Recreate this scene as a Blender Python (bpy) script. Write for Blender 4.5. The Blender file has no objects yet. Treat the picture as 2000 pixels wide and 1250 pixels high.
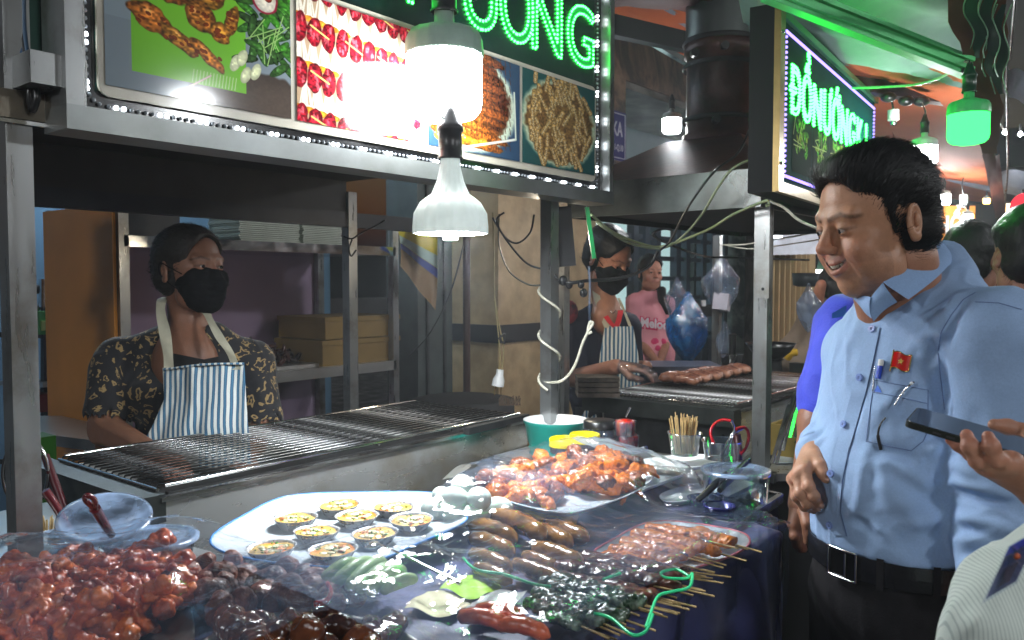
import bpy, math, random
import numpy as np
from mathutils import Vector, Matrix, Euler
from mathutils.bvhtree import BVHTree
import openvdb as vdb
R = math.radians
random.seed(7); RNG = np.random.default_rng(7)
sc = bpy.context.scene
COL = sc.collection
# ---------------------------------------------------------------- camera
CAMH = 1.42; PITCH = R(2.61); FPX = 1600.0
YAW = R(38.7)                                   # between the view and the street direction (+X)
FH = Vector((math.cos(YAW), math.sin(YAW), 0)); RT = Vector((math.sin(YAW), -math.cos(YAW), 0))
FW = FH*math.cos(PITCH) - Vector((0,0,1))*math.sin(PITCH)
UP = FH*math.sin(PITCH) + Vector((0,0,1))*math.cos(PITCH)
cd = bpy.data.cameras.new('camera'); cam = bpy.data.objects.new('camera', cd); COL.objects.link(cam)
cd.lens = 36.0*FPX/2000; cd.sensor_width = 36; cd.clip_start = .02; cd.clip_end = 400
cam.matrix_world = Matrix.Translation((0,0,CAMH)) @ Matrix((( RT.x,UP.x,-FW.x,0),(RT.y,UP.y,-FW.y,0),(RT.z,UP.z,-FW.z,0),(0,0,0,1)))
cd.dof.use_dof = True; cd.dof.focus_distance = 1.75; cd.dof.aperture_fstop = 8
sc.camera = cam
# ---------------------------------------------------------------- night sky, exposure
w = bpy.data.worlds.new('World'); sc.world = w; w.use_nodes = True
nt = w.node_tree; bg = nt.nodes['Background']; sk = nt.nodes.new('ShaderNodeTexSky')
sk.sky_type = 'NISHITA'; sk.sun_disc = False; sk.sun_elevation = R(-1.5); sk.sun_rotation = R(200)
nt.links.new(sk.outputs[0], bg.inputs[0]); bg.inputs[1].default_value = .12
sc.view_settings.view_transform = 'Standard'; sc.view_settings.look = 'None'
sc.view_settings.exposure = 0.7; sc.view_settings.gamma = 1
sc.cycles.use_denoising = True; sc.cycles.sample_clamp_indirect = 4; sc.cycles.sample_clamp_direct = 0
sc.cycles.max_bounces = 8; sc.cycles.transparent_max_bounces = 24; sc.cycles.caustics_reflective = False; sc.cycles.caustics_refractive = False
# ---------------------------------------------------------------- helpers
def ray(px, py): return FW + RT*((px-1000)/FPX) + UP*((625-py)/FPX)
ORG = Vector((0,0,CAMH))
def at(px, py, f):
    d = ray(px, py); return ORG + d*(f/d.dot(FH))
def onz(px, py, z):
    d = ray(px, py); return ORG + d*((z-CAMH)/d.z)
def onY(px, py, Y):
    d = ray(px, py); return ORG + d*(Y/d.y)
def onX(px, py, X):
    d = ray(px, py); return ORG + d*(X/d.x)
def C(r, g, b):
    f = lambda v: (v/255/12.92 if v/255 <= .04045 else ((v/255+.055)/1.055)**2.4)
    return (f(r), f(g), f(b), 1)
def V(*a): return Vector(a)
def worldloc(o):
    v = Vector((0,0,0))
    while o: v += o.location; o = o.parent
    return v
def tag(o, label=None, cat=None, group=None, kind=None):
    if label: o['label'] = label
    if cat: o['category'] = cat
    if group: o['group'] = group
    if kind: o['kind'] = kind
    return o
def thing(name, label, cat, loc=(0,0,0), group=None):
    o = bpy.data.objects.new(name, None); COL.objects.link(o); o.location = loc; o.empty_display_size = .05
    return tag(o, label, cat, group)
class B:
    """collects shapes in world coordinates"""
    def __init__(s): s.v = []; s.f = []; s.sm = []; s.c = None
    def add(s, vs, fs, smooth=False):
        n = len(s.v); s.v += [tuple(v) for v in vs]; s.f += [tuple(i+n for i in f) for f in fs]; s.sm += [smooth]*len(fs); return s
    def box(s, c, d, rot=None):
        M = rot.to_matrix() if isinstance(rot, Euler) else (rot or Matrix.Identity(3)); c = Vector(c); h = Vector(d)/2; vs = []
        for x in (-1,1):
            for y in (-1,1):
                for z in (-1,1): vs.append(c + M @ Vector((x*h.x, y*h.y, z*h.z)))
        return s.add(vs, [(0,1,3,2),(4,6,7,5),(0,4,5,1),(2,3,7,6),(0,2,6,4),(1,5,7,3)])
    def bb(s, x0, x1, y0, y1, z0, z1): return s.box(((x0+x1)/2,(y0+y1)/2,(z0+z1)/2),(abs(x1-x0),abs(y1-y0),abs(z1-z0)))
    def bar(s, p, q, w, h, up=(0,0,1)):
        p = Vector(p); q = Vector(q); d = (q-p); L = d.length; d.normalize(); u = Vector(up); r = d.cross(u)
        if r.length < 1e-4: r = d.cross(Vector((1,0,0)))
        r.normalize(); u = r.cross(d); M = Matrix((d, r, u)).transposed(); return s.box((p+q)/2, (L,w,h), M)
    def tube(s, pts, r, n=8, cap=True, smooth=True):
        pts = [Vector(p) for p in pts]; m = len(pts); rs = [float(x) for x in np.interp(np.linspace(0,1,m),np.linspace(0,1,len(r)),r)] if isinstance(r,(list,tuple)) else [r]*m
        rings = []; prev = None
        for i,p in enumerate(pts):
            t = (pts[min(i+1,m-1)]-pts[max(i-1,0)])
            if t.length < 1e-9: t = Vector((0,0,1))
            t.normalize()
            if prev is None:
                a = Vector((0,0,1)) if abs(t.z) < .9 else Vector((1,0,0)); x = t.cross(a).normalized()
            else:
                x = prev - t*prev.dot(t)
                if x.length < 1e-6: x = t.cross(Vector((0,0,1)))
                x.normalize()
            prev = x; y = t.cross(x); rings.append([p + (x*math.cos(k*2*math.pi/n)+y*math.sin(k*2*math.pi/n))*rs[i] for k in range(n)])
        vs = [v for g in rings for v in g]; fs = [(i*n+k, i*n+(k+1)%n, (i+1)*n+(k+1)%n, (i+1)*n+k) for i in range(m-1) for k in range(n)]
        s.add(vs, fs, smooth)
        if cap: s.add(rings[0][::-1], [tuple(range(n))]); s.add(rings[-1], [tuple(range(n))])
        return s
    def cyl(s, p, q, r, r2=None, n=16): return s.tube([p,q],[r, r if r2 is None else r2], n)
    def lathe(s, c, prof, n=32, axis=None, ribs=0, ribh=0, smooth=True):
        c = Vector(c); M = Matrix.Identity(3)
        if axis is not None: M = Vector((0,0,1)).rotation_difference(Vector(axis)).to_matrix()
        vs = []
        for (r,z) in prof:
            for k in range(n):
                a = k*2*math.pi/n; rr = r*(1 + (ribh if (ribs and k%ribs==0) else 0)); vs.append(c + M @ Vector((rr*math.cos(a), rr*math.sin(a), z)))
        fs = [(i*n+k, i*n+(k+1)%n, (i+1)*n+(k+1)%n, (i+1)*n+k) for i in range(len(prof)-1) for k in range(n)]
        return s.add(vs, fs, smooth)
    def grid(s, fn, nu, nv, smooth=True):
        vs = [fn(i/nu, j/nv) for j in range(nv+1) for i in range(nu+1)]
        return s.add(vs, [(j*(nu+1)+i, j*(nu+1)+i+1, (j+1)*(nu+1)+i+1, (j+1)*(nu+1)+i) for j in range(nv) for i in range(nu)], smooth)
    def ball(s, c, r, n=12, m=8, rot=None):
        r = r if isinstance(r,(tuple,list,Vector)) else (r,r,r); c = Vector(c); M = rot.to_matrix() if rot else Matrix.Identity(3); vs=[]
        for j in range(m+1):
            t = math.pi*j/m
            for k in range(n):
                a = 2*math.pi*k/n; vs.append(c + M @ Vector((r[0]*math.sin(t)*math.cos(a), r[1]*math.sin(t)*math.sin(a), r[2]*math.cos(t))))
        return s.add(vs, [(j*n+k, (j+1)*n+k, (j+1)*n+(k+1)%n, j*n+(k+1)%n) for j in range(m) for k in range(n)], True)
    def prism(s, poly, z0, z1):
        n = len(poly); vs = [(p[0],p[1],z0) for p in poly]+[(p[0],p[1],z1) for p in poly]
        return s.add(vs, [tuple(range(n))[::-1], tuple(range(n,2*n))]+[(i,(i+1)%n,n+(i+1)%n,n+i) for i in range(n)])
    def build(s, name, mat, parent=None, org=None, uv=None, **k):
        off = worldloc(parent) if parent else Vector(org or (0,0,0))
        me = bpy.data.meshes.new(name); me.from_pydata([(v[0]-off.x, v[1]-off.y, v[2]-off.z) for v in s.v], [], s.f)
        me.polygons.foreach_set('use_smooth', s.sm)
        if s.c is not None:
            at_ = me.color_attributes.new('Col','FLOAT_COLOR','POINT'); at_.data.foreach_set('color', np.asarray(s.c,dtype=np.float32).ravel())
        me.materials.append(mat); me.update()
        o = bpy.data.objects.new(name, me); COL.objects.link(o)
        if parent: o.parent = parent
        else: o.location = off
        return tag(o, **k)
def struct(o): o['kind'] = 'structure'; return o
def spline(pts, n=8, closed=False):
    pts = [Vector(p) for p in pts]; m = len(pts); out = []
    for i in range(m if closed else m-1):
        g = (lambda k: pts[k % m]) if closed else (lambda k: pts[max(0,min(m-1,k))])
        a,b,c,d = g(i-1),g(i),g(i+1),g(i+2)
        for k in range(n):
            t = k/n; out.append(.5*((2*b)+(c-a)*t+(2*a-5*b+4*c-d)*t*t+(3*b-a-3*c+d)*t**3))
    if not closed: out.append(pts[-1])
    return out
def copy_tree(o, parent=None):
    c = o.copy(); COL.objects.link(c); c.parent = parent
    for ch in [x for x in o.children]: copy_tree(ch, c)
    return c
def mesh_from(name, P, F, mat, parent=None, org=None, col=None, smooth=True, **k):
    off = worldloc(parent) if parent else Vector(org or (0,0,0))
    me = bpy.data.meshes.new(name); P = np.asarray(P, dtype=np.float32) - np.array(off, dtype=np.float32)
    F = np.asarray(F); n = F.shape[1]
    me.vertices.add(len(P)); me.vertices.foreach_set('co', P.ravel())
    me.loops.add(F.size); me.loops.foreach_set('vertex_index', F.ravel().astype(np.int32))
    me.polygons.add(len(F)); me.polygons.foreach_set('loop_start', np.arange(0,F.size,n,dtype=np.int32))
    me.polygons.foreach_set('loop_total', np.full(len(F),n,dtype=np.int32))
    me.polygons.foreach_set('use_smooth', np.full(len(F), smooth)); me.update(calc_edges=True); me.validate()
    if col is not None:
        a = me.color_attributes.new('Col','FLOAT_COLOR','POINT'); a.data.foreach_set('color', np.asarray(col,dtype=np.float32).ravel())
    me.materials.append(mat); o = bpy.data.objects.new(name, me); COL.objects.link(o)
    if parent: o.parent = parent
    else: o.location = off
    return tag(o, **k)
# ---------------------------------------------------------------- materials
def newmat(name):
    m = bpy.data.materials.new(name); m.use_nodes = True; t = m.node_tree; p = t.nodes['Principled BSDF']; return m, t, p
def nd(t, typ, **k):
    n = t.nodes.new(typ)
    for a,b in k.items():
        if a.startswith('i_'): n.inputs[a[2:].replace('_',' ')].default_value = b
        else: setattr(n, a, b)
    return n
def M(name, base, rough=.5, metal=0., var=.12, scale=12, bump=0., bscale=None, stretch=None, base2=None, thr=(.45,.6), sheen=0, spec=.5, trans=0, rvar=.0, coat=0, sss=0, attr=False, obj=True, alpha=1):
    m, t, p = newmat(name); L = t.links.new
    tc = nd(t,'ShaderNodeTexCoord'); mp = nd(t,'ShaderNodeMapping'); L(tc.outputs['Object'], mp.inputs[0])
    if stretch: mp.inputs['Scale'].default_value = stretch
    n1 = nd(t,'ShaderNodeTexNoise'); n1.inputs['Scale'].default_value = scale; n1.inputs['Detail'].default_value = 6; L(mp.outputs[0], n1.inputs['Vector'])
    if attr:
        at_ = nd(t,'ShaderNodeAttribute', attribute_name='Col'); src = at_.outputs['Color']
    else: src = None
    mr = nd(t,'ShaderNodeMapRange'); mr.inputs[1].default_value=.25; mr.inputs[2].default_value=.75; mr.inputs[3].default_value = 1-var*1.6; mr.inputs[4].default_value = 1+var
    L(n1.outputs[0], mr.inputs[0])
    mx = nd(t,'ShaderNodeMix', data_type='RGBA', blend_type='MULTIPLY'); mx.inputs[0].default_value = 1
    if src: L(src, mx.inputs[6])
    elif base2 is not None:
        n2 = nd(t,'ShaderNodeTexNoise'); n2.inputs['Scale'].default_value = scale*.37; n2.inputs['Detail'].default_value = 8; n2.inputs['Roughness'].default_value=.65; L(tc.outputs['Object'], n2.inputs['Vector'])
        cr = nd(t,'ShaderNodeValToRGB'); cr.color_ramp.elements[0].position=thr[0]; cr.color_ramp.elements[1].position=thr[1]
        cr.color_ramp.elements[0].color = base; cr.color_ramp.elements[1].color = base2; L(n2.outputs[0], cr.inputs[0]); L(cr.outputs[0], mx.inputs[6])
    else: mx.inputs[6].default_value = base
    L(mr.outputs[0], mx.inputs[7]); L(mx.outputs[2], p.inputs['Base Color'])
    p.inputs['Roughness'].default_value = rough; p.inputs['Metallic'].default_value = metal; p.inputs['Specular IOR Level'].default_value = spec
    if rvar:
        m2 = nd(t,'ShaderNodeMapRange'); m2.inputs[1].default_value=.3; m2.inputs[2].default_value=.7; m2.inputs[3].default_value=max(.02,rough-rvar); m2.inputs[4].default_value=rough+rvar
        L(n1.outputs[0], m2.inputs[0]); L(m2.outputs[0], p.inputs['Roughness'])
    if sheen: p.inputs['Sheen Weight'].default_value = sheen
    if trans: p.inputs['Transmission Weight'].default_value = trans
    if coat: p.inputs['Coat Weight'].default_value = coat; p.inputs['Coat Roughness'].default_value = .12
    if sss: p.inputs['Subsurface Weight'].default_value = sss; p.inputs['Subsurface Scale'].default_value=.006; p.inputs['Subsurface Radius'].default_value=(1,.35,.2)
    if alpha < 1: p.inputs['Alpha'].default_value = alpha
    if bump:
        nb = nd(t,'ShaderNodeTexNoise'); nb.inputs['Scale'].default_value = bscale or scale*4; nb.inputs['Detail'].default_value=5; L(mp.outputs[0], nb.inputs['Vector'])
        bp = nd(t,'ShaderNodeBump'); bp.inputs['Strength'].default_value = bump; bp.inputs['Distance'].default_value=.004; L(nb.outputs[0], bp.inputs['Height']); L(bp.outputs[0], p.inputs['Normal'])
    return m
def emis(name, col, st, sampling=None):
    m = bpy.data.materials.new(name); m.use_nodes = True; t = m.node_tree; t.nodes.clear()
    e = t.nodes.new('ShaderNodeEmission'); e.inputs[0].default_value = col; e.inputs[1].default_value = st
    o = t.nodes.new('ShaderNodeOutputMaterial'); t.links.new(e.outputs[0], o.inputs[0])
    if sampling: m.cycles.emission_sampling = sampling
    return m
def film(name, tint=(.9,.95,1,1), gloss=.18, milk=.08, rough=.08, bump=.6, bs=14, crinkle=True):
    """clear plastic film: mostly see-through, glossy wrinkles, faint milkiness"""
    m = bpy.data.materials.new(name); m.use_nodes = True; t = m.node_tree; t.nodes.clear(); L = t.links.new
    tr = nd(t,'ShaderNodeBsdfTransparent'); tr.inputs[0].default_value = tint
    gl = nd(t,'ShaderNodeBsdfGlossy'); gl.inputs['Roughness'].default_value = rough; gl.inputs[0].default_value=(1,1,1,1)
    df = nd(t,'ShaderNodeBsdfDiffuse'); df.inputs[0].default_value=(.50,.68,1,1); tl = nd(t,'ShaderNodeBsdfTranslucent'); tl.inputs[0].default_value=(.5,.68,1,1)  # blue haze over the food is put into this milky tint
    ad = nd(t,'ShaderNodeMixShader'); ad.inputs[0].default_value=.35; L(df.outputs[0],ad.inputs[1]); L(tl.outputs[0],ad.inputs[2])
    tc = nd(t,'ShaderNodeTexCoord'); n = nd(t,'ShaderNodeTexNoise'); n.inputs['Scale'].default_value=bs; n.inputs['Detail'].default_value=4; n.inputs['Distortion'].default_value=1.2; L(tc.outputs['Object'], n.inputs['Vector'])
    bp = nd(t,'ShaderNodeBump'); bp.inputs['Strength'].default_value=bump; bp.inputs['Distance'].default_value=.02; L(n.outputs[0], bp.inputs['Height']); L(bp.outputs[0], gl.inputs['Normal'])
    fr = nd(t,'ShaderNodeFresnel'); fr.inputs[0].default_value=1.28; L(bp.outputs[0], fr.inputs['Normal'])
    ma = nd(t,'ShaderNodeMath', operation='MULTIPLY_ADD'); ma.inputs[1].default_value=.8; ma.inputs[2].default_value=gloss; L(fr.outputs[0], ma.inputs[0]); ma.use_clamp = True
    n2 = nd(t,'ShaderNodeTexNoise'); n2.inputs['Scale'].default_value=bs*.4; n2.inputs['Detail'].default_value=3; L(tc.outputs['Object'], n2.inputs['Vector'])
    mr = nd(t,'ShaderNodeMapRange'); mr.inputs[1].default_value=.38; mr.inputs[2].default_value=.7; mr.inputs[3].default_value=milk*.25; mr.inputs[4].default_value=milk*2; L(n2.outputs[0], mr.inputs[0])
    a = nd(t,'ShaderNodeMixShader'); L(mr.outputs[0], a.inputs[0]); L(tr.outputs[0], a.inputs[1]); L(ad.outputs[0], a.inputs[2])
    b = nd(t,'ShaderNodeMixShader'); L(ma.outputs[0], b.inputs[0]); L(a.outputs[0], b.inputs[1]); L(gl.outputs[0], b.inputs[2])
    o = nd(t,'ShaderNodeOutputMaterial'); L(b.outputs[0], o.inputs[0]); return m
STEEL = M('brushed_steel', (.34,.35,.35,1), .33, .85, .03, 14, 0, 60, (5,5,.5), rvar=.08, base2=(.17,.145,.11,1), thr=(.50,.72))
STEELH = M('brushed_steel_wide', (.56,.56,.55,1), .33, .85, .03, 8, 0, 60, (.6,6,9), rvar=.05, base2=(.46,.45,.41,1), thr=(.4,.8))
CHROME = M('polished_steel', (.7,.7,.7,1), .14, 1, .08, 20, rvar=.07)
ROD = M('sooty_steel_rod', (.55,.55,.55,1), .3, .8, .2, 10, 0, 200, base2=(.02,.018,.016,1), thr=(.40,.52), rvar=.15)
BLACK = M('black_paint', (.008,.008,.010,1), .45, 0, .3, 8)
SOOT = M('soot_black', (.010,.009,.009,1), .7, 0, .4, 10)
BLKPL = M('black_plastic', (.012,.012,.013,1), .3, 0, .2, 30)
DARKM = M('dark_metal', (.05,.05,.052,1), .4, .6, .3, 12, rvar=.15)
WHITEPL = M('white_plastic', (.72,.73,.72,1), .3, 0, .05, 20)
WIREW = M('cream_wire', (.62,.60,.48,1), .45, 0, .15, 40)
WIREB = M('black_wire', (.015,.015,.016,1), .4, 0, .2, 40)
FILM = film('clear_film')
BAGF = film('clear_bag_film', gloss=.12, milk=.16, bs=22)
# ---------------------------------------------------------------- 2D painter for printed photographs
class Paint:
    def __init__(s, w, h, bgc):
        s.w=w; s.h=h; s.a=np.zeros((h,w,3),np.float32); s.a[:]=np.array(bgc,np.float32)/255
        s.Y,s.X=np.mgrid[0:h,0:w].astype(np.float32); s.Y=s.Y[::-1]/h; s.X=s.X/w; s.asp=w/h; s.n=s.noise(24); s.n2=s.noise(70)
        s.Xa=s.X*s.asp
    def noise(s, k):
        g=RNG.random((k+2,k+2)).astype(np.float32); x=s.X*k; y=s.Y*k; i=x.astype(int); j=y.astype(int); fx=x-i; fy=y-j; fx=fx*fx*(3-2*fx); fy=fy*fy*(3-2*fy)
        return (g[j,i]*(1-fx)+g[j,i+1]*fx)*(1-fy)+(g[j+1,i]*(1-fx)+g[j+1,i+1]*fx)*fy
    def mix(s, m, c):
        m=m[...,None]; s.a=s.a*(1-m)+np.asarray(c,np.float32)*m
    def rect(s,x0,y0,x1,y1,c,ang=0): s.mix(((s.X>x0)&(s.X<x1)&(s.Y>y0)&(s.Y<y1)).astype(np.float32), np.array(c)/255)
    def blob(s,x,y,rx,ry,ang,c,dark=.55,hi=.6,wob=.25,rough=.35):
        ca,sa=math.cos(ang),math.sin(ang); dx=s.Xa-x*s.asp; dy=s.Y-y; u=(dx*ca+dy*sa)/rx; v=(-dx*sa+dy*ca)/ry
        d=np.sqrt(u*u+v*v)+(s.n-.5)*wob; m=np.clip((1-d)/.08,0,1); sh=1-dark*np.clip(d,0,1)**2.2
        tex=1+rough*(s.n2-.5)*2; col=np.array(c,np.float32)/255*(sh*tex)[...,None]
        hl=np.clip(1-np.sqrt((u+.25)**2+(v-.35)**2)/.5,0,1)**2*hi*(s.n2>.5); col=col+hl[...,None]; s.mix(m, np.clip(col,0,1))
    def line(s,x0,y0,x1,y1,wd,c,soft=.3):
        x0*=s.asp; x1*=s.asp; dx,dy=x1-x0,y1-y0; t=np.clip(((s.Xa-x0)*dx+(s.Y-y0)*dy)/(dx*dx+dy*dy+1e-9),0,1)
        d=np.sqrt((s.Xa-x0-t*dx)**2+(s.Y-y0-t*dy)**2)/wd; s.mix(np.clip((1-d)/soft,0,1), np.clip(np.array(c)/255*(1.05-.35*d[...,None]),0,1))
    def image(s, name):
        im=bpy.data.images.new(name, s.w, s.h); px=np.ones((s.h,s.w,4),np.float32); a=s.a[::-1]; px[...,:3]=a; im.pixels.foreach_set(px.ravel()); im.update(); im.pack(); return im
def imgmat(name, im, rough=.25, spec=.5, emit=0, bump=0, metal=0):
    m,t,p=newmat(name); tx=nd(t,'ShaderNodeTexImage'); tx.image=im; tx.extension='EXTEND'; L=t.links.new; L(tx.outputs[0], p.inputs['Base Color']); p.inputs['Roughness'].default_value=rough; p.inputs['Specular IOR Level'].default_value=spec
    tc=nd(t,'ShaderNodeTexCoord'); L(tc.outputs['UV'], tx.inputs[0])
    if emit: L(tx.outputs[0], p.inputs['Emission Color']); p.inputs['Emission Strength'].default_value=emit
    return m
def quad(name, pts, mat, parent=None, org=None, nu=1, nv=1, fn=None, **k):
    """pts: bottom-left, bottom-right, top-right, top-left; carries a UV map"""
    a,b,c,d=[Vector(p) for p in pts]; bl=B()
    def g(u,v):
        p=a*(1-u)*(1-v)+b*u*(1-v)+c*u*v+d*(1-u)*v
        return fn(u,v,p) if fn else p
    bl.grid(g,nu,nv); o=bl.build(name,mat,parent,org,**k); me=o.data; uv=me.uv_layers.new(name='UVMap')
    vu=[(i/nu,j/nv) for j in range(nv+1) for i in range(nu+1)]
    for l in me.loops: uv.data[l.index].uv=vu[l.vertex_index]
    return o
FONTB = None
def text_mesh(body, size, bold=0.0, extrude=0.0, narrow=1.0, fill=True):
    cu=bpy.data.curves.new('lettering','FONT'); cu.body=body; cu.size=size; cu.align_x='CENTER'; cu.align_y='BOTTOM_BASELINE'; cu.offset=bold; cu.extrude=extrude
    if not fill: cu.fill_mode='NONE'
    cu.resolution_u=4; o=bpy.data.objects.new('tmp',cu); COL.objects.link(o); dg=bpy.context.evaluated_depsgraph_get(); dg.update()
    me=bpy.data.meshes.new_from_object(o.evaluated_get(dg)); vs=[Vector((v.co.x*narrow,v.co.y,v.co.z)) for v in me.vertices]; fs=[tuple(p.vertices) for p in me.polygons]; es=[tuple(e.vertices) for e in me.edges]
    bpy.data.objects.remove(o); bpy.data.curves.remove(cu); bpy.data.meshes.remove(me); return vs,fs,es
def letters(body, size, org, xdir, ydir, mat, parent=None, bold=0, ext=.001, narrow=1, name='lettering', **k):
    vs,fs,_=text_mesh(body,size,bold,ext,narrow); xd=Vector(xdir).normalized(); yd=Vector(ydir).normalized(); zd=xd.cross(yd); o=Vector(org)
    return B().add([o+xd*v.x+yd*v.y+zd*v.z for v in vs],fs).build(name,mat,parent,org=None if parent else o,**k)
# ================================================================ SETTING
ASPH = M('dark_wet_asphalt', (.035,.035,.04,1), .5, 0, .3, 6, .5, 80, rvar=.2)
struct(B().grid(lambda u,v: Vector((-60+160*u,-60+120*v,0)),2,2,False).build('ground', ASPH))
# shop interior behind the first stall
BLUEW = M('pale_blue_wall_paint', C(120,160,190), .7, 0, .06, 3, .15, 60)
PALEW = M('white_wall_paint', C(185,195,205), .7, 0, .06, 3, .15, 60)
CREAM = M('cream_stone_cladding', C(190,165,125), .45, 0, .18, 9, .2, 60, base2=C(165,138,100), thr=(.4,.7))
def wall(name, x0,x1,y0,y1,z0,z1, mat, label, cat='wall', **k):
    return B().bb(x0,x1,y0,y1,z0,z1).build(name, mat, org=((x0+x1)/2,(y0+y1)/2,z0), label=label, cat=cat, **k)
wall('shop_wall', -.6,4.1, 5.1,5.2, 0,3.2, BLUEW, 'pale blue painted back wall of the shop behind the first stall')
wall('shop_wall', 2.2,2.28, 4.6,5.1, 0,3.2, PALEW, 'short white return wall behind the stacked foam trays')
# cream clad column with a dark band
cc = thing('clad_column', 'cream stone clad column with a dark band behind the hanging plug', 'column', (4.35,3.5,0))
B().bb(3.86,4.95,3.2,3.8,0,1.05).build('lower_cladding', CREAM, cc); B().bb(3.86,4.95,3.2,3.8,1.16,3.2).build('upper_cladding', CREAM, cc)
B().bb(3.84,4.96,3.18,3.8,1.05,1.16).build('dark_band', BLACK, cc)
GREYP = M('grey_green_paint', C(70,78,76), .5, .3, .2, 8)
gp = thing('grey_pillar', 'dark grey steel door post left of the cream column', 'post', (3.36,3.5,0))
B().bb(3.22,3.5,3.25,3.5,0,3).build('post', GREYP, gp)
for dx in (.06,.2): B().bb(3.22+dx,3.235+dx,3.235,3.25,0,3).build('ridge', DARKM, gp)
B().cyl((3.57,3.2,0),(3.57,3.2,2.6),.022,n=12).build('drain_pipe', M('brown_pipe',C(60,35,28),.4), org=(3.57,3.2,0), label='thin brown pipe standing against the cream column', cat='pipe')
# ---- upper facade with brown marble and address plate
MARB = M('brown_swirl_marble', C(150,116,92), .35, 0, .35, 2.2, 0, base2=C(70,50,40), thr=(.42,.58)); MARB.node_tree.nodes['Noise Texture.001'].inputs['Distortion'].default_value=3.5
GMARB = M('grey_swirl_marble', C(88,86,82), .3, 0, .3, 3, 0, base2=C(22,22,24), thr=(.44,.56)); 
for n_ in GMARB.node_tree.nodes:
    if n_.type=='TEX_NOISE': n_.inputs['Distortion'].default_value=4
fa = thing('marble_facade', 'brown swirled marble shop front above the address plate', 'facade', (6,3.6,0))
B().bb(5.2,9.5,3.6,3.75,3.12,5.6).build('lintel', MARB, fa)
B().bb(5.2,6.02,3.6,3.75,0,3.12).build('pillar', MARB, fa)
B().bb(6.02,9.5,3.62,4.5,3.06,3.12).build('soffit', M('pale_marble_soffit',C(130,125,118),.35,0,.3,5,base2=C(80,72,66)), fa)
wall('upper_wall', 6.02,10.5, 4.6,4.7, 1.9,4.2, PALEW, 'white rendered wall seen under the brown marble lintel')
ap = thing('address_plate', 'purple house number plate with white text on the marble pillar', 'sign', tuple(onY(1196,262,3.59)))
p0 = onY(1150,262,3.585)
PUR = M('purple_enamel', C(45,30,110), .35)
WHT = M('white_lettering', C(205,200,215), .5)
pc = onY(1193,262,3.58); pw=.46; ph=.40
B().box(pc,(pw,.012,ph)).build('plate', PUR, ap)
ol=B()
for a,b in (((-1,-1),(1,-1)),((1,-1),(1,1)),((1,1),(-1,1)),((-1,1),(-1,-1))):
    ol.bar(pc+V(a[0]*(pw/2-.02),-.009,a[1]*(ph/2-.02)), pc+V(b[0]*(pw/2-.02),-.009,b[1]*(ph/2-.02)), .006,.006)
ol.build('border', WHT, ap)
letters('105KA', .165, pc+V(.0,-.008,.0), (1,0,0),(0,0,1), WHT, ap, .002, .002, .72)
letters('THỊ KỲ P.1-Q.10', .072, pc+V(.0,-.008,-.12), (1,0,0),(0,0,1), WHT, ap, .001, .002, .70)
# ---- gate, panels and doors behind the girl
GREYB = M('grey_gate_paint', C(70,84,98), .45, .2, .15, 10)
GLOWW=M('wall_with_added_glow',C(170,200,196),.5,0,.12,2.2); _q=GLOWW.node_tree.nodes['Principled BSDF']; _q.inputs['Emission Color'].default_value=(.55,.80,.80,1); _q.inputs['Emission Strength'].default_value=.45  # even glow added to the wall in place of light falling on it
wall('glow_wall', 5.2,8.6, 3.56,3.58, 0,2.3, GLOWW, 'pale blue green wall with an added glow behind the grey metal gate')
gt = thing('metal_gate', 'grey metal grille gate behind the girl in pink', 'gate', (6.0,3.9,0))
for i,x in enumerate((5.28,5.45,5.62,5.95,6.12,6.42,6.60,6.85)): B().bb(x-.035,x+.035,3.06,3.12,.1,2.25).build('upright', GREYB, gt)
for j in range(12): B().bb(5.2,6.9,3.08,3.10,.35+j*.155,.385+j*.155).build('rail', GREYB, gt)
B().bb(5.2,6.9,3.09,3.095,.1,.95).build('kick_plate', GREYB, gt)
YC = M('cream_painted_strip', C(165,158,118), .5, 0, .1, 6)
cs = thing('cream_door_frame', 'cream painted door frame strips beside the grey marble column', 'door frame', (7.3,3.5,0))
for k,x in enumerate((7.15,7.33,7.52)): B().bb(x,x+.12,3.5,3.6,0,2.7).build('strip', YC if k!=1 else PALEW, cs)
B().bb(7.02,7.12,3.45,3.6,0,2.7).build('dark_strip', DARKM, cs)
wall('marble_column', 7.0,7.36, 2.95,3.25, 0,2.6, GMARB, 'grey swirled marble column in front of the folding gate', 'column')
fg = thing('folding_gate', 'beige folding steel gate right of the grey marble column', 'gate', (8.4,3.2,0))
FB = M('beige_gate_slat', C(175,152,112), .4, .1, .1, 6)
g0 = at(1503,700,6.2); g1 = at(1566,700,6.6)
for i in range(13):
    t=i/12; p=g0.lerp(g1,t); B().box((p.x,p.y+.03*(i%2),1.1),(.022,.05,2.2)).build('slat', FB, fg)
B().bar(V(g0.x,g0.y+.07,1.1),V(g1.x+.02,g1.y+.07,1.1),.01,2.2).build('back_sheet', M('beige_shade_sheet',C(110,92,66),.6), fg)
B().bar(V(g1.x+.05,g1.y,1.1),V(g1.x+.2,g1.y,1.1),.06,2.2).build('end_panel', FB, fg)
wb = thing('white_board', 'plain white fascia board above the folding gate', 'board', tuple(at(1545,475,5.9)))
a=at(1497,497,5.8); b=at(1592,495,6.3); B().bar(a+V(0,0,.12),b+V(0,0,.12),.05,.25).build('panel', M('white_board',C(175,182,192),.5), wb)
a=at(1503,462,5.75); b=at(1526,463,5.85); B().bar(a,b,.02,.02).build('lit_strip', emis('small_strip_glow',(.9,.95,1,1),3), wb)
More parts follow.
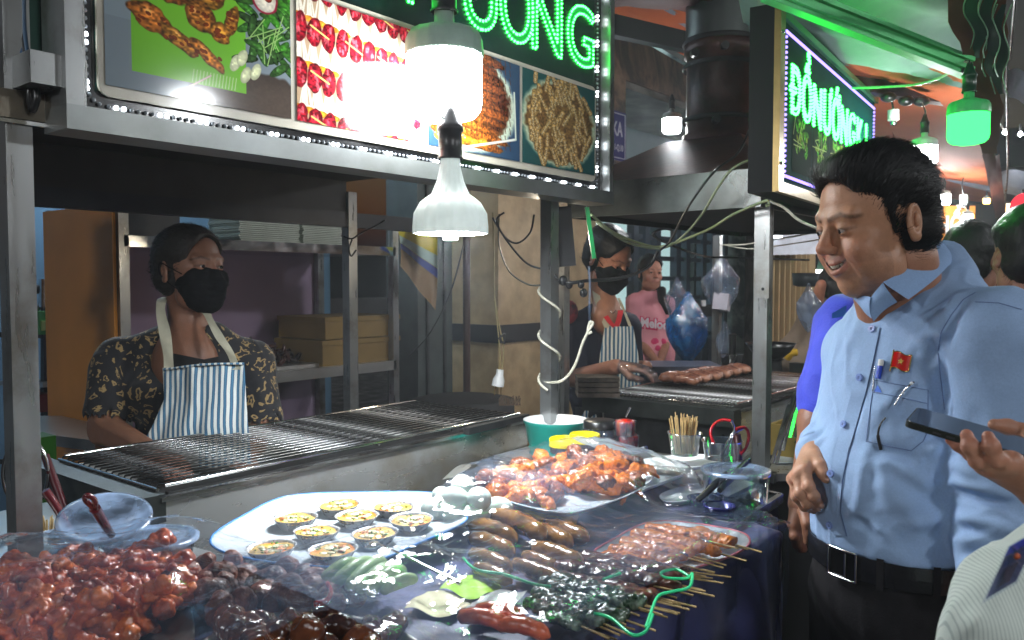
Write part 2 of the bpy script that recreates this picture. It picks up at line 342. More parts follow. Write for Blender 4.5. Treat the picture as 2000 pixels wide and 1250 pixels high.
# dark back-of-market volume
wall('dark_shop_wall', 9.8,9.9, .6,4.6, 0,3.0, M('dark_shop_wall',C(30,30,34),.7,0,.3,2), 'dark unlit shop wall beyond the folding gate')
# ================================================================ STALL 1
Z0 = .92; YS = 1.40; YB = 2.42
st = thing('food_stall', 'near stainless steel food stall carrying the long picture sign', 'stall', (1.25,1.3,0))
def post(x,y,z0,z1,w=.04,mat=STEEL,parent=st,name='post',**k):
    return B().bb(x-w/2,x+w/2,y-w/2,y+w/2,z0,z1).build(name, mat, parent, **k)
xl = onY(37,600,1.47).x; xr = onY(1073,700,1.47).x
post(xl,1.47,0,2.9); post(xr,1.47,0,1.76); post(onY(684,600,YB).x,YB,0,1.76); post(.45,YB,0,1.76)
post(xl+.045,1.50,1.73,2.9,.012,DARKM,name='cable_slot')
B().bb(xl+.02,xl+.075,1.46,1.50,1.70,2.9).build('channel_back', M('green_tinted_steel',C(36,70,60),.35,.6,.1,6), st)
B().bb(xl+.068,xl+.076,1.385,1.46,1.76,2.9).build('channel_side', STEEL, st)
B().box((xl+.035,1.43,1.755),(.085,.10,.05)).build('corner_bracket', STEEL, st)
B().ball((xl+.072,1.38,1.99),.006).build('rivet', CHROME, st)
# counter carcass
B().prism([(.30,.63),(1.58,.63),(1.88,1.28),(.80,1.30),(.78,1.54),(.30,1.54)],.10,Z0-.012).build('cabinet', STEELH, st)
B().prism([(.28,.61),(1.59,.61),(1.90,1.30),(.83,1.33),(.80,1.56),(.28,1.56)],Z0-.012,Z0).build('counter_top', STEELH, st)
B().bb(.45,2.06,1.60,2.40,.80,.815).build('rear_shelf', STEELH, st)
# hood / ceiling
B().bb(.40,xr+.02,1.50,YB+.02,1.80,1.84).build('ceiling_panel', SOOT, st)
B().bar((.35,YB,1.655),(xr+.5,YB,1.655),.03,.055).build('rear_beam', M('dark_beam_metal',C(30,32,38),.45,.4,.3,10), st)
B().bb(.40,xr,YB-.01,YB,1.68,1.82).build('rear_valance', SOOT, st)
B().bar((.50,1.47,1.705),(xr+.02,1.47,1.705),.05,.045).build('front_beam', M('stained_beam_steel',C(105,98,86),.35,.7,.4,14,base2=C(40,34,28),thr=(.45,.6)), st)
B().bar((.50,1.445,1.677),(xr+.02,1.445,1.677),.006,.006).build('beam_lip', CHROME, st)
# ---- lit picture sign
sg = thing('picture_sign', 'long LED sign with four food pictures and green letters', 'sign', (1.35,1.4,1.74))
sx0 = onY(112,245,YS).x; sx1 = onY(1180,400,YS).x; px0=onY(150,200,YS).x; px1=onY(1172,370,YS).x; sz0=1.662; SZ=2.42
pzb = onY(150,213,YS).z; sz0 = onY(112,250,YS).z-.004
SFR=M('dull_sign_frame_steel', (.30,.32,.32,1), .38, .8, .05, 10, 0, base2=(.20,.21,.20,1), thr=(.35,.7), rvar=.06)
B().bb(sx0,sx1,YS-.035,YS+.05,sz0,pzb).build('bottom_frame', SFR, sg)
B().bb(sx0,px0,YS-.035,YS+.05,pzb,SZ).build('left_frame', STEEL, sg); B().bb(px1,sx1,YS-.035,YS+.05,pzb,SZ).build('right_frame', STEEL, sg)
B().bb(sx0,sx1,YS-.035,YS+.05,SZ,SZ+.04).build('top_frame', STEELH, sg)
SGREEN = M('dark_green_sign_panel', C(6,48,40), .22, 0, .1, 5, coat=.4)
B().bb(px0,px1,YS,YS+.04,pzb,SZ).build('backing_panel', M('black_gloss_panel',(.006,.006,.008,1),.2,0,.1,5,coat=.5), sg)
gx0=onY(185,100,YS).x; gx1=onY(1158,300,YS).x; gz0=onY(1150,362,YS).z
B().bb(gx0,gx1,YS-.004,YS,gz0+.02,SZ-.02).build('green_field', SGREEN, sg)
CRM = M('cream_print_border', C(196,190,172), .3, coat=.4)
ptop = onY(1158,172,YS).z; pbot = gz0+.012
def rr(x0,x1,z0,z1,y0,y1,r=.02):
    pts=[]
    for cx,cz,a0 in ((x1-r,z1-r,0),(x0+r,z1-r,90),(x0+r,z0+r,180),(x1-r,z0+r,270)):
        for k in range(6): a=R(a0+k*18); pts.append((cx+r*math.cos(a),cz+r*math.sin(a)))
    n=len(pts); vs=[(p[0],y0,p[1]) for p in pts]+[(p[0],y1,p[1]) for p in pts]
    return B().add(vs,[tuple(range(n))[::-1],tuple(range(n,2*n))]+[(i,(i+1)%n,n+(i+1)%n,n+i) for i in range(n)])
rr(gx0,gx1,pbot,ptop,YS-.010,YS-.004).build('print_border', CRM, sg)
# the four printed pictures
def foodprint(kind):
    if kind==0:   # chicken wings on green board with herbs
        p=Paint(360,300,(120,132,140)); p.blob(.8,.05,.5,.26,0,(84,72,64),.3,0,.1,.04); p.rect(.0,.45,.25,1,(128,142,150))
        for i in range(9): p.rect(.12+.0*i,.12,.72,.80,(112,182,48))
        for i in range(14): p.line(.42+i*.018,.13,.43+i*.018,.22,.004,(190,225,140))
        p.line(.36,.05,.52,.20,.008,(215,195,160))
        for i in range(46):
            x=.70+RNG.random()*.34; y=.35+RNG.random()*.65; a=RNG.random()*3.1; g=70+RNG.random()*80; p.blob(x,y,.10,.032,a,(30+g*.25,g,38),.5,.25,.1,.3)
        for i in range(12): p.line(.72+RNG.random()*.2,.3+RNG.random()*.3,.8+RNG.random()*.2,.4+RNG.random()*.4,.005,(150,190,110))
        for x,y in ((.66,.33),(.72,.26),(.78,.30),(.70,.38)): p.blob(x,y,.07,.035,1.2,(225,230,185),.3,.2,.1,.1)
        p.blob(.84,.86,.10,.12,0,(170,30,60),.2,.1,.1,.1); p.blob(.84,.86,.085,.105,0,(232,225,205),.2,.1,.1,.1); p.blob(.86,.87,.03,.03,0,(190,60,40))
        for x,y,rx,ry,a in ((.22,.88,.14,.08,-.3),(.40,.93,.13,.10,.3),(.30,.74,.16,.10,-.5),(.52,.80,.11,.14,.2),(.47,.60,.10,.13,.4),(.60,.88,.10,.09,0),(.22,.50,.16,.085,-.5),(.36,.40,.15,.06,-.6),(.64,.62,.045,.13,-.3),(.50,.34,.16,.045,-.75),(.58,.52,.07,.08,.2)):
            p.blob(x,y,rx,ry,a,(188+RNG.random()*20,112+RNG.random()*24,44),.62,.25,.28,.5)
            for _ in range(7): p.blob(x+(RNG.random()-.5)*rx,y+(RNG.random()-.5)*ry,.018,.012,a,(118,52,18),.2,0,.6,.2)
    elif kind==1:  # beef rolls with enoki
        p=Paint(360,300,(176,150,120)); p.rect(.76,0,1,.26,(40,62,110))
        for row in range(4):
            y0=1.10-row*.36
            for i in range(13):
                x=i*.085+row*.03; yy=y0-.16-i*.012
                for _ in range(16):
                    dx=(RNG.random()-.5)*.10; p.line(x+dx*.3,yy+.10,x+dx,yy-.09,.0065,(240,232,212)); p.blob(x+dx,yy-.09,.013,.010,0,(250,244,225),.2,.2,.1,.1)
            for i in range(12): p.blob(i*.09,y0-.27-i*.014,.050,.028,0,(228,150,44),.2,0,.3,.3)
        for row in range(4):
            y0=1.10-row*.36
            for i in range(10):
                x=.02+i*.105; yy=y0-i*.016; p.blob(x,yy,.066,.125,-.10,(176,26,44),.5,.3,.22,.5)
                for _ in range(5): p.blob(x+(RNG.random()-.5)*.06,yy+(RNG.random()-.5)*.16,.010,.028,-.3+RNG.random()*.6,(206,84,96),.1,0,.5,.3)
            for i in range(4): x=.10+i*.26; p.line(x,y0+.03-i*.05,x+.13,y0-.04-i*.05,.010,(236,210,120))
    elif kind==2:  # glazed grilled ribs
        p=Paint(340,300,(40,66,92)); p.blob(.42,.5,.62,.52,0,(200,215,190),.1,0,.05,.1); p.blob(.40,.52,.56,.46,0,(84,40,18),.3,0,.1,.3)
        for i in range(11):
            y=.12+i*.085; p.blob(.40+.05*math.sin(i*2),y,.48,.060,-.12,(205-i*6,112-i*4,34),.6,.7,.18,.5)
            for j in range(16): p.line(.05+j*.055,y+.03,.06+j*.055,y-.03,.005,(90,36,14))
        for i in range(6): p.blob(.12+i*.09,.10+.02*(i%2),.08,.04,0,(236,170,40),.3,.6,.2,.3)
        p.line(.30,.02,.95,.22,.016,(226,226,214)); p.line(.95,.22,.93,.7,.014,(210,220,200))
    else:          # fried octopus
        p=Paint(340,300,(24,74,72)); p.blob(.5,.5,.60,.50,0,(190,205,170),.1,0,.05,.1); p.blob(.5,.5,.55,.46,0,(120,88,44),.3,0,.1,.3)
        for i in range(80):
            x=.10+RNG.random()*.80; y=.97-i*.0115+RNG.random()*.04; a=.9+RNG.random()*1.4
            for j in range(7):
                t=(j-3)*.028; p.blob(x+t*math.cos(a),y+t*math.sin(a)*1.1,.040-.003*abs(j-3),.034,a,(204,162,92),.5,.25,.2,.35)
            for j in range(10): p.blob(x+(j-5)*.019*math.cos(a),y+(j-5)*.021*math.sin(a),.0105,.010,0,(238,212,158),.55,0,.1,.1)
    return p.image('food_print_%d'%kind)
for k,(a,b) in enumerate(((200,562),(573,815),(829,1008),(1013,1155))):
    xa=onY(a,200,YS).x; xb=onY(b,250,YS).x; zt=ptop-.012; zb=pbot+.018
    quad('printed_picture', [(xa,YS-.0125,zb),(xb,YS-.0125,zb),(xb,YS-.0125,zt),(xa,YS-.0125,zt)], imgmat('glossy_print_%d'%k, foodprint(k), .10, .6), sg,
         label=['picture of fried chicken wings on a green board','picture of red beef rolls with enoki','picture of glazed grilled ribs','picture of fried octopus'][k])
# LED dots round the edge
LEDON = emis('white_led', (.86,.94,1,1), 9, 'NONE'); LEDOFF = M('unlit_led', (.30,.33,.36,1), .2); LEDG = emis('green_led', (.10,1,.22,1), 8)
LEDGC = emis('green_led_core', (.03,1,.07,1), 14)
bx0=onY(167,150,YS).x; bx1=onY(1164,300,YS).x; bz0=onY(205,207,YS).z-.001
path=[]; z=SZ-.03
while z>bz0+.03: path.append((bx0,z)); z-=.0128
for k in range(4): a=R(180+20*k+10); path.append((bx0+.03+.03*math.cos(a), bz0+.03+.03*math.sin(a)))
x=bx0+.035
while x<bx1-.01: path.append((x,bz0)); x+=.0128
z=bz0
while z<SZ-.03: path.append((bx1,z)); z+=.0128
on=B(); off=B()
for i,(x,z) in enumerate(path): (on if i%6 in (2,3) else off).ball((x,YS-.004,z),.0043 if i%6 in (2,3) else .0036,6,4)
on.build('lit_led_dots', LEDON, sg, kind='stuff'); off.build('unlit_led_dots', LEDOFF, sg, kind='stuff')
# green LED lettering NƯỚNG
def dots(body, size, xs, zb, y, spacing, r, mat, parent, nm, mapf=None, narrow=.9, inset=.006, offs=(0,)):
    bl=B()
    for ch,xc in xs:
        for of in offs:
            vs,fs,es=text_mesh(ch,size,of,0,narrow,fill=False); adj={}
            for a,b in es: adj.setdefault(a,[]).append(b); adj.setdefault(b,[]).append(a)
            seen=set()
            for s0 in list(adj):
                if s0 in seen: continue
                loop=[s0]; seen.add(s0); cur=s0
                while True:
                    nx=[q for q in adj[cur] if q not in seen]
                    if not nx: break
                    cur=nx[0]; seen.add(cur); loop.append(cur)
                P=[vs[q] for q in loop]+[vs[loop[0]]]; acc=0.; nxt=0.
                for a,b in zip(P,P[1:]):
                    L=(b-a).length
                    while nxt<=acc+L and L>0:
                        q=a.lerp(b,(nxt-acc)/L); X=xc+q.x; Z=zb+q.y
                        bl.ball(mapf(X,Z) if mapf else (X,y,Z), r, 6,4); nxt+=spacing
                    acc+=L
    return bl.build(nm, mat, parent, kind='stuff')
lx=[(ch,onY(p,100,YS).x) for ch,p in (('N',760),('Ư',935),('Ớ',1006),('N',1065),('G',1131))]
dots('', .255, lx, onY(1131,128,YS).z, YS-.007, .0120, .0040, LEDGC, sg, 'green_led_lettering', offs=(.007,-.009), narrow=.86)
gl=B()
for ch,xc in lx:
    vs,fs,_=text_mesh(ch,.255,.004,.0004,.86); gl.add([(xc+v.x, YS-.006+v.z, onY(1131,128,YS).z+v.y) for v in vs],fs)
gl.build('lettering', emis('green_letter_glow',(.02,1,.12,1),.30), sg, kind=None)
# wires in the channel at the left
w1=thing('sign_cable', 'blue and black cable pair tied in the left channel of the stall', 'cable', tuple(at(60,120,1.33)))
for k,(c,o) in enumerate((((.05,.12,.25,1),0),((.01,.01,.01,1),6),((.03,.08,.15,1),11))):
    B().tube(spline([at(35+o,-30,1.34),at(36+o,50,1.34),at(45+o,120,1.335),at(62+o*.5,165,1.33),at(66+o*.3,215,1.33)]),.0035,6).build('wire', M('cable_sheath',c,.4), w1)
B().tube(spline([at(62,155,1.33),at(58,180,1.325),at(63,215,1.33),at(72,190,1.325),at(66,155,1.33)]),.006,8).build('cable_knot', BLKPL, w1)
# ---- grill 1
GT=1.0; 
GFACE=M('heat_stained_steel_face', (.66,.67,.66,1), .27, .80, .04, 5, .05, 8, (1,3,3), base2=(.36,.30,.20,1), thr=(.50,.68), rvar=.08)
def grill(name, label, x0,x1,y0,y1,zt, zb, nrod, lift=.0, group=None, ext=.0, soot=None):
    g=thing(name,label,'grill',((x0+x1)/2,(y0+y1)/2,zb))
    B().bb(x0,x1,y0,y0+.006,zb,zt-.02).build('front_panel', GFACE, g); B().bb(x0,x1,y1-.006,y1,zb,zt-.02).build('back_panel', STEELH, g)
    B().bb(x0,x0+.006,y0+.006,y1-.006,zb,zt-.02).build('end_panel', DARKM, g); B().bb(x1-.006,x1,y0+.006,y1-.006,zb,zt-.02).build('end_panel', STEEL, g)
    B().bb(x0,x1,y0-.008,y0+.012,zt-.02,zt-.012).build('front_lip', CHROME, g)
    B().bb(x0+.01,x1-.01,y0+.01,y1-.01,zt-.10,zt-.085).build('ash_bed', SOOT, g)
    B().bb(x0-.05,x0+.01,y0-.005,y1+.06,zt-.062,zt-.005).build('end_bracket', M('dark_galvanised',C(62,66,64),.4,.6,.2,20), g)
    B().bb(x0+.03,x1-.02,y0+.02,y0+.035,zt-.05,zt-.01).build('inner_rail', SOOT, g)
    rod=None
    for i in range(nrod):
        y=y0+.03+(y1-y0-.05)*i/(nrod-1)
        if rod is None: rod=B().tube([(x0+.0,y,zt-.012),(x0+.012,y,zt+lift),(x1-.02,y,zt+lift),(x1,y,zt-.014)],.0027,6).build('rod', soot or ROD, g); ry=y
        else:
            c=rod.copy(); COL.objects.link(c); c.location=rod.location+Vector((0,y-ry,0)); c.parent=g
    fr=B()
    for x in (x0+.006,x0+(x1-x0)*.5,x1-.012): fr.tube([(x,y0+.02,zt+lift-.006),(x,y1-.01,zt+lift-.006)],.004,6)
    fr.tube([(x0+.02,y0+.018,zt+lift),(x1-.02,y0+.018,zt+lift)],.0045,6); fr.tube([(x0+.02,y1-.01,zt+lift),(x1-.02,y1-.01,zt+lift)],.0045,6)
    fr.build('grate_frame', CHROME, g); return g
gx_l=onY(312,962,1.57).x; gx_r=onY(1030,818,1.57).x
grill('charcoal_grill','long stainless steel grill with an empty grate before the woman in the patterned blouse', gx_l,gx_r,1.57,2.06,GT,.74,17,.006)
# second grate rail raised at the right end
B().bar((gx_r-.3,1.56,GT-.006),(gx_r+.01,1.58,GT-.006),.02,.02).build('grate_support', DARKM, org=(gx_r,1.57,GT-.016), label='dark flat bar projecting past the right end of the long grill', cat='metal bar')
# ---- side bench left with stool seen under it
bn=thing('side_table','dark low table behind the left post carrying a plastic bag','table',tuple(onz(110,830,0)))
tz=.85
pts=[onz(60,845,tz),onz(185,860,tz),onz(185,812,tz),onz(60,812,tz)]
B().prism([(p.x,p.y) for p in pts],tz-.04,tz).build('table_top', STEELH, bn)
for p in (pts[0],pts[1]): B().bb(p.x-.02,p.x+.02,p.y,p.y+.04,0,tz-.04).build('leg', DARKM, bn)
# ---- shelving unit behind woman 1
SY=3.2; x0=onY(240,600,SY).x; x1=onY(768,500,SY).x
su=thing('shelving_unit','steel shelving unit with a lilac back and an orange side panel','shelf',((x0+x1)/2,SY+.3,0))
zu=onY(433,470,SY).z; zl=onY(600,722,SY).z
for x in (x0,x1-.0): 
    for y in (SY,SY+.62): B().bb(x-.02,x+.02,y-.02,y+.02,0,onY(240,395,SY).z if x==x0 else onY(768,440,SY).z).build('post', STEEL, su)
B().bb(x0,x1,SY+.02,SY+.6,zu-.035,zu).build('shelf', CHROME, su); B().bb(x0,x1,SY-.02,SY+.02,zu-.04,zu+.004).build('shelf_rim', CHROME, su)
B().bb(x0,x1,SY+.02,SY+.6,zl-.04,zl).build('shelf', STEELH, su); B().bb(x0,x1,SY-.02,SY+.02,zl-.045,zl+.004).build('shelf_rim', STEELH, su)
B().bb(x0,x1,SY+.645,SY+.655,.2,zu+.02).build('back_panel', M('lilac_board',C(158,136,164),.6,0,.08,3), su)
ze=onY(233,398,SY).z
B().bb(x0-.035,x0-.022,SY,SY+.63,0,ze).build('side_panel', M('orange_side_panel',C(240,156,56),.5,0,.08,4), su, label='orange painted side panel')
FOAM=M('pale_foam_tray', C(196,205,192), .6, 0, .06, 20)
def stack(px_l,px_r,y,zt_,lbl,n=22,mat=FOAM):
    xa=onY(px_l,460,y).x; xb=onY(px_r,460,y).x; s_=thing('foam_tray_stack',lbl,'tray stack',((xa+xb)/2,y+.1,zu)); h=(zt_-zu)/n
    for i in range(n):
        j=.004*math.sin(i*1.7)+.003*random.random(); B().bb(xa+j,xb+j,y+.0+random.random()*.005,y+.26,zu+i*h+.001,zu+i*h+h*.78).build('tray', mat, s_)
    return s_
stack(468,585,SY+.08,zu+.20,'wider stack of pale foam trays on the upper shelf')
stack(592,668,SY+.08,zu+.19,'narrower stack of pale foam trays beside the middle post')
YB_=M('yellow_foam_box', C(128,102,44), .6, 0, .1, 10)
for (a,b,z_0,z_1,lb) in ((630,779,zl,zl+.13,'lower yellow foam box on the lower shelf'),(636,779,zl+.135,zl+.245,'upper yellow foam box with a lid on the lower shelf')):
    xa=onY(a,680,SY+.02).x; xb=onY(b,680,SY+.02).x; t_=thing('foam_box',lb,'box',((xa+xb)/2,SY+.2,z_0))
    B().bb(xa,xb,SY+.02,SY+.4,z_0,z_1-.025).build('box', YB_, t_); B().bb(xa-.006,xb+.006,SY+.014,SY+.406,z_1-.024,z_1).build('lid', YB_, t_)
BROWNM=M('dark_grilled_meat', C(74,34,22), .35, 0, .4, 30, .5, 90, base2=C(28,12,9), thr=(.4,.6), rvar=.15)
tr_=thing('meat_tray','steel tray heaped with dark grilled meat on the lower shelf','tray',(onY(570,715,SY+.1).x,SY+.25,zl))
xa=onY(515,715,SY+.05).x; xb=onY(625,715,SY+.05).x
B().bb(xa,xb,SY+.05,SY+.45,zl+.002,zl+.02).build('tray', STEELH, tr_)
for i in range(46):
    u=random.random(); v=random.random(); h=.10*math.sin(math.pi*u)**.7
    B().ball((xa+.03+(xb-xa-.06)*u,SY+.08+.33*v,zl+.03+h*random.random()),(.035,.014,.012),8,6,Euler((random.random()*3,random.random()*3,random.random()*3))).build('meat_piece', BROWNM, tr_)
# things on the shelf's left end
B().bb(x0+.06,x0+.30,SY+.1,SY+.4,zu,zu+.15).build('black_box', BLACK, org=(x0+.18,SY+.25,zu), label='small black box on the left end of the upper shelf', cat='box')
# blue/yellow rolled awning cloth at right of the shelf
ya=thing('folded_tarp','yellow and blue striped cloth sagging beside the shelving unit','tarpaulin',tuple(at(815,560,4.3)))
tl_=[at(778,432,4.2),at(853,446,4.4),at(853,560,4.3),at(825,610,4.3),at(782,505,4.2)]
im=Paint(128,128,(150,120,70)); im.rect(0,.66,1,.86,(190,180,40)); im.rect(0,.50,1,.66,(165,190,185)); im.rect(0,.38,1,.50,(24,46,130)); im.rect(0,0,1,.38,(112,86,46))
quad('cloth',[at(782,520,4.2),at(850,606,4.3),at(856,446,4.4),at(778,428,4.2)], imgmat('striped_tarp',im.image('tarp_print'),.6), ya, nu=12,nv=12, fn=lambda u,v,p:p+FH*(.05*math.sin(v*5)+.03*math.sin(u*9)))
# under-counter dark body behind grill right: barrel & clutter
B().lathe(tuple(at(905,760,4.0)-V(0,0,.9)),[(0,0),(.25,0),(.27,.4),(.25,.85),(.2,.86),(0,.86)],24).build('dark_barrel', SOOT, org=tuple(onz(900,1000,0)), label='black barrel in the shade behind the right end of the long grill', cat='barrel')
# kitchen clutter left
kt=thing('kitchen_shelf','dark kitchen rack seen between the left post and the orange panel','shelf',tuple(at(80,700,4.4)))
for py in (655,750,905): 
    a=at(40,py,4.3); b=at(104,py-4,4.5); B().bar(a,b,.3,.025).build('shelf', STEELH if py==750 else DARKM, kt)
B().bar(at(90,1000,4.4),at(90,560,4.4),.04,.04,up=(1,0,0)).build('upright', BLACK, kt)
gb=thing('green_box','green packet standing on the kitchen rack','packet',tuple(at(90,652,4.3)))
B().box(at(91,630,4.28),(.10,.06,.12)).build('packet', M('green_packet',C(60,140,60),.5), gb); B().box(at(90,636,4.25),(.05,.02,.05)).build('print_patch', M('pale_print',C(170,190,110),.5), gb)
fc=thing('ladle_stand','chrome utensil holder with ladles on the kitchen rack','utensils',tuple(at(75,600,4.4)))
B().cyl(at(90,600,4.4),at(90,545,4.4),.035).build('holder', CHROME, fc); B().tube(spline([at(64,625,4.4),at(76,600,4.4),at(80,580,4.4)]),.012).build('handle', CHROME, fc); B().ball(at(70,565,4.4),(.05,.02,.025)).build('ladle_head', BLKPL, fc)
gs=thing('plastic_stool','bright green plastic stool under the side table','stool',tuple(onz(62,950,0)))
B().box(at(66,930,2.6),(.10,.10,.26)).build('seat_body', M('lime_plastic',C(50,120,24),.4), gs)
rs_=thing('red_bucket','dark red bucket under the kitchen rack','bucket',tuple(at(78,800,4.4)))
B().cyl(at(78,800,4.4),at(78,765,4.4),.1,.12).build('bucket', M('dark_red_plastic',C(110,16,20),.4), rs_)
pr=thing('round_mirror','chrome ringed round fan guard by the left post','fan',tuple(at(50,930,1.7)))
B().tube(spline([at(50+44*math.cos(a),925+68*math.sin(a),1.72) for a in [k*2*math.pi/12 for k in range(12)]],6,True),.004,6).build('ring', CHROME, pr)
B().tube([at(88,890,1.75),at(128,1000,1.7)],.009,8).build('handle', M('maroon_plastic',C(70,14,22),.3), pr)
# ================================================================ BULBS
CAPW = M('grey_white_ribbed_plastic', C(190,198,192), .4, 0, .12, 30, base2=C(120,118,104), thr=(.55,.8))
def bulb(name,label,p,s,glow,cat='light bulb',style='T',cap=None,sock=None,top=None,group=None,cut=0,glowlen=1.0,off=False):
    """p: centre of the bulb's widest part; s: radius"""
    cap=cap or CAPW; sock=sock or BLKPL; g=thing(name,label,cat,tuple(p),group); n=64 if s>.03 else 24
    if style=='T':
        gl=B(); gl.lathe(p,[(s*.97,.62*s),(s,.5*s),(s*1.0,-.55*s*glowlen),(s*.95,-.75*s*glowlen),(s*.80,-.9*s*glowlen),(s*.5,-.98*s*glowlen),(0.0001,-1.0*s*glowlen)],n)
        gl.build('diffuser', glow, g)
        c=B(); c.lathe(p,[(s*1.0,.56*s),(s*1.02,.60*s),(s*1.02,.66*s),(s*.99,1.0*s),(s*.90,1.18*s),(s*.55,1.30*s),(s*.26,1.42*s),(s*.25,1.75*s),(s*.2,1.8*s)],n,ribs=4,ribh=.03); c.build('ribbed_cap', cap, g)
        zt=p.z+1.7*s
    else:
        c=B(); c.lathe(p,[(s*1.0,-.02*s),(s*1.0,.18*s),(s*.97,.55*s),(s*.80,.86*s),(s*.66,.98*s),(s*.50,1.10*s),(s*.36,1.45*s),(s*.27,1.85*s),(s*.25,2.1*s)],n,ribs=4,ribh=.07); c.build('ribbed_cap', cap, g)
        gl=B().lathe(p,[(s*.96,-.02*s),(s*.96,-.03*s),(.0001,-.03*s)],n); gl.build('led_plate', glow, g)
        cl=B(); cl.lathe(p-V(0,0,.03*s),[(s*.22,0),(s*.2,-.16*s),(.0001,-.18*s)],16); cl.build('led_hub', glow, g)
        for k in range(18): a=k*.349; 
        zt=p.z+2.05*s
    # socket
    B().lathe(V(p.x,p.y,zt),[(s*.36,0),(s*.37,.05*s),(s*.33,.08*s),(s*.33,.75*s),(s*.37,.8*s),(s*.37,.9*s),(s*.30,1.0*s),(s*.13,1.5*s),(s*.11,1.55*s),(0.0001,1.56*s)],24).build('socket', sock, g)
    zt+=1.5*s
    if top:
        for k in (-1,1): B().tube(spline([V(p.x,p.y,zt-.01),V(p.x+k*s*.12,p.y,zt+.25*(Vector(top).z-zt)),Vector(top)],6),.0022 if s>.04 else .003,6).build('cord', WIREW if k>0 else WIREB, g)
    return g
MAIN = emis("main_bulb_glow", (.93,.97,1,1), 42); BARE = emis("bare_led_glow", (.90,.96,1,1), 190); FARG = emis("far_bulb_glow",(.95,.98,1,1), 240)
WARMG = emis('warm_bulb_glow',(1,.55,.12,1), 14); GREENG = emis('green_bulb_glow',(.035,1,.11,1), 2.6)
pb=at(868,152,1.86)
bulb('led_bulb','large lit cylindrical LED bulb hanging before the food pictures',pb,.0845,MAIN,top=(pb.x,pb.y,2.6),cap=M('greenish_grey_cap',C(150,176,160),.45,0,.15,20),glowlen=1.15)
pl=at(880,455,1.80)
GLOWCAP=M('lit_ribbed_bulb_shell', C(214,222,216), .35, 0, .10, 30, base2=C(176,184,172), thr=(.5,.8)); _p=GLOWCAP.node_tree.nodes['Principled BSDF']; _p.inputs['Emission Color'].default_value=(.8,.95,.92,1); _p.inputs['Emission Strength'].default_value=.24
b2=bulb('led_bulb','lower lit LED bulb with an open rim and grey black socket',pl,.0775,BARE,style='open',cap=GLOWCAP,top=tuple(at(874,228,1.80)))
wt=B(); q=at(874,245,1.80)
for k in range(6): wt.tube([q+V(.008*math.cos(a),.008*math.sin(a),-k*.006) for a in [j*.7 for j in range(10)]],.0022,5)
wt.tube(spline([q+V(0,0,0),q+V(.012,0,.03),q+V(-.006,0,.05),q+V(0,0,.07)]),.002,5); wt.tube(spline([q,q+V(-.02,.0,.02),q+V(-.012,.0,.035),q+V(0,0,.01)]),.002,5)
wt.build('twisted_wire', CHROME, b2)
# ================================================================ STALL 2
s2=thing('food_stall','second stainless steel food stall with a soot stained hood and chimney','stall',(3.1,1.4,0))
S2X=2.50
def post2(x,y,z0,z1,w=.04,m=STEEL,**k): return post(x,y,z0,z1,w,m,s2,**k)
pp=onX(1486,900,2.55); post2(2.55,pp.y,0,2.35,.045)
B().bb(2.52,2.5275,pp.y-.03,pp.y+.012,1.37,2.35).build('angle_strip', STEEL, s2); B().ball((2.523,pp.y-.01,1.40),.006).build('bolt', BLACK, s2)
hz0=1.66; hy0=pp.y-.02; hy1=1.72
pq=onX(1182,372,2.45)
post2(4.25,1.95,0,1.68); 
q=at(1100,600,3.1); post2(q.x,q.y,0,1.70,.035)
# hood
HM=M('hood_steel', C(120,126,126), .34, .8, .25, 5, .08, 60, base2=C(60,58,54), thr=(.4,.75), rvar=.1); RUST=M('rust_brown_duct', C(70,34,26), .5, .3, .35, 7, .4, 60, base2=C(26,15,13), thr=(.42,.62))
hx0=2.47; hx1=4.0; hzb=1.655; hzt=1.775
B().bb(hx0,hx0+.012,hy0,hy1,hzb,hzt).build('hood_band', HM, s2); B().bb(hx0+.012,hx1,hy0,hy0+.012,hzb,hzt).build('hood_band', HM, s2)
B().bb(hx0+.012,hx1,hy1-.012,hy1,hzb,hzt).build('hood_band', SOOT, s2); B().bb(hx1-.01,hx1,hy0+.012,hy1-.012,hzb,hzt).build('hood_band', SOOT, s2)
pc_=at(1406,200,3.45); cx,cy=pc_.x,pc_.y; zc=1.42+(552-282)/1600*3.45
h=B(); rb=[(hx0,hy0,hzt),(hx1,hy0,hzt),(hx1,hy1,hzt),(hx0,hy1,hzt)]; rt=[(cx-.16,cy-.16,zc),(cx+.16,cy-.16,zc),(cx+.16,cy+.16,zc),(cx-.16,cy+.16,zc)]
h.add(rb+rt,[(i,(i+1)%4,4+(i+1)%4,4+i) for i in range(4)]); h.build('hood_slope', RUST, s2)
B().bb(hx0+.02,hx1-.02,hy0+.02,hy1-.02,hzb+.02,hzb+.03).build('hood_underside', SOOT, s2)
rr_=.137; ch=B(); ch.lathe((cx,cy,zc-.02),[(rr_+.015,0),(rr_+.015,.05),(rr_,.06),(rr_,.37),(rr_+.012,.375),(rr_+.012,.42),(rr_,.43)],40); ch.build('chimney_duct', RUST, s2)
el=[V(cx,cy,zc+.40)]+[V(cx,cy,zc+.60)]+[V(cx+.35-.35*math.cos(a)+0,cy,zc+.66+.35*math.sin(a)) for a in (.2,.6,1.0,1.4)]+[V(cx+.9,cy,zc+1.05)]
DUCT=M('grey_galvanised_duct', C(92,98,96), .4, .6, .15, 5)
B().tube(el,rr_+.006,32).build('duct_elbow', DUCT, s2)
bd=B()
for z in (zc+.08,zc+.30,zc+.40): bd.lathe((cx,cy,z),[(rr_+.014,0),(rr_+.020,.008),(rr_+.014,.02)],40)
bd.build('duct_clamp', SOOT, s2, kind='stuff')
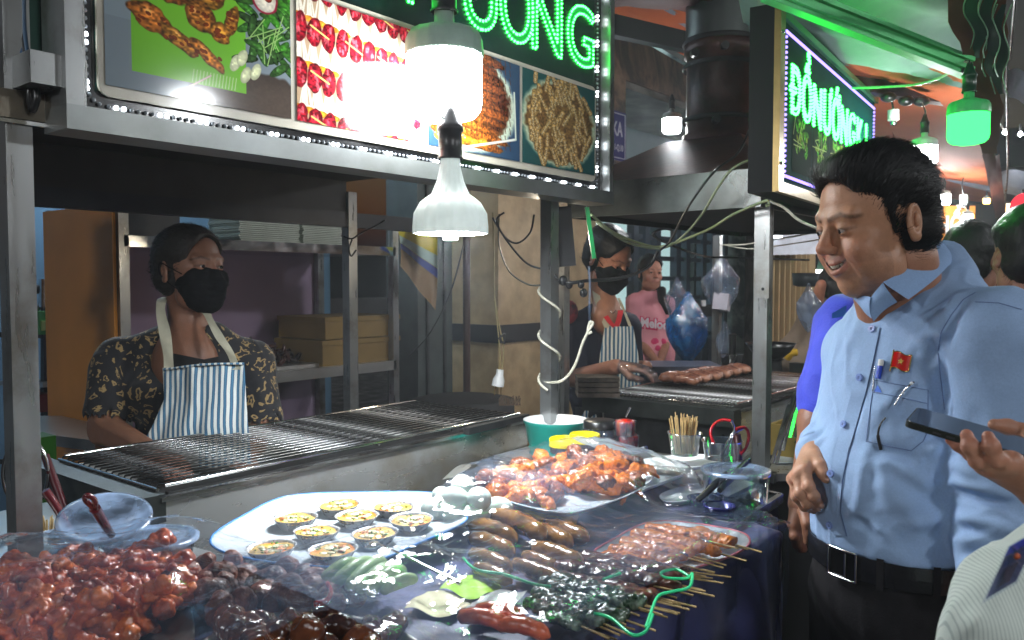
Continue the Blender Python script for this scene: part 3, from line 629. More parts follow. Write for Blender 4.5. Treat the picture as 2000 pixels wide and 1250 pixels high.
for i,(dx,dz) in enumerate(((-.02,.36),(-.14,.33),(-.05,.07))):
    q=V(cx,cy,zc+dz)-FH*.13+RT*(dx*1.0); B().cyl(q,q-FH*.03,.016).build('latch_knob', BLACK, s2)
B().box(V(cx,cy,zc+.43)-FH*.145+RT*.10,(.02,.02,.10)).build('clamp_strap', M('green_brass_clamp',C(70,95,60),.4,.5), s2)
# tarp strip overhead dark brackets
# grill 2 and its cart
G2Y0=1.12; G2Y1=1.66; G2X0=2.62
B().bb(G2X0,4.1,G2Y0+.0,G2Y1,.10,.80).build('cabinet', DARKM, s2)
B().bb(G2X0-.04,G2X0-.0,.98,G2Y1+.05,.77,.80).build('cross_rail', STEEL, s2)
g2=grill('charcoal_grill','second charcoal grill with fat sausages cooking on its grate',G2X0,3.75,G2Y0,G2Y1,1.0,.81,34,.006)
B().bb(G2X0-.008,G2X0,1.36,1.372,.80,.96).build('end_seam', CHROME, g2)
B().bb(G2X0-.02,G2X0,G2Y0,G2Y1,.955,.99).build('end_flange', M('dark_flange',C(48,50,50),.35,.7,.2,10), g2)
# far third grate
grill('charcoal_grill','third small grill far right behind the shoulder of the blue shirt',4.35,5.0,1.15,1.5,1.0,.80,16,.0)
# counter of stall 2 to the right (white sheet + tools)
ws=thing('work_counter','steel work counter with a white plastic sheet right of the tall post','counter',tuple(onz(1540,900,0)))
cp=[onz(1500,925,.80),onz(1640,925,.80),onz(1640,868,.80),onz(1520,868,.80)]
B().prism([(p.x,p.y) for p in cp],.775,.80).build('counter_top', STEEL, ws)
B().prism([(p.x,p.y) for p in [onz(1512,905,.803),onz(1600,905,.803),onz(1600,872,.803),onz(1530,872,.803)]],.803,.806).build('sheet', M('white_sheet',C(190,200,205),.3), ws)
B().prism([(p.x,p.y) for p in [onz(1502,930,.77),onz(1640,930,.77),onz(1640,880,.77),onz(1520,880,.77)]],.1,.77).build('cabinet', BLACK, ws)
tb=thing('utensil_box','open ochre utensil box holding steel tongs','box',tuple(onz(1560,890,.81)))
c0=onz(1552,885,.81); OC=M('ochre_plastic',C(140,118,56),.4)
for dx,dy,sx,sy in ((0,-.05,.20,.008),(0,.05,.20,.008),(-.1,0,.008,.10),(.1,0,.008,.10)): B().box(c0+V(dx,dy,.06),(sx,sy,.11)).build('side', OC, tb)
for k,(a,b) in enumerate((((1512,905),(1543,790)),((1524,880),(1556,765)),((1548,855),(1566,770)),((1560,865),(1590,800)))):
    t_=thing('tongs','steel tongs leaning in the ochre box, %s'%['leftmost pair','second pair from the left','second pair from the right','rightmost pair'][k],'tongs',tuple(c0))
    p=at(a[0],a[1],2.55); q=at(b[0],b[1],2.62)
    for s_ in (-1,1): B().bar(p+RT*.008*s_,q+RT*.004*s_,.010,.003).build('arm', CHROME, t_)
# sausages on grill 2
SAUS=M('pink_brown_sausage', C(150,96,78), .3, 0, .35, 25, .3, 70, base2=C(196,140,110), thr=(.4,.65), rvar=.12, coat=.3)
sb=B(); 
def sausage(L,r,bend=.012,n=14):
    b=B(); pts=[];rs=[]
    for i in range(13):
        t=i/12; pts.append(V((t-.5)*L,0,bend*math.sin(math.pi*t))); e=abs(t-.5)*2; rs.append(r*max(.15,(1-e**6)**.5)*(1+.06*math.sin(i*2.1)))
    b.tube(pts,rs,n); return b
p0=at(1300,737,2.95); p1=at(1418,722,3.45)
sm=None
sm=sausage(.125,.022).build('sausage',SAUS,org=(0,0,0)); sm.location=onz(1318,740,1.028); sm.rotation_euler=(0,0,YAW-R(92)); tag(sm,'nearest big sausage lying by the gloved hand of the second vendor','sausage','sausages on the second grill')
ordn=['first','second','third','fourth','fifth','sixth','seventh','eighth','ninth','tenth','eleventh','twelfth']
for i in range(12):
    o=sm.copy(); COL.objects.link(o); o.location=(2.98+.050*i,1.50+.012*(i%2),1.026); o.rotation_euler=(random.random(),random.uniform(-.06,.06),R(102)+random.uniform(-.12,.12)); o.scale=(.9,.9,.9)
    tag(o,'%s sausage in the row running away along the second grill'%ordn[i],'sausage','sausages on the second grill')
for i in range(9):
    o=sm.copy(); COL.objects.link(o); o.location=(3.02+.055*i,1.60+.01*(i%2),1.022); o.rotation_euler=(random.random(),0,R(95)+random.uniform(-.2,.2)); o.scale=(.6,.7,.7)
    tag(o,'%s thin sausage of the back row on the second grill'%ordn[i],'sausage','back row sausages on the second grill')
# ---- second sign (rotated)
g2s=thing('picture_sign','second LED sign with purple white border and green letters above the smiling man','sign',tuple(at(1600,230,2.7)))
o_b=at(1522,356,2.32); o_t=at(1510,35,2.32)
dS=(RT*math.sin(R(34.3))+FH*math.cos(R(34.3))).normalized(); o_t=Vector((o_b.x,o_b.y,o_t.z)); nS=dS.cross(V(0,0,1)).normalized()
if nS.dot(ORG-o_b)<0: nS=-nS
Hs=o_t.z-o_b.z; Ls=1.30
def SP(x,z,n=0): return o_b+dS*x+V(0,0,z)+nS*n
def slab(x0,x1,z0,z1,n0,n1):
    vs=[SP(x,z,n) for x in (x0,x1) for z in (z0,z1) for n in (n0,n1)]
    return B().add(vs,[(0,1,3,2),(4,6,7,5),(0,4,5,1),(2,3,7,6),(0,2,6,4),(1,5,7,3)])
GOLD=M('brass_tinted_frame', C(140,118,74), .35, .7, .15, 20)
slab(-.045,Ls+.03,-.03,Hs+.03,-.075,-.006).build('box_body', M('dull_black_box',(.004,.004,.006,1),.6,spec=.15), g2s)
slab(0,Ls,0,Hs,-.006,0).build('panel', M('green_glow_panel',C(4,50,46),.9,spec=.03), g2s)  # the letters' green glow is put into the panel colour
slab(-.045,0,-.03,Hs+.03,-.006,.012).build('frame', GOLD, g2s); slab(0,Ls+.03,-.03,0,-.006,.012).build('frame', GOLD, g2s)
slab(0,Ls+.03,Hs,Hs+.02,-.006,.012).build('frame', M('green_steel_trim',C(60,120,80),.3,.6), g2s)
for z in (.05,.42): B().ball(SP(-.035,z*Hs/.47,.014),.006).build('rivet', CHROME, g2s)
PW=emis('violet_white_led',(.30,.22,1,1),2.2,'NONE'); b_=B()
z=.02
while z<Hs-.02: b_.ball(SP(.035,z,.004),.0046,6,4); b_.ball(SP(Ls-.02,z,.004),.0046,6,4); z+=.0145
x=.035
while x<Ls-.02: b_.ball(SP(x,Hs-.028,.004),.0046,6,4); b_.ball(SP(x,.022,.004),.0046,6,4); x+=.0145
b_.build('border_led_dots', PW, g2s, kind='stuff')
dots('',.185,[(c_, .13+.124*i) for i,c_ in enumerate('ĐỒNƯỚNGKI')],Hs-.245,0,.0105,.0044,LEDGC,g2s,'green_led_lettering',mapf=lambda X,Z:SP(X,Z,.006),narrow=.85,offs=(.003,-.008))
tl=B()
for i,c_ in enumerate('ĐỒNƯỚNGKI'):
    vs,fs,_=text_mesh(c_,.185,.003,.0004,.85); tl.add([SP(.13+.124*i+v.x,Hs-.245+v.y,.0035+v.z) for v in vs],fs)
tl.build('lettering', emis('green_letter_glow_2',(.02,1,.12,1),.35), g2s)
for i in range(5):
    x0_=.12+i*.225
    p=Paint(120,120,(8,34,18)); p.rect(0,0,1,.35,(18,36,28))  # prints coloured green, as lit by the letters
    for _ in range(26): p.blob(.2+RNG.random()*.6,.3+RNG.random()*.5,.10,.05,RNG.random()*3,(70+RNG.random()*60,120+RNG.random()*60,40),.5,.4,.3,.5)
    for _ in range(7): p.line(RNG.random(),.4+RNG.random()*.5,RNG.random(),.3+RNG.random()*.5,.012,(180,190,120))
    quad('printed_picture',[SP(x0_,.045,.001),SP(x0_+.215,.045,.001),SP(x0_+.215,.235,.001),SP(x0_,.235,.001)],imgmat('sign2_print_%d'%i,p.image('sign2_print_%d'%i),.9,.02),g2s)
# ================================================================ AWNINGS
def tarp(name,label,pts,mat,sag=.05,nu=24,nv=10,folds=.012,freq=26,cat='awning',kind=None):
    t_=quad(name,pts,mat,None,org=tuple((Vector(pts[0])+Vector(pts[2]))/2),nu=nu,nv=nv,fn=lambda u,v,p:p-V(0,0,sag*math.sin(math.pi*u)*math.sin(math.pi*v)+folds*math.sin(freq*v+3*math.sin(u*4))),label=label,cat=cat); return t_
def awn(name,c,rough=.55,base2=None):
    m=M(name,c,max(rough,.75),0,.12,3,.25,25,base2=base2,thr=(.35,.7),spec=.15); return m
ORNG=awn('orange_tarp',C(176,92,58)); PALET=awn('pale_silver_tarp',C(150,158,170),.35,base2=C(110,116,130))
tarp('awning','orange brown awning sheet over the second and third stalls',[at(1480,80,3.2),at(1905,150,2.9),at(1935,400,7.6),at(1640,345,7.8)],ORNG,.05)
tarp('awning','silver grey awning sheet at the top behind the second sign',[at(1420,-60,2.4),at(1905,-40,2.2),at(1900,165,3.1),at(1475,100,3.3)],awn('green_lit_silver_tarp',C(132,156,148),.7,base2=C(100,118,124)),.06,folds=.02,freq=16)  # silver sheet with green lamp light mixed into its colour
gbm=thing('awning_beam','ribbed aluminium awning beam coloured with green light, ending at the hanging green bulb','beam',tuple(at(1890,120,2.3)))
a_=at(1500,-40,2.15); b_2=at(1896,118,2.42); BM=M('green_lit_aluminium',C(84,205,120),.45,.1,.1,10)  # green light is put into the beam's base colour
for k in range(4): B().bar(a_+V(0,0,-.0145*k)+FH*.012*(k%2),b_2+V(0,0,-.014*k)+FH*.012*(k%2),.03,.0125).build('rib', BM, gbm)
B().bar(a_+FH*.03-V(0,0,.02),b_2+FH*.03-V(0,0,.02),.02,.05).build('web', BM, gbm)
B().ball(b_2-FH*.02-V(.0,0,.035)-RT*.03,.008).build('bolt', DARKM, gbm)
bb_=thing('awning_bar','black square awning bar carrying small socket cables','beam',tuple(at(1760,180,3.4)))
B().bar(at(1600,155,3.2),at(1905,200,3.5),.05,.055).build('bar', BLACK, bb_)
for px,py in ((1735,190),(1770,197),(1800,198)): B().ball(at(px,py,3.25),(.035,.03,.02)).build('cable_clump', BLKPL, bb_)
bb2=thing('awning_bar','black bar crossing above the brown marble shop front','beam',tuple(at(1260,70,4)))
B().bar(at(1180,47,3.6),at(1350,85,4.1),.05,.09).build('bar', BLACK, bb2)
tarp('awning','orange awning slope at the left of the duct',[at(1185,35,4.4),at(1350,130,4.8),at(1352,20,4.2),at(1180,-20,3.8)],ORNG,.02)
tarp('awning','dark red awning underside over the first sign',[at(1160,-60,2.7),at(1420,-60,2.9),at(1420,25,3.7),at(1160,8,3.2)],awn('dark_red_tarp',C(70,24,18)),.02)
tarp('awning','narrow pale awning strip beside the duct elbow',[at(1225,-10,4.0),at(1350,60,4.4),at(1350,40,4.3),at(1245,-22,3.9)],PALET,.01,folds=.004)
B().bar(at(1262,75,4.3),at(1352,128,4.5),.03,.03).build('awning_edge_tube', CHROME, org=tuple(at(1300,100,4.4)), label='thin bright tube along the orange awning edge left of the duct', cat='tube')
# side flap with wavy lettering
vf=thing('awning_flap','brown awning flap with wavy green lettering at the top right','awning',tuple(at(1900,150,2.5)))
VPTS=[at(1952,440,6.2),at(1968,436,6.2),at(1985,-60,1.9),at(1838,-60,1.9)]
im=Paint(64,256,(150,104,76))
VF=[at(1918,300,3.1),at(1950,300,3.15),at(1975,-60,2.05),at(1836,-60,2.0)]
FLAP=awn('brown_flap_cloth',C(104,74,54))
quad('cloth',VF,FLAP,vf,nu=10,nv=20,fn=lambda u,v,p:p+RT*.006*math.sin(v*30+u*4)+FH*.01*math.sin(v*17))
GL=M('dark_green_lettering',C(18,62,46),.5); OUT=M('pale_green_outline',C(120,170,130),.5)
def flapP(u,v): 
    a,b,c,d=VF; return a*(1-u)*(1-v)+b*u*(1-v)+c*u*v+d*(1-u)*v - FH*.014
for k,(u0,v0,v1) in enumerate(((.36,.98,.62),(.60,.95,.52),(.80,.86,.42))):
    pts=[flapP(u0+.07*math.sin(j*1.3+k),v0+(v1-v0)*j/9) for j in range(10)]
    sp_l=spline(pts,4); B().grid(lambda u,v: sp_l[int(round(v*(len(sp_l)-1)))]+RT*.034*(u-.5)*math.sin(math.pi*min(.97,max(.03,v)))**.4-FH*.002,2,len(sp_l)-1).build('painted_letter', GL, vf)
    B().tube(spline([p+RT*.019-FH*.003 for p in pts],4),.0018,4).build('letter_outline', OUT, vf)
    B().tube(spline([p-RT*.019-FH*.003 for p in pts],4),.0018,4).build('letter_outline', OUT, vf)
tarp('awning','far reddish striped awning flap narrowing behind the green bulb',[at(1948,440,6.6),at(1966,436,6.6),at(1952,300,4.2),at(1918,300,4.1)],awn('red_grey_flap',C(110,66,52)),.0,folds=.01,freq=40)
B().tube(spline([at(1985,-30,2.2),at(1972,110,2.9),at(1966,140,3.1),at(1968,330,5),at(1960,420,6.3)]),.006,6).build('awning_pole', DARKM, org=tuple(at(1970,100,3)), label='dark bent awning tube along the outer edge of the flap', cat='tube')
tarp('awning','pale far awning at the right edge of the row',[at(1945,372,6.4),at(2030,392,6),at(2030,330,5.5),at(1942,335,6)],PALET,.02)
tarp('awning','second pale awning strip at the right edge',[at(1960,180,4.2),at(2030,215,4.0),at(2030,150,3.6),at(1965,130,3.8)],PALET,.02)
tarp('awning','dark underside of the market roof far behind the man',[at(1700,420,9.5),at(2010,430,9.5),at(2010,330,7),at(1660,300,7.2)],awn('dark_roof_cloth',C(42,42,46)),.02)
fb=thing('awning_beam','pale far awning beam crossing below the orange sheet','beam',tuple(at(1870,340,6)))
B().bar(at(1810,335,6.0),at(1950,372,6.2),.05,.04).build('beam', PALET, fb); B().bar(at(1810,318,5.9),at(1942,352,6.1),.05,.08).build('rail', DARKM, fb)
# ---- hanging bulbs
GCAP=M('green_lit_cap',C(70,200,110),.4,0,.15,20,base2=C(26,80,46),thr=(.5,.8))
bulb('led_bulb','green glowing cylindrical bulb hanging from the awning beam',at(1891,245,2.35),.0545,GREENG,cap=GCAP,sock=M('green_black_socket',C(8,60,34),.3),top=tuple(at(1886,118,2.4)),glowlen=1.0)
bulb('led_bulb','white lit bulb just behind the head of the smiling man',at(1805,300,3.1),.045,FARG,top=tuple(at(1800,200,3.2)))
bulb('led_bulb','white lit bulb hanging under the brown marble lintel',at(1312,243,3.9),.043,FARG,top=tuple(at(1312,195,3.9)))
bulb('led_bulb','white lit bulb above the orange banner',at(1843,388,5.6),.042,FARG,top=tuple(at(1843,345,5.6)))
bulb('led_bulb','lowest white lit bulb just above the dark haired head',at(1890,425,5.2),.03,FARG,top=tuple(at(1890,380,5.2)))
bulb('led_bulb','small warm orange bulb in the distance',at(1927,392,6.2),.024,WARMG,top=tuple(at(1927,360,6.2)))
for px,py,lb in ((1963,258,'left of the two tiny white star lights against the dark'),(1993,262,'right of the two tiny white star lights against the dark')):
    g_=thing('string_light',lb,'light',tuple(at(px,py,5))); B().ball(at(px,py,5),.013).build('lens', FARG, g_); B().cyl(at(px,py-5,5),at(px,py-20,5),.008,n=8).build('socket', BLKPL, g_)
for px,py,f,lb in ((1745,225,3.3,'empty grey lamp holder hanging from the black awning bar'),(1882,390,5.4,'empty grey lamp holder hanging beside the orange banner')):
    g_=thing('lamp_holder',lb,'lamp holder',tuple(at(px,py,f))); B().cyl(at(px,py-10,f),at(px,py+10,f),.022).build('holder', CAPW, g_); B().tube(spline([at(px,py-10,f),at(px-3,py-30,f),at(px,py-44,f)]),.004,6).build('cord', WIREB, g_); B().ball(at(px,py+14,f),.014).build('contact', CHROME, g_)
def wire(label,pts,r=.003,mat=WIREW,name='cable',smooth=6):
    pp_=[at(*p) for p in pts]; return B().tube(spline(pp_,smooth),r,7).build(name,mat,org=tuple(pp_[0]),label=label,cat='cable')
wire('pale green lit cable looping from the second sign to the green bulb',[(1665,172,2.9),(1720,170,2.75),(1790,165,2.6),(1840,150,2.5),(1875,128,2.42),(1890,122,2.4)],.004)
wire('loose white wire hanging from the awning flap towards the star lights',[(1885,120,2.4),(1915,175,2.9),(1940,215,3.8),(1955,245,4.6),(1962,258,5)],.004)
# ================================================================ RIGHT BACKGROUND
BAN=M('orange_banner_cloth',C(226,140,52),.6,0,.06,4)
bn_=thing('orange_banner','orange market banner with white Vietnamese lettering behind the man','banner',tuple(at(1850,460,6)))
quad('cloth',[at(1790,600,6),at(1905,600,6),at(1905,402,6),at(1790,402,6)],BAN,bn_)
wl=M('grey_white_print',C(205,205,200),.6)
letters('NHỒI',.19,at(1845,458,5.98),RT,(0,0,1),wl,bn_,.006,.002,.72,label='printed word in white')
letters('G LẠT',.19,at(1842,506,5.98),RT,(0,0,1),wl,bn_,.006,.002,.72,label='second printed word in white')
B().tube([at(1850,560,5.97),at(1858,535,5.97),at(1872,528,5.97)],.008,5).build('green_mark', M('green_print',C(60,120,80),.5), bn_)
nb=thing('neon_sign','orange neon sign with red and white glowing letters at the right edge','sign',tuple(at(1985,440,7)))
quad('panel',[at(1958,520,7),at(2040,520,7),at(2040,405,7),at(1958,405,7)],emis('orange_lightbox',(1,.22,.04,1),.8,'NONE'),nb)
letters('BIA',.20,at(1993,430,6.97),RT,(0,0,1),emis('cream_neon',(1,.8,.5,1),2.5,'NONE'),nb,.004,.002,.9)
letters('XU',.10,at(1992,455,6.97),RT,(0,0,1),emis('violet_neon',(.5,.5,1,1),2.5,'NONE'),nb,.003,.002,.9)
B().box(at(1962,435,6.9),(.03,.03,.10)).build('tube_light', emis('white_tube',(.95,.97,1,1),5), nb)
B().ball(at(1975,458,6.9),(.09,.05,.03)).build('green_glow_tube', emis('green_tube',(.2,1,.3,1),2), nb)
rl=thing('red_lantern','red glowing round lantern cut by the right edge','lantern',tuple(at(2002,405,5)))
B().ball(at(2003,407,5),(.085,.085,.095),24,16).build('shade', emis('red_lantern_glow',(1,.03,.05,1),1.1), rl); B().cyl(at(2003,378,5),at(2003,370,5),.02).build('cap', BLKPL, rl)
# green lamp sheet & tube at 1600,530
gr=thing('hooded_lamp','dark green sheet hood with a lit white tube under it behind the smiling mans mouth','lamp',tuple(at(1625,520,5)))
quad('hood',[at(1594,528,5),at(1655,528,5.1),at(1650,470,5.1),at(1606,476,5)],M('dark_green_sheet',C(30,70,55),.4),gr)
B().cyl(at(1594,530,4.98),at(1632,530,4.98),.010).build('tube', emis('tube_white',(.95,1,.9,1),6), gr)
bx=thing('grey_basket','dark grey plastic basket hanging behind the brown shirted woman','basket',tuple(at(1580,545,5.4)))
B().lathe(at(1580,560,5.4),[(.07,0),(.10,.01),(.11,.09),(.105,.09),(.095,.02)],20).build('basket', M('dark_grey_plastic',C(44,52,58),.4), bx)
# ================================================================ SCULPTING (signed distance fields -> one smooth mesh)
class S:
    def __init__(s, lo, hi, vx):
        s.vx=vx; s.lo=np.array(lo,np.float32); n=np.ceil((np.array(hi)-s.lo)/vx).astype(int)+1; s.n=n
        s.ax=[s.lo[i]+vx*np.arange(n[i],dtype=np.float32) for i in range(3)]; s.d=np.full(n,.05,np.float32)
    def _r(s,lo,hi):
        a=[max(0,int((lo[i]-s.lo[i])/s.vx)) for i in range(3)]; b=[min(int(s.n[i]),int((hi[i]-s.lo[i])/s.vx)+2) for i in range(3)]
        if any(b[i]<=a[i] for i in range(3)): return None
        sl=tuple(slice(a[i],b[i]) for i in range(3)); return sl,s.ax[0][sl[0]][:,None,None],s.ax[1][sl[1]][None,:,None],s.ax[2][sl[2]][None,None,:]
    def _c(s,sl,d,k,sub):
        o=s.d[sl]
        if sub:
            d=-d; h=np.maximum(k-np.abs(o-d),0)/max(k,1e-6); s.d[sl]=np.maximum(o,d)+h*h*k*.25
        else:
            h=np.maximum(k-np.abs(o-d),0)/max(k,1e-6); s.d[sl]=np.minimum(o,d)-h*h*k*.25
    def ell(s,c,r,k=.01,M=None,sub=False):
        if not isinstance(r,(tuple,list)): r=(r,r,r)
        c=Vector(c); m=max(r)+k+.012; q=s._r((c.x-m,c.y-m,c.z-m),(c.x+m,c.y+m,c.z+m))
        if q is None: return s
        sl,x,y,z=q; x=x-c.x; y=y-c.y; z=z-c.z
        if M is not None:
            x,y,z=(M[0][0]*x+M[1][0]*y+M[2][0]*z, M[0][1]*x+M[1][1]*y+M[2][1]*z, M[0][2]*x+M[1][2]*y+M[2][2]*z)
        k0=np.sqrt((x/r[0])**2+(y/r[1])**2+(z/r[2])**2); k1=np.sqrt((x/r[0]**2)**2+(y/r[1]**2)**2+(z/r[2]**2)**2)
        s._c(sl,(k0*(k0-1)/np.maximum(k1,1e-6)).astype(np.float32),k,sub); return s
    def cap(s,p,q,r1,r2=None,k=.01,sub=False):
        r2=r1 if r2 is None else r2; p=Vector(p); q=Vector(q); m=max(r1,r2)+k+.012
        g=s._r([min(p[i],q[i])-m for i in range(3)],[max(p[i],q[i])+m for i in range(3)])
        if g is None: return s
        sl,x,y,z=g; d=q-p; L=max(d.length_squared,1e-9); t=np.clip(((x-p.x)*d.x+(y-p.y)*d.y+(z-p.z)*d.z)/L,0,1)
        D=np.sqrt((x-p.x-t*d.x)**2+(y-p.y-t*d.y)**2+(z-p.z-t*d.z)**2)-(r1+(r2-r1)*t); s._c(sl,D.astype(np.float32),k,sub); return s
    def chain(s,pts,rs,k=.006):
        for i in range(len(pts)-1): s.cap(pts[i],pts[i+1],rs[i],rs[i+1],k)
        return s
    def cut(s,p,n,k=.002):
        """remove everything on the side n points to"""
        p=Vector(p); n=Vector(n).normalized(); d=(s.ax[0][:,None,None]-p.x)*n.x+(s.ax[1][None,:,None]-p.y)*n.y+(s.ax[2][None,None,:]-p.z)*n.z
        s.d=np.maximum(s.d,d.astype(np.float32)); return s
    def mesh(s):
        s.d[0]=s.d[-1]=.05; s.d[:,0]=s.d[:,-1]=.05; s.d[:,:,0]=s.d[:,:,-1]=.05
        g=vdb.FloatGrid(); g.background=.05; g.copyFromArray(s.d); P,Q=g.convertToQuads(0.0); P=P*s.vx+s.lo
        return P.astype(np.float32),Q.astype(np.int64)
def normals(P,F):
    a=P[F[:,0]];b=P[F[:,1]];c=P[F[:,2]];d=P[F[:,3]]; n=np.cross(c-a,d-b); N=np.zeros_like(P)
    for i in range(4): np.add.at(N,F[:,i],n)
    return N/np.maximum(np.linalg.norm(N,axis=1,keepdims=True),1e-9)
def segdist(P,a,b):
    a=np.array(a,np.float32);b=np.array(b,np.float32);d=b-a;t=np.clip(((P-a)@d)/max(d@d,1e-9),0,1); return np.linalg.norm(P-a-t[:,None]*d,axis=1),t
def vnoise(P,sc_,seed=0):
    g=np.random.default_rng(seed).random((32,32,32)).astype(np.float32); q=P*sc_+100; i=np.floor(q).astype(int); f=q-i; f=f*f*(3-2*f); i%=32; j=(i+1)%32
    def L(a,b,t): return a+(b-a)*t
    x0,y0,z0=i.T;x1,y1,z1=j.T;fx,fy,fz=f.T
    return L(L(L(g[x0,y0,z0],g[x1,y0,z0],fx),L(g[x0,y1,z0],g[x1,y1,z0],fx),fy),L(L(g[x0,y0,z1],g[x1,y0,z1],fx),L(g[x0,y1,z1],g[x1,y1,z1],fx),fy),fz)-.5
def relax(P,F,n=2,lam=.5):
    for _ in range(n):
        A=np.zeros_like(P); c=np.zeros(len(P))
        for i in range(4):
            for j in ((i+1)%4,(i+3)%4): np.add.at(A,F[:,i],P[F[:,j]]); np.add.at(c,F[:,i],1)
        P=P+(A/np.maximum(c,1)[:,None]-P)*lam
    return P.astype(np.float32)
def xf(P,Mx): return (P@np.array(Mx.to_3x3()).T.astype(np.float32)+np.array(Mx.translation,np.float32)).astype(np.float32)
# ---------------------------------------------------------------- head
def head(vx=.0022, smile=0., open_=.5, fem=0., stub=0., skin=(150,100,78), brow=1.0):
    s=S((-.10,-.135,-.165),(.10,.13,.14),vx); w=1-.05*fem
    s.ell((0,.018,.045),(.074,.092,.082),.02); s.ell((0,-.022,.02),(.066*w,.066,.080),.03)
    s.ell((0,-.030,-.045),(.057*w,.058,.066),.03)
    s.cap((-.030*w,-.022,-.078),(.030*w,-.022,-.078),.030,.030,.03); s.ell((0,-.060,-.092),(.024,.024,.022),.022)
    for e in (-1,1):
        s.ell((e*.040,-.058,-.028),(.024,.022,.022),.018)                     # cheekbone
        if smile: s.ell((e*.039,-.070,-.036),(.021,.018,.020),.020); s.ell((e*.044,-.045,-.062),(.022,.030,.026),.02)
        s.ell((e*.031,-.094,.006),(.017,.010,.011),.012,sub=True)             # socket
        s.ell((e*.031,-.0775,.004),(.0150,.0145,.0140),.005)                  # lids
        op=(.0019+.0028*open_)
        s.ell((e*.0315,-.094,.0025),(.0130,.0085,op),.0015,sub=True)
        s.cap((e*.012,-.086,.024),(e*.046,-.075,.026),.008,.007,.016)         # brow
        s.ell((e*.0125,-.100,-.0270),(.0075,.0100,.0070),.005)                 # nostril wing
        s.ell((e*.0065,-.108,-.0330),(.0030,.0050,.0030),.002,sub=True)
        # ear
        Me=Euler((R(-12),0,R(e*22))).to_matrix(); c=Vector((e*.077,.012,-.004))
        s.ell(c,(.0075,.0185,.031),.005,Me); s.ell(c+Me@Vector((e*.006,-.002,.003)),(.006,.0115,.021),.003,Me,sub=True)
        s.ell(c+Vector((e*.001,-.002,-.024)),(.006,.009,.009),.004); s.ell(c+Vector((e*.004,.003,.002)),(.004,.005,.012),.003,Me)
    s.cap((0,-.086,.014),(0,-.106,-.020),.0075,.0100,.010); s.ell((0,-.107,-.0235),(.0105,.0105,.0090),.006)
    # mouth
    mz=-.056; mw=.022+.007*smile; s.ell((0,-.078,mz),(.028,.016,.020),.014)
    if smile:
        for i in range(9):
            t=(i-4)/4; s.ell((t*mw*.85,-.096+.020*t*t,mz-.002+.012*t*t),(.0050,.0110,.0050*(1-.5*t*t)),.002,sub=True)
        for i in range(8):
            a=((i-4)/4,(i-3)/4); f_=lambda t,z,y:(t*mw,y+.022*t*t,z+.012*t*t)
            s.cap(f_(a[0],mz+.0055,-.0945),f_(a[1],mz+.0055,-.0945),.0032,.0032,.003); s.cap(f_(a[0]*.9,mz-.0105,-.093),f_(a[1]*.9,mz-.0105,-.093),.0045,.0045,.003)
    else:
        for i in range(8):
            a=((i-4)/4,(i-3)/4); f_=lambda t,z,y:(t*mw,y+.014*t*t,z-.001*t*t)
            s.cap(f_(a[0],mz+.004,-.0925),f_(a[1],mz+.004,-.0925),.0036,.0036,.002); s.cap(f_(a[0]*.9,mz-.0050,-.0915),f_(a[1]*.9,mz-.0050,-.0915),.0045,.0045,.002)
    P,F=s.mesh(); P=relax(P,F,1,.4); N=normals(P,F)
    if smile:
        for e in (-1,1):
            for a,b,wd,h in (((e*.019,-.098,-.030),(e*.035,-.082,-.052),.004,-.0026),((e*.035,-.082,-.052),(e*.036,-.072,-.074),.004,-.0022),((e*.046,-.080,.008),(e*.062,-.062,.020),.0018,-.0014),((e*.046,-.080,.003),(e*.062,-.060,.000),.0018,-.0012),((e*.022,-.09,-.004),(e*.042,-.08,-.008),.003,-.0012)):
                d,t=segdist(P,a,b); P=P+N*(h*np.exp(-(d/wd)**2))[:,None]
    base=np.array(C(*skin)[:3],np.float32); col=np.tile(base,(len(P),1)); x,y,z=P.T; ax=np.abs(x)
    def tint(m,c): 
        nonlocal col; m=np.clip(m,0,1)[:,None]; col=col*(1-m)+np.array(C(*c)[:3],np.float32)*m
    g=lambda d,wd: np.exp(-(d/wd)**2)
    tint(.35*g(np.linalg.norm(P-np.array((0,-.11,-.02)),axis=1),.018),(176,86,70)); 
    dch=np.minimum(np.linalg.norm(P-np.array((.042,-.078,-.035)),axis=1),np.linalg.norm(P-np.array((-.042,-.078,-.035)),axis=1)); tint(.35*g(dch,.022),(178,92,74))
    ml=((y<-.066)&(ax<mw+.003)); zz=z-(mz+(.012*(ax/mw)**2 if smile else 0))
    tint(ml*(np.clip(1-np.abs(zz+.001)/(.017 if smile else .0095),0,1)>.12)*.8,(150,74,66) if not fem else (140,66,60)) if False else None
    tint(ml*(np.clip(1-np.abs(zz+.001)/(.017 if smile else .0095),0,1)>.12)*.55,(156,84,74))
    if smile: tint(ml*(np.abs(zz+.002)<.0035)*.9,(50,16,14))
    # brows
    for e in (-1,1):
        if brow:
            PX=P*np.array((1,0,1),np.float32); d,t=segdist(PX,(e*.013,0,.0225),(e*.034,0,.0290)); d2,_=segdist(PX,(e*.034,0,.0290),(e*.053,0,.0225)); d=np.minimum(d,d2*1.25)
            tint((.8 if not fem else .7)*brow*np.clip(1.5-d/(.0044 if not fem else .003),0,1)*(y<-.055)*(.75+.5*vnoise(P,700,3)),(24,18,17))
        dl=np.sqrt(((ax-.0315)/.0155)**2+((z-.0045)/.0042)**2); tint(.6*np.clip(1.25-dl,0,1)*(y<-.07),(30,20,20))
    if stub: tint(stub*g(np.abs(z+.072)-.02*(np.abs(z+.072)>.02),.02)*(y<-.03)*(.6+.8*vnoise(P,900,5)),(84,66,60))
    nz=vnoise(P,45,9)*.10+vnoise(P,220,11)*.10; col=np.clip(col*(1+nz[:,None]),0,1)
    return P,F,col
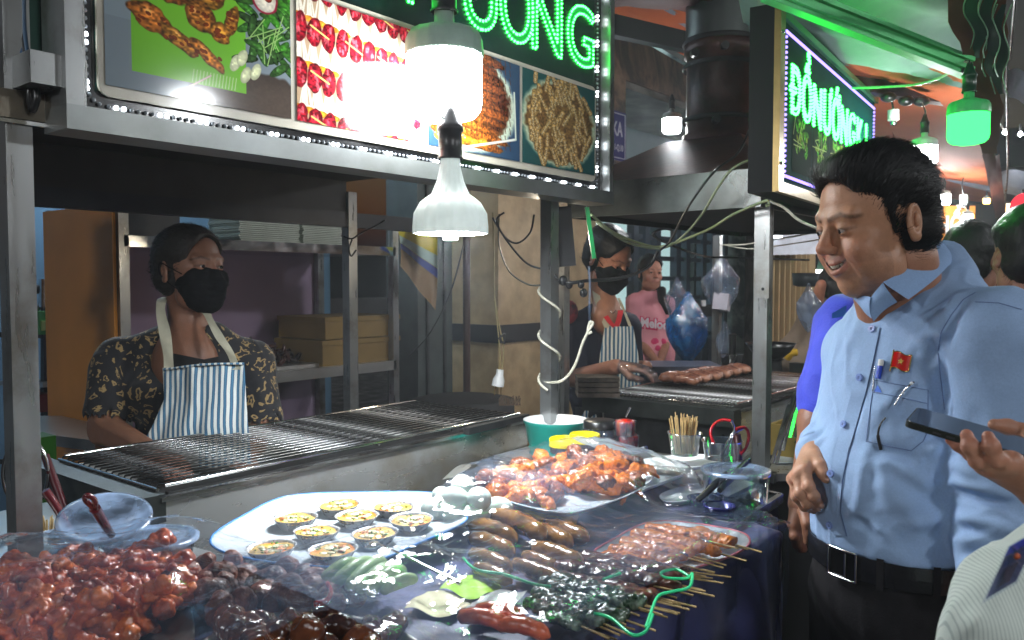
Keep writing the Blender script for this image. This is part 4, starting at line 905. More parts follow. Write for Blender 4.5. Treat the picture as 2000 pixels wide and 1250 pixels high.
def scalp(vx=.0028, style='short', grow=.008):
    s=S((-.125,-.14,-.20),(.125,.17,.19),vx)
    if style=='short':      # thick swept-up hair, short sides
        s.ell((0,.018,.050),(.079,.092,.084),.01); s.ell((0,-.014,.070),(.070,.068,.060),.03); s.ell((0,.030,-.01),(.070,.074,.072),.02)
        s.ell((0,-.054,.094),(.050,.028,.020),.02)
        s.ell((0,-.094,.008),(.070,.062,.082),.006,sub=True); s.ell((0,-.05,-.10),(.10,.085,.085),.008,sub=True)
        for e in (-1,1):
            s.ell((e*.076,-.078,.034),(.034,.036,.034),.012,sub=True); s.ell((e*.088,.010,-.010),(.022,.024,.040),.006,sub=True); s.ell((e*.084,-.004,-.060),(.022,.040,.040),.008,sub=True)
            s.cap((e*.0700,-.024,.03),(e*.0690,-.018,-.016),.007,.0035,.012)
        s.ell((0,.10,-.10),(.10,.06,.05),.01,sub=True)
    elif style=='round':
        s.ell((0,.022,.048),(.083,.100,.092),.01); s.ell((0,.035,-.01),(.078,.084,.075),.02); s.ell((0,-.035,.06),(.074,.070,.060),.03)
        s.ell((0,-.090,-.005),(.070,.062,.080),.008,sub=True); s.ell((0,-.05,-.10),(.10,.085,.085),.008,sub=True)
        for e in (-1,1): s.ell((e*.086,.005,-.012),(.022,.022,.034),.004,sub=True)
    else:                   # tied back
        s.ell((0,.024,.047),(.080,.099,.088),.01); s.ell((0,.035,-.01),(.076,.082,.075),.02); s.ell((0,-.028,.06),(.071,.068,.058),.03)
        s.ell((0,-.098,.006),(.068,.064,.090),.010,sub=True); s.ell((0,-.05,-.10),(.10,.085,.085),.008,sub=True)
        for e in (-1,1): s.ell((e*.086,.008,-.012),(.022,.020,.032),.004,sub=True)
        if style=='bun': s.ell((0,.125,.02),(.035,.030,.035),.01)
        if style=='side': s.chain([(.03,.10,-.01),(.075,.06,-.10),(.075,.01,-.19)],[.026,.026,.012],.012)
    P,F=s.mesh(); N=normals(P,F)
    st_=vnoise(P*np.array((1,.12,.6)),420,4)+.6*vnoise(P*np.array((1,.2,.5)),170,6); P=P+N*(st_*.0022)[:,None]+N*(vnoise(P,28,8)*(.005 if style=='short' else .011))[:,None]
    return P,F
def strands(P,F,n,comb,length=.03,width=.0007,lift=.004,seed=1):
    """thin hair ribbons that lie on the hair mass and stray off its outline"""
    rg=np.random.default_rng(seed); N=normals(P,F); idx=rg.integers(0,len(P),n); V0=P[idx]; n0=N[idx]; vs=[]; fs=[]
    c=comb(V0)+rg.normal(0,.25,(n,3)); c=c-n0*(c*n0).sum(1,keepdims=True); c/=np.maximum(np.linalg.norm(c,axis=1,keepdims=True),1e-6)
    w=np.cross(c,n0)*width; L=length*rg.uniform(.5,1.3,n)[:,None]; lf=lift*rg.uniform(.1,1.5,n)[:,None]; K=5; out=[]
    for k in range(K):
        t=k/(K-1); p=V0+c*L*t+n0*(lf*math.sin(t*2.2)+.0008)-n0*(L*L*t*t*4.5); ww=w*(1-t*.8); out+= [p-ww,p+ww]
    A=np.stack(out,1).reshape(-1,3); b=np.arange(n)[:,None]*(2*K)
    Q=np.concatenate([np.stack([b[:,0]+2*k,b[:,0]+2*k+1,b[:,0]+2*k+3,b[:,0]+2*k+2],1) for k in range(K-1)])
    return A.astype(np.float32),Q
SKIN = M('skin', (1,1,1,1), .45, 0, .07, 60, .22, 320, attr=True, sss=.10, spec=.4, rvar=.08)
HAIR = M('black_hair', (.007,.0065,.007,1), .5, 0, .3, 90, .15, 240, spec=.3)
HAIRB = M('dark_brown_hair', (.014,.010,.008,1), .6, 0, .3, 90, .25, 240)
EYEW = M('eye_white', C(150,140,132), .2); IRIS = M('dark_iris', (.012,.008,.006,1), .08); TEETH=M('teeth', C(214,205,186), .25, 0, .06, 80)
def hframe(c, D, up=V(0,0,1), s=1.0):
    """local head axes (face looks along -y) to world"""
    D=Vector(D).normalized(); x=Vector(up).cross(D).normalized(); z=D.cross(x).normalized()
    m=Matrix(((x.x,-D.x,z.x),(x.y,-D.y,z.y),(x.z,-D.z,z.z))) @ Matrix.Diagonal((s,s,s)); m=m.to_4x4(); m.translation=Vector(c); return m
def join(parts):
    Ps=[];Fs=[];Cs=[];n=0
    for P,F,c in parts:
        Ps.append(P);Fs.append(F+n);n+=len(P); Cs.append(c if getattr(c,'ndim',1)==2 else np.tile(np.array(c[:3],np.float32),(len(P),1)))
    P=np.concatenate(Ps);F=np.concatenate(Fs);c=np.concatenate(Cs); return P,F,np.concatenate([c,np.ones((len(c),1),np.float32)],1)
def headparts(Mh,root,body,hairmat,style,nstr=1500,comb=None,smile=0,gaze=(0,-1,0),hp=None):
    P,F=hp or scalp(style=style); W=xf(P,Mh); mesh_from('hair',W,F,hairmat,root)
    comb=comb or (lambda p:np.tile(np.array((0,.9,.1)),(len(p),1))+np.stack([p[:,0]*6,p[:,1]*0,-p[:,1]*9],1))
    if nstr:
        A,Q=strands(P,F,nstr,comb); mesh_from('hair_strands',xf(A,Mh),Q,hairmat,root,kind='stuff')
    gz=Vector(gaze).normalized()
    for e in (-1,1):
        c=Vector((e*.031,-.0785,.0035)); b=B().ball(Mh@c,(.0128 if smile else .0116)*Mh.median_scale,16,10); ey=b.build('eye',EYEW,root)
        i=B().ball(Mh@(c+gz*.0062),(.0076 if smile else .0080)*Mh.median_scale,12,8); i.build('iris',IRIS,ey)
    if smile:
        t=B(); 
        for i in range(10):
            u=(i-4.5)/4.5; t.ball(Mh@Vector((u*.025,-.0925+.020*u*u,-.0555+.0120*u*u)),(.0036,.0030,.0046),8,6)
        t.build('teeth',TEETH,root,kind='stuff')
def facing(yaw_left,pitch_down=0):
    """unit vector: 0 looks at the camera side, + turns to the left of the view"""
    a=R(yaw_left); d=(-RT*math.sin(a)-FH*math.cos(a)); p=R(pitch_down); return d*math.cos(p)-V(0,0,1)*math.sin(p)
def bnd(pts,m):
    return [min(p[i] for p in pts)-m for i in range(3)],[max(p[i] for p in pts)+m for i in range(3)]
def skinparts(fn_pts, fn, vx, skin):
    lo,hi=bnd(fn_pts,.03); s=S(lo,hi,vx); fn(s); P,F=s.mesh(); P=relax(P,F,1,.4); N=normals(P,F); c=np.tile(np.array(C(*skin)[:3],np.float32),(len(P),1)); return P,F,np.clip(c*(1+.2*vnoise(P,60,2)[:,None]+.14*vnoise(P,170,2)[:,None]),0,1)
def hand(wrist, mcps, fingers, palm_r=.0135, rw=.024, fr=.0088, thumb=None, fore=None, vx=.0022, skin=(160,108,86), nails=True):
    pts=[wrist]+mcps+[p for f in fingers for p in f]+(thumb or [])+([fore] if fore else [])
    def fn(s):
        if fore: s.cap(fore,wrist,rw*1.35,rw,.01)
        for m in mcps: s.cap(wrist+(m-wrist)*.12,m,rw*.66,palm_r*.86,.014)
        for a,b in zip(mcps,mcps[1:]): s.cap(a,b,palm_r*.72,palm_r*.72,.006)
        for k,f in enumerate(fingers):
            r=fr*(1,1.04,1,.86)[min(k,3)]; rs=[r*1.12,r*1.06,r*.98,r*.82]; s.chain([f[i] for i in range(len(f))],rs[:len(f)],.0035)
            for i in range(1,len(f)-1): s.ell(f[i],r*1.10,.004)
        if thumb: s.chain(thumb,[fr*1.55,fr*1.30,fr*1.16,fr*.92][:len(thumb)],.006)
    P,F,c=skinparts(pts,fn,vx,skin)
    tip=np.min([np.linalg.norm(P-np.array(f[-1]),axis=1) for f in fingers],axis=0)
    kn=np.min([np.linalg.norm(P-np.array(q),axis=1) for f in fingers for q in f[:-1]],axis=0)
    rd=np.array(C(178,92,76)[:3],np.float32); m=(.35*np.exp(-(tip/.012)**2)+.25*np.exp(-(kn/.009)**2))[:,None]; c=c*(1-m)+rd*m; return P,F,c
def garment(name,fn,pts,vx,mat,root,folds=(),noise=.0,nscale=20,cuts=(),hollow=None,margin=.16,**k):
    lo,hi=bnd(pts,margin); s=S(lo,hi,vx); fn(s)
    for p,n in cuts: s.cut(p,n)
    P,F=s.mesh(); P=relax(P,F,1,.5); N=normals(P,F)
    if noise: P=P+N*((vnoise(P,nscale,1)+.5*vnoise(P,nscale*2.3,2))*noise)[:,None]
    tot=np.zeros(len(P),np.float32)
    fl_=[]; tr_b=None
    for a,b,wd,h in folds:
        if len(a)==2:
            tr_b=tr_b or bvh(P,F); q=[hit(tr_b,a[0]+(b[0]-a[0])*k/4,a[1]+(b[1]-a[1])*k/4,0)[0] for k in range(5)]; q=[v for v in q if v is not None]
            if len(q)<2: continue
            ds=np.min([segdist(P,u_,v_)[0] for u_,v_ in zip(q,q[1:])],axis=0); en=np.minimum(np.linalg.norm(P-np.array(q[0]),axis=1),np.linalg.norm(P-np.array(q[-1]),axis=1)); tot+=h*np.exp(-(ds/wd)**2)*np.clip(.25+en/.03,0,1)
        else: fl_.append((a,b,wd,h))
    for a,b,wd,h in fl_:
        d,t=segdist(P,a,b); tot+=h*np.exp(-(d/wd)**2)*np.sin(np.clip(t*.9+.05,0,1)*math.pi)**.6
    P=P+N*tot[:,None]; P=P+N*((np.maximum(0,.12-np.abs(vnoise(P*np.array((1,1,.55)),17,6)))*.030-.0012)*(1 if noise else 0))[:,None]; P=relax(P,F,1,.2)
    o=mesh_from(name,P,F,mat,root,**k); return o,P,F
def bvh(P,F): return BVHTree.FromPolygons([tuple(p) for p in P],[tuple(int(i) for i in f) for f in F])
def hit(t,px,py,off=.001):
    d=ray(px,py).normalized(); h=t.ray_cast(ORG,d)
    if h[0] is None: return (None,None)
    n=h[1] if h[1].dot(d)<0 else -h[1]; return (h[0]+n*off, n)
# ================================================================ THE SMILING MAN
man=thing('person','smiling man in a light blue shirt with a red flag pin and black belt','person',tuple(onz(1750,1500,0)))
man.location=(at(1760,900,1.42).x,at(1760,900,1.42).y,0)
D=facing(66); SL=(-FH*math.sin(R(66))+RT*math.cos(R(66)))          # chest direction, his left
Mt=Matrix((SL,-D,V(0,0,1))).transposed()                            # local x = his left, -y = chest
neck=at(1772,600,1.45); lsh=at(1945,668,1.275); rsh=at(1684,690,1.60)
chest=at(1772,770,1.435); belly=at(1757,955,1.425); hip=at(1757,1090,1.43); lel=at(1952,935,1.265); lwr=at(1932,1128,1.215)
rel=at(1652,835,1.58); rwr=at(1592,884,1.475); zb=at(1700,1062,1.40).z
BLUE=M('light_blue_shirt', C(146,172,208), .8, 0, .05, 300, .5, 26, spec=.2)
def shirt(s):
    s.ell(chest,(.160,.118,.190),.03,Mt); s.ell(belly,(.150,.142,.165),.06,Mt); s.ell(hip+V(0,0,.02),(.152,.128,.12),.05,Mt)
    s.cap(neck-V(0,0,.05),lsh+V(0,0,.012),.072,.072,.05); s.cap(neck-V(0,0,.05),rsh,.070,.068,.05)
    s.cap(neck-V(0,0,.07),neck+V(0,0,.004),.080,.071,.03)
    s.ell(lsh,.080,.03); s.cap(at(1842,520,1.47),lsh-SL*.05,.045,.06,.03); s.cap(lsh-V(0,0,.03),lel,.080,.070,.005); s.cap(lel,lwr,.068,.048,.02)
    s.ell(rsh,.070,.03); s.cap(rsh,rel,.070,.060,.008); s.cap(rel,rwr,.055,.038,.02)
pxf=lambda a,b,fa,fb,wd,h:(a,b,wd*.9,h*1.25)
FD=[pxf((1833,690),(1880,590),1.29,1.27,.012,-.009),pxf((1833,690),(1850,800),1.29,1.25,.012,-.008),
    # elbow and cuff creases on the near sleeve
    pxf((1862,960),(1985,990),1.21,1.16,.008,-.012),pxf((1862,940),(1960,965),1.21,1.18,.010,.008),pxf((1868,1010),(1985,1030),1.20,1.16,.010,.009),
    pxf((1870,1030),(1960,1055),1.20,1.16,.008,-.007),pxf((1872,1060),(1990,1030),1.20,1.15,.009,.007),pxf((1872,1085),(1985,1068),1.19,1.15,.008,-.006),pxf((1878,1105),(1960,1090),1.18,1.15,.008,.006),
    pxf((1850,900),(1935,940),1.22,1.18,.014,.007),pxf((1880,850),(1900,950),1.2,1.19,.016,.006),pxf((1860,880),(1905,820),1.22,1.2,.012,-.005),
    # belly drag lines
    pxf((1690,870),(1800,900),1.31,1.31,.012,-.007),pxf((1700,890),(1830,960),1.30,1.32,.018,.006),pxf((1720,905),(1840,990),1.30,1.33,.014,-.006),
    pxf((1700,930),(1800,1010),1.30,1.31,.020,.006),pxf((1655,1010),(1720,1035),1.31,1.29,.010,-.006),pxf((1690,1015),(1740,1050),1.3,1.29,.008,.006),pxf((1760,1030),(1850,1010),1.3,1.33,.012,.005),
    pxf((1800,890),(1850,860),1.31,1.30,.012,.006),pxf((1795,870),(1850,835),1.31,1.30,.010,-.006),pxf((1700,900),(1712,1000),1.3,1.3,.012,-.004),
    # chest
    pxf((1820,560),(1760,620),1.36,1.34,.014,.005),pxf((1850,600),(1790,690),1.34,1.34,.014,.006),pxf((1880,570),(1838,640),1.31,1.30,.014,.006),pxf((1815,720),(1825,650),1.33,1.31,.010,-.005),
    pxf((1650,700),(1680,620),1.42,1.40,.014,.004),pxf((1625,800),(1650,900),1.44,1.40,.016,-.005),pxf((1612,880),(1640,960),1.42,1.38,.014,.005),pxf((1690,760),(1660,860),1.34,1.34,.014,-.004),
    pxf((1700,815),(1760,770),1.32,1.31,.016,.005),pxf((1575,880),(1620,850),1.48,1.52,.008,.004),pxf((1580,865),(1615,830),1.5,1.55,.008,-.004)]
sh,SP_,SF_=garment('shirt',shirt,[neck,lsh,rsh,chest,belly,hip,lel,lwr,rel,rwr],.0045,BLUE,man,FD,.006,16,cuts=((V(0,0,zb-.005),(0,0,-1)),),label=None,margin=.15)
bt=bvh(SP_,SF_)
# trousers and shoes
TR=M('black_trousers', (.010,.009,.011,1), .85, 0, .2, 40, .15, 300, spec=.2)
lf=[V(*hip)+SL*.09,V(*hip)-SL*.09]
def trous(s):
    s.ell(hip-V(0,0,.05),(.162,.135,.15),.03,Mt)
    for q in lf:
        k_=V(q.x,q.y,.50)+D*.02; a_=V(q.x,q.y,.07); s.cap(V(q.x,q.y,.82),k_,.088,.062,.04); s.cap(k_,a_,.062,.056,.02)
garment('trousers',trous,[hip,V(hip.x,hip.y,.06)],.009,TR,man,[(at(1640,1120,1.31),at(1720,1250,1.3),.02,.006),(at(1800,1100,1.3),at(1790,1250,1.3),.02,-.005)],.006,9,cuts=((V(0,0,zb-.004),(0,0,1)),),margin=.2)
for q in lf: 
    b=B(); b.ball((q.x+D.x*.06,q.y+D.y*.06,.04),(.15,.05,.04),16,10,Euler((0,0,math.atan2(D.y,D.x)))); b.build('shoe',BLKPL,man)
# belt
BELT=M('black_leather_belt', (.010,.010,.012,1), .25, 0, .2, 60, .1, 300)
bl_=B(); Nn=96
def belt_pt(a,z,g): return V(hip.x,hip.y,z)+(SL*math.cos(a)*(.158+g)-D*math.sin(a)*(.136+g))*1.0
zc_=zb-.022
def bring(u,v):
    a=2*math.pi*u; vv=[(-.020,.002),(-.020,.0055),(0,.0065),(.020,.0055),(.020,.002)]; z,g=vv[int(round(v*4))]; return belt_pt(a,zc_+z-.010*math.cos(a)*0,g)
bl_.grid(bring,Nn,4,False); bo=bl_.build('belt',BELT,man)
fa_=math.atan2(-1,0)  # front angle: -D*sin -> a=-90deg
def bp(da,z,g): return belt_pt(-math.pi/2+da,zc_+z,g)
bk=B(); bk.grid(lambda u,v:bp(-.10+.30*u,-.022+.044*v,.010),6,1,False); bk.build('buckle_plate',M('buckle_black',(.02,.02,.022,1),.12,.8),bo)
fr=B()
for a_,z_,a2,z2 in ((-.12,-.024,.22,-.024),(-.12,.024,.22,.024),(-.12,-.024,-.12,.024),(.22,-.024,.22,.024),(.10,-.02,.10,.02)):
    fr.tube([bp(a_+(a2-a_)*t,z_+(z2-z_)*t,.012) for t in (0,.25,.5,.75,1)],.0022,8)
fr.build('buckle_frame',CHROME,bo,kind='stuff')
for da in (.42,.95,1.6): 
    lp=B(); lp.grid(lambda u,v:bp(da+.07*u,-.026+.052*v,.009),2,4,False); lp.build('belt_loop',TR,bo)
# head
Hd=facing(79,12); hc=at(1713,436,1.39); Mh=hframe(hc,Hd,V(0,0,1)+RT*.03,1.0)
hP,hF,hC=head(.0018,smile=1,open_=.25,stub=.35,skin=(176,128,98)); hW=xf(hP,Mh)
nk=Mh@Vector((0,.030,-.07))
nP=skinparts([nk,neck],lambda s:(s.cap(nk,neck-V(0,0,.04),.060,.066,.01),s.cap(Mh@Vector((0,-.035,-.085)),neck+D*.035-V(0,0,.02),.030,.040,.03)),.004,(150,98,76)) if False else None
lo,hi=bnd([nk,neck],.13); s_=S(lo,hi,.004); s_.cap(nk,neck-V(0,0,.05),.060,.068,.01); s_.cap(Mh@Vector((0,-.035,-.070)),neck+D*.04-V(0,0,.04),.032,.044,.03)
nP,nF=s_.mesh(); nC=np.tile(np.array(C(160,112,86)[:3],np.float32),(len(nP),1))
# his right hand, relaxed in front of the belly
wr=at(1594,886,1.455); mc=[at(1572,917,1.405),at(1559,928,1.412),at(1551,936,1.43),at(1549,936,1.455)]
fg_=[[mc[0],at(1580,950,1.385),at(1590,969,1.380),at(1600,985,1.388)],[mc[1],at(1563,963,1.395),at(1577,983,1.392),at(1593,992,1.40)],[mc[2],at(1556,969,1.42),at(1571,988,1.425),at(1588,996,1.435)],[mc[3],at(1560,968,1.455),at(1592,985,1.455),at(1615,991,1.455)]]
th=[at(1594,893,1.43),at(1602,910,1.405),at(1608,924,1.395),at(1613,935,1.39)]
h1=hand(wr,mc,fg_,thumb=th,fore=at(1612,862,1.53),vx=.0016,skin=(184,138,112))
h2=hand(lwr+V(0,0,-.01),[lwr+V(0,0,-.10)+SL*.02-D*k for k in (-.03,-.01,.01,.03)],[[lwr+V(0,0,-.10)+SL*.02-D*k,lwr+V(0,0,-.14)+SL*.015-D*k,lwr+V(0,0,-.165)-D*k,lwr+V(0,0,-.18)-SL*.01-D*k] for k in (-.03,-.01,.01,.03)],vx=.004)
P,F,c=join([(hW,hF,hC),(nP,nF,nC),h1,h2]); mesh_from('body',P,F,SKIN,man,col=c)
manhp=scalp(.0024,'short')
headparts(Mh,man,None,HAIR,'short',9000,comb=lambda p:np.stack([p[:,0]*4,np.full(len(p),.8),.5-p[:,1]*11],1),smile=1,gaze=(-.25,-1,-.25),hp=manhp)
# nails
for f_,n_ in ((fg_[0],1),(fg_[1],1),(th,1)):
    e=f_[-1]; dv=(f_[-1]-f_[-2]).normalized(); o_=(-FH+V(0,0,.25)).normalized(); o_=(o_-dv*o_.dot(dv)).normalized()
    B().ball(e+o_*.0064+dv*.000,(.0066,.0048,.0022),10,6,Matrix((dv,o_.cross(dv),o_)).transposed().to_euler()).build('fingernail',M('nail',C(206,160,142),.25),man)
# cuff of the right sleeve
dv=(wr-at(1612,862,1.53)).normalized()
cu=B(); cu.tube([at(1606,869,1.505),at(1600,877,1.485),at(1596,882,1.470)],[.037,.038,.036],28,cap=False); cu.build('cuff',BLUE,man)
# collar
COLM=M('shirt_collar_cloth', C(132,160,198), .8, 0, .05, 300, .2, 40, spec=.2)
def leaf(top,bot,nm='collar_leaf',mat=COLM,th_=.0022):
    a=spline([at(*p) for p in top],6); b=spline([at(*p) for p in bot],6); n=min(len(a),len(b)); 
    bb=B(); K=6
    def g(u,v):
        i=u*(n-1); i0=min(int(i),n-2); t=i-i0; p=a[i0].lerp(a[i0+1],t); q=b[i0].lerp(b[i0+1],t); r=p.lerp(q,v); out=(r-V(neck.x,neck.y,r.z)); out=out.normalized() if out.length>1e-6 else V(1,0,0)
        return r+out*(.006*math.sin(v*math.pi))
    bb.grid(g,30,K); bb.grid(lambda u,v:g(1-u,v)-((g(1-u,v)-V(neck.x,neck.y,g(1-u,v).z)).normalized())*th_*1.2,30,K); return bb.build(nm,mat,man)
leaf([(1858,500,1.52),(1850,484,1.49),(1836,476,1.43),(1800,504,1.37),(1762,531,1.335),(1724,551,1.315)],
     [(1874,530,1.53),(1870,514,1.50),(1858,514,1.405),(1832,540,1.35),(1800,566,1.325),(1774,585,1.305)])
leaf([(1700,580,1.33),(1688,578,1.36),(1672,576,1.40),(1666,573,1.44)],[(1702,622,1.325),(1690,612,1.345),(1678,596,1.38),(1668,580,1.43)])
leaf([(1724,552,1.318),(1712,566,1.325),(1703,578,1.33),(1698,588,1.333)],[(1752,590,1.31),(1735,600,1.318),(1720,612,1.322),(1706,628,1.325)],'collar_stand')
# details lying on the shirt
SEAM=M('shirt_seam_shadow_thread', C(100,122,168), .8)
def surf(pp_,off=.0008,n=6):
    out=[]
    for i in range(len(pp_)-1):
        for k in range(n):
            t=k/n; p,_=hit(bt,pp_[i][0]*(1-t)+pp_[i+1][0]*t,pp_[i][1]*(1-t)+pp_[i+1][1]*t,off)
            if p is not None: out.append(p)
    p,_=hit(bt,*pp_[-1],off); 
    if p is not None: out.append(p)
    return out
def seam(pp_,nm='seam',r=.0006,mat=SEAM): 
    q=surf(pp_); 
    if len(q)>2: B().tube(q,r,5).build(nm,mat,sh)
def ribbon(ctr,wpx,nm,mat,off=.0016,n=6):
    L_=surf([(x-wpx*.5,y) for x,y in ctr],off,n); R_=surf([(x+wpx*.5,y) for x,y in ctr],off,n); m=min(len(L_),len(R_))
    b=B(); b.grid(lambda u,v:(L_ if u<.5 else R_)[int(round(v*(m-1)))],1,m-1); return b.build(nm,mat,sh)
ribbon([(1706,640),(1694,700),(1680,760),(1664,820),(1645,880),(1632,940),(1627,1000),(1640,1045)],27,'placket',BLUE,.0022)
seam([(1721,640),(1708,700),(1693,762),(1678,820),(1660,880),(1646,940),(1642,1000),(1655,1048)])
seam([(1833,685),(1838,650),(1858,615),(1882,585),(1905,572)]); seam([(1833,690),(1836,730),(1845,800)]); seam([(1905,590),(1950,592),(1995,605)])
PK=[(1708,742),(1760,752),(1813,762),(1812,840),(1803,862),(1780,880),(1740,872),(1692,862)]
seam(PK); seam([(1708,742),(1700,800),(1692,862)]); seam([(1706,766),(1760,776),(1811,788)])
BTN=M('shirt_button',C(128,150,206),.25)
for x,y in ((1705,643),(1681,737),(1650,829),(1624,925),(1622,1025)):
    p,n=hit(bt,x,y,.003)
    if p is None: continue
    q=B(); q.cyl(p-n*.001,p+n*.0018,.0062,n=16); bb_o=q.build('button',BTN,sh)
    r_=B(); 
    for k in range(4):
        a=k*math.pi/2+.7; u=n.cross(V(0,0,1)).normalized(); v=n.cross(u); r_.ball(p+n*.002+u*.0016*math.cos(a)+v*.0016*math.sin(a),.0008,6,4)
    r_.build('button_hole',M('button_hole_dark',C(40,50,90),.6),bb_o,kind='stuff')
# flag pin: waving gold rimmed red flag with a gold star
p0_,n0_=hit(bt,1762,706,.004); u_=(RT-n0_*RT.dot(n0_)).normalized(); v_=n0_.cross(u_); v_=v_ if v_.z>0 else -v_
u_=(u_*.97-v_*.22).normalized(); v_=n0_.cross(u_); v_=v_ if v_.z>0 else -v_
pin=thing('flag_pin','small red enamel flag pin with gold edges on the blue shirt','pin',tuple(p0_))
RED=M('red_enamel',C(196,14,12),.2,coat=.6); GOLDP=M('gold_plating',C(212,170,90),.2,.9)
fl=lambda u,v,o: p0_+u_*((u-.5)*.028)+v_*((v-.5)*.026+.0022*math.sin(u*6.3))+n0_*(o+.0012*math.sin(u*5))
B().grid(lambda u,v:fl(u,v,.0025),12,3).build('enamel',RED,pin)
e_=B(); e_.tube([fl(k/12,0,.002) for k in range(13)],.0010,6); e_.tube([fl(k/12,1,.002) for k in range(13)],.0010,6); e_.tube([fl(1,0,.002),fl(1,1,.002)],.0010,6); e_.tube([fl(0,-.25,.002),fl(0,1.15,.002)],.0012,6); e_.build('gold_rim',GOLDP,pin)
stv=[]; 
for k in range(10):
    a=R(90+36*k); r=.0058 if k%2==0 else .0024; stv.append(fl(.5,.5,.0034)+u_*r*math.cos(a)+v_*r*math.sin(a))
B().add(stv,[tuple(range(10))]).build('star',GOLDP,pin)
# pen in the pocket, printed mark, hanging glasses
pn=thing('pen','blue and white pen clipped in the shirt pocket','pen',tuple(hit(bt,1718,730)[0]))
a,_=hit(bt,1725,706,.005); b,_=hit(bt,1718,740,.005); B().cyl(a,b,.0042,n=10).build('barrel',M('pen_blue',C(30,70,190),.3),pn)
a2,_=hit(bt,1726,704,.006); a3,_=hit(bt,1724,716,.006); B().cyl(a2,a3,.0046,n=10).build('cap',WHITEPL,pn)
a2,_=hit(bt,1711,716,.004); a3,_=hit(bt,1707,765,.003); B().tube([a2,a3],.0012,6).build('clip',CHROME,pn)
q=[hit(bt,x,y,.0015)[0] for x,y in ((1715,752),(1708,765),(1723,767))]; q2=[hit(bt,x,y,.0015)[0] for x,y in ((1710,738),(1722,741),(1716,733))]
B().add(q,[(0,1,2)]).build('printed_mark',M('blue_print',C(60,110,215),.6),sh)
gls=thing('eyeglasses','folded eyeglasses hanging from the shirt pocket with one dark temple tip','glasses',tuple(hit(bt,1775,770)[0]))
B().tube(spline([hit(bt,1789,746,.010)[0],hit(bt,1776,756,.012)[0],hit(bt,1763,771,.012)[0],hit(bt,1745,790,.010)[0]]),.0016,8).build('silver_temple',CHROME,gls)
B().ball(hit(bt,1783,750,.013)[0],.0028,10,8).build('hinge',WHITEPL,gls); B().ball(hit(bt,1767,766,.013)[0],.0022,10,8).build('hinge',WHITEPL,gls)
B().tube(spline([hit(bt,1731,814,.006)[0],hit(bt,1722,830,.008)[0],hit(bt,1719,852,.008)[0],hit(bt,1723,876,.007)[0]]),[.0014]*8+[.0018]*8+[.0028]*9,8).build('dark_temple_tip',BLKPL,gls)
wq=[hit(bt,x,y,.006)[0] for x,y in ((1640,1058),)]
# ================================================================ lamps added out of this view, along the same aisle and inside the shop
OUTG=emis('aisle_bulb_glow',(.93,.97,1,1),140)
for (x,y,z,lb) in ((-1.3,1.0,2.15,'white bulb of the neighbouring stall to the left of the view'),(.2,-1.5,2.35,'white bulb over the stall across the aisle, behind the photographer'),(2.6,-1.7,2.45,'white bulb over the next stall across the aisle'),(5.2,-1.2,2.45,'white bulb over the far stall across the aisle')):
    bulb('led_bulb',lb,V(x,y,z),.075,OUTG,top=(x,y,z+.5))
bulb('led_bulb','small warm white bulb added behind the near post to light the second vendor',at(1071,474,2.92),.019,emis('added_warm_bulb_glow',(1,.86,.66,1),210),top=tuple(at(1071,440,2.92)))  # hidden bulb added to brighten the second vendor
tl_=thing('added_ceiling_tube','unseen fluorescent tube added above the shelving unit to light the shop','lamp',(2.2,4.6,2.9))  # unseen tube added to brighten the back wall and shelving
B().cyl((1.5,4.5,2.9),(2.7,4.5,2.9),.018).build('tube',emis('added_shop_tube_glow',(.75,.9,1,1),110),tl_); B().bb(1.45,2.75,4.47,4.53,2.93,2.98).build('fitting',WHITEPL,tl_)
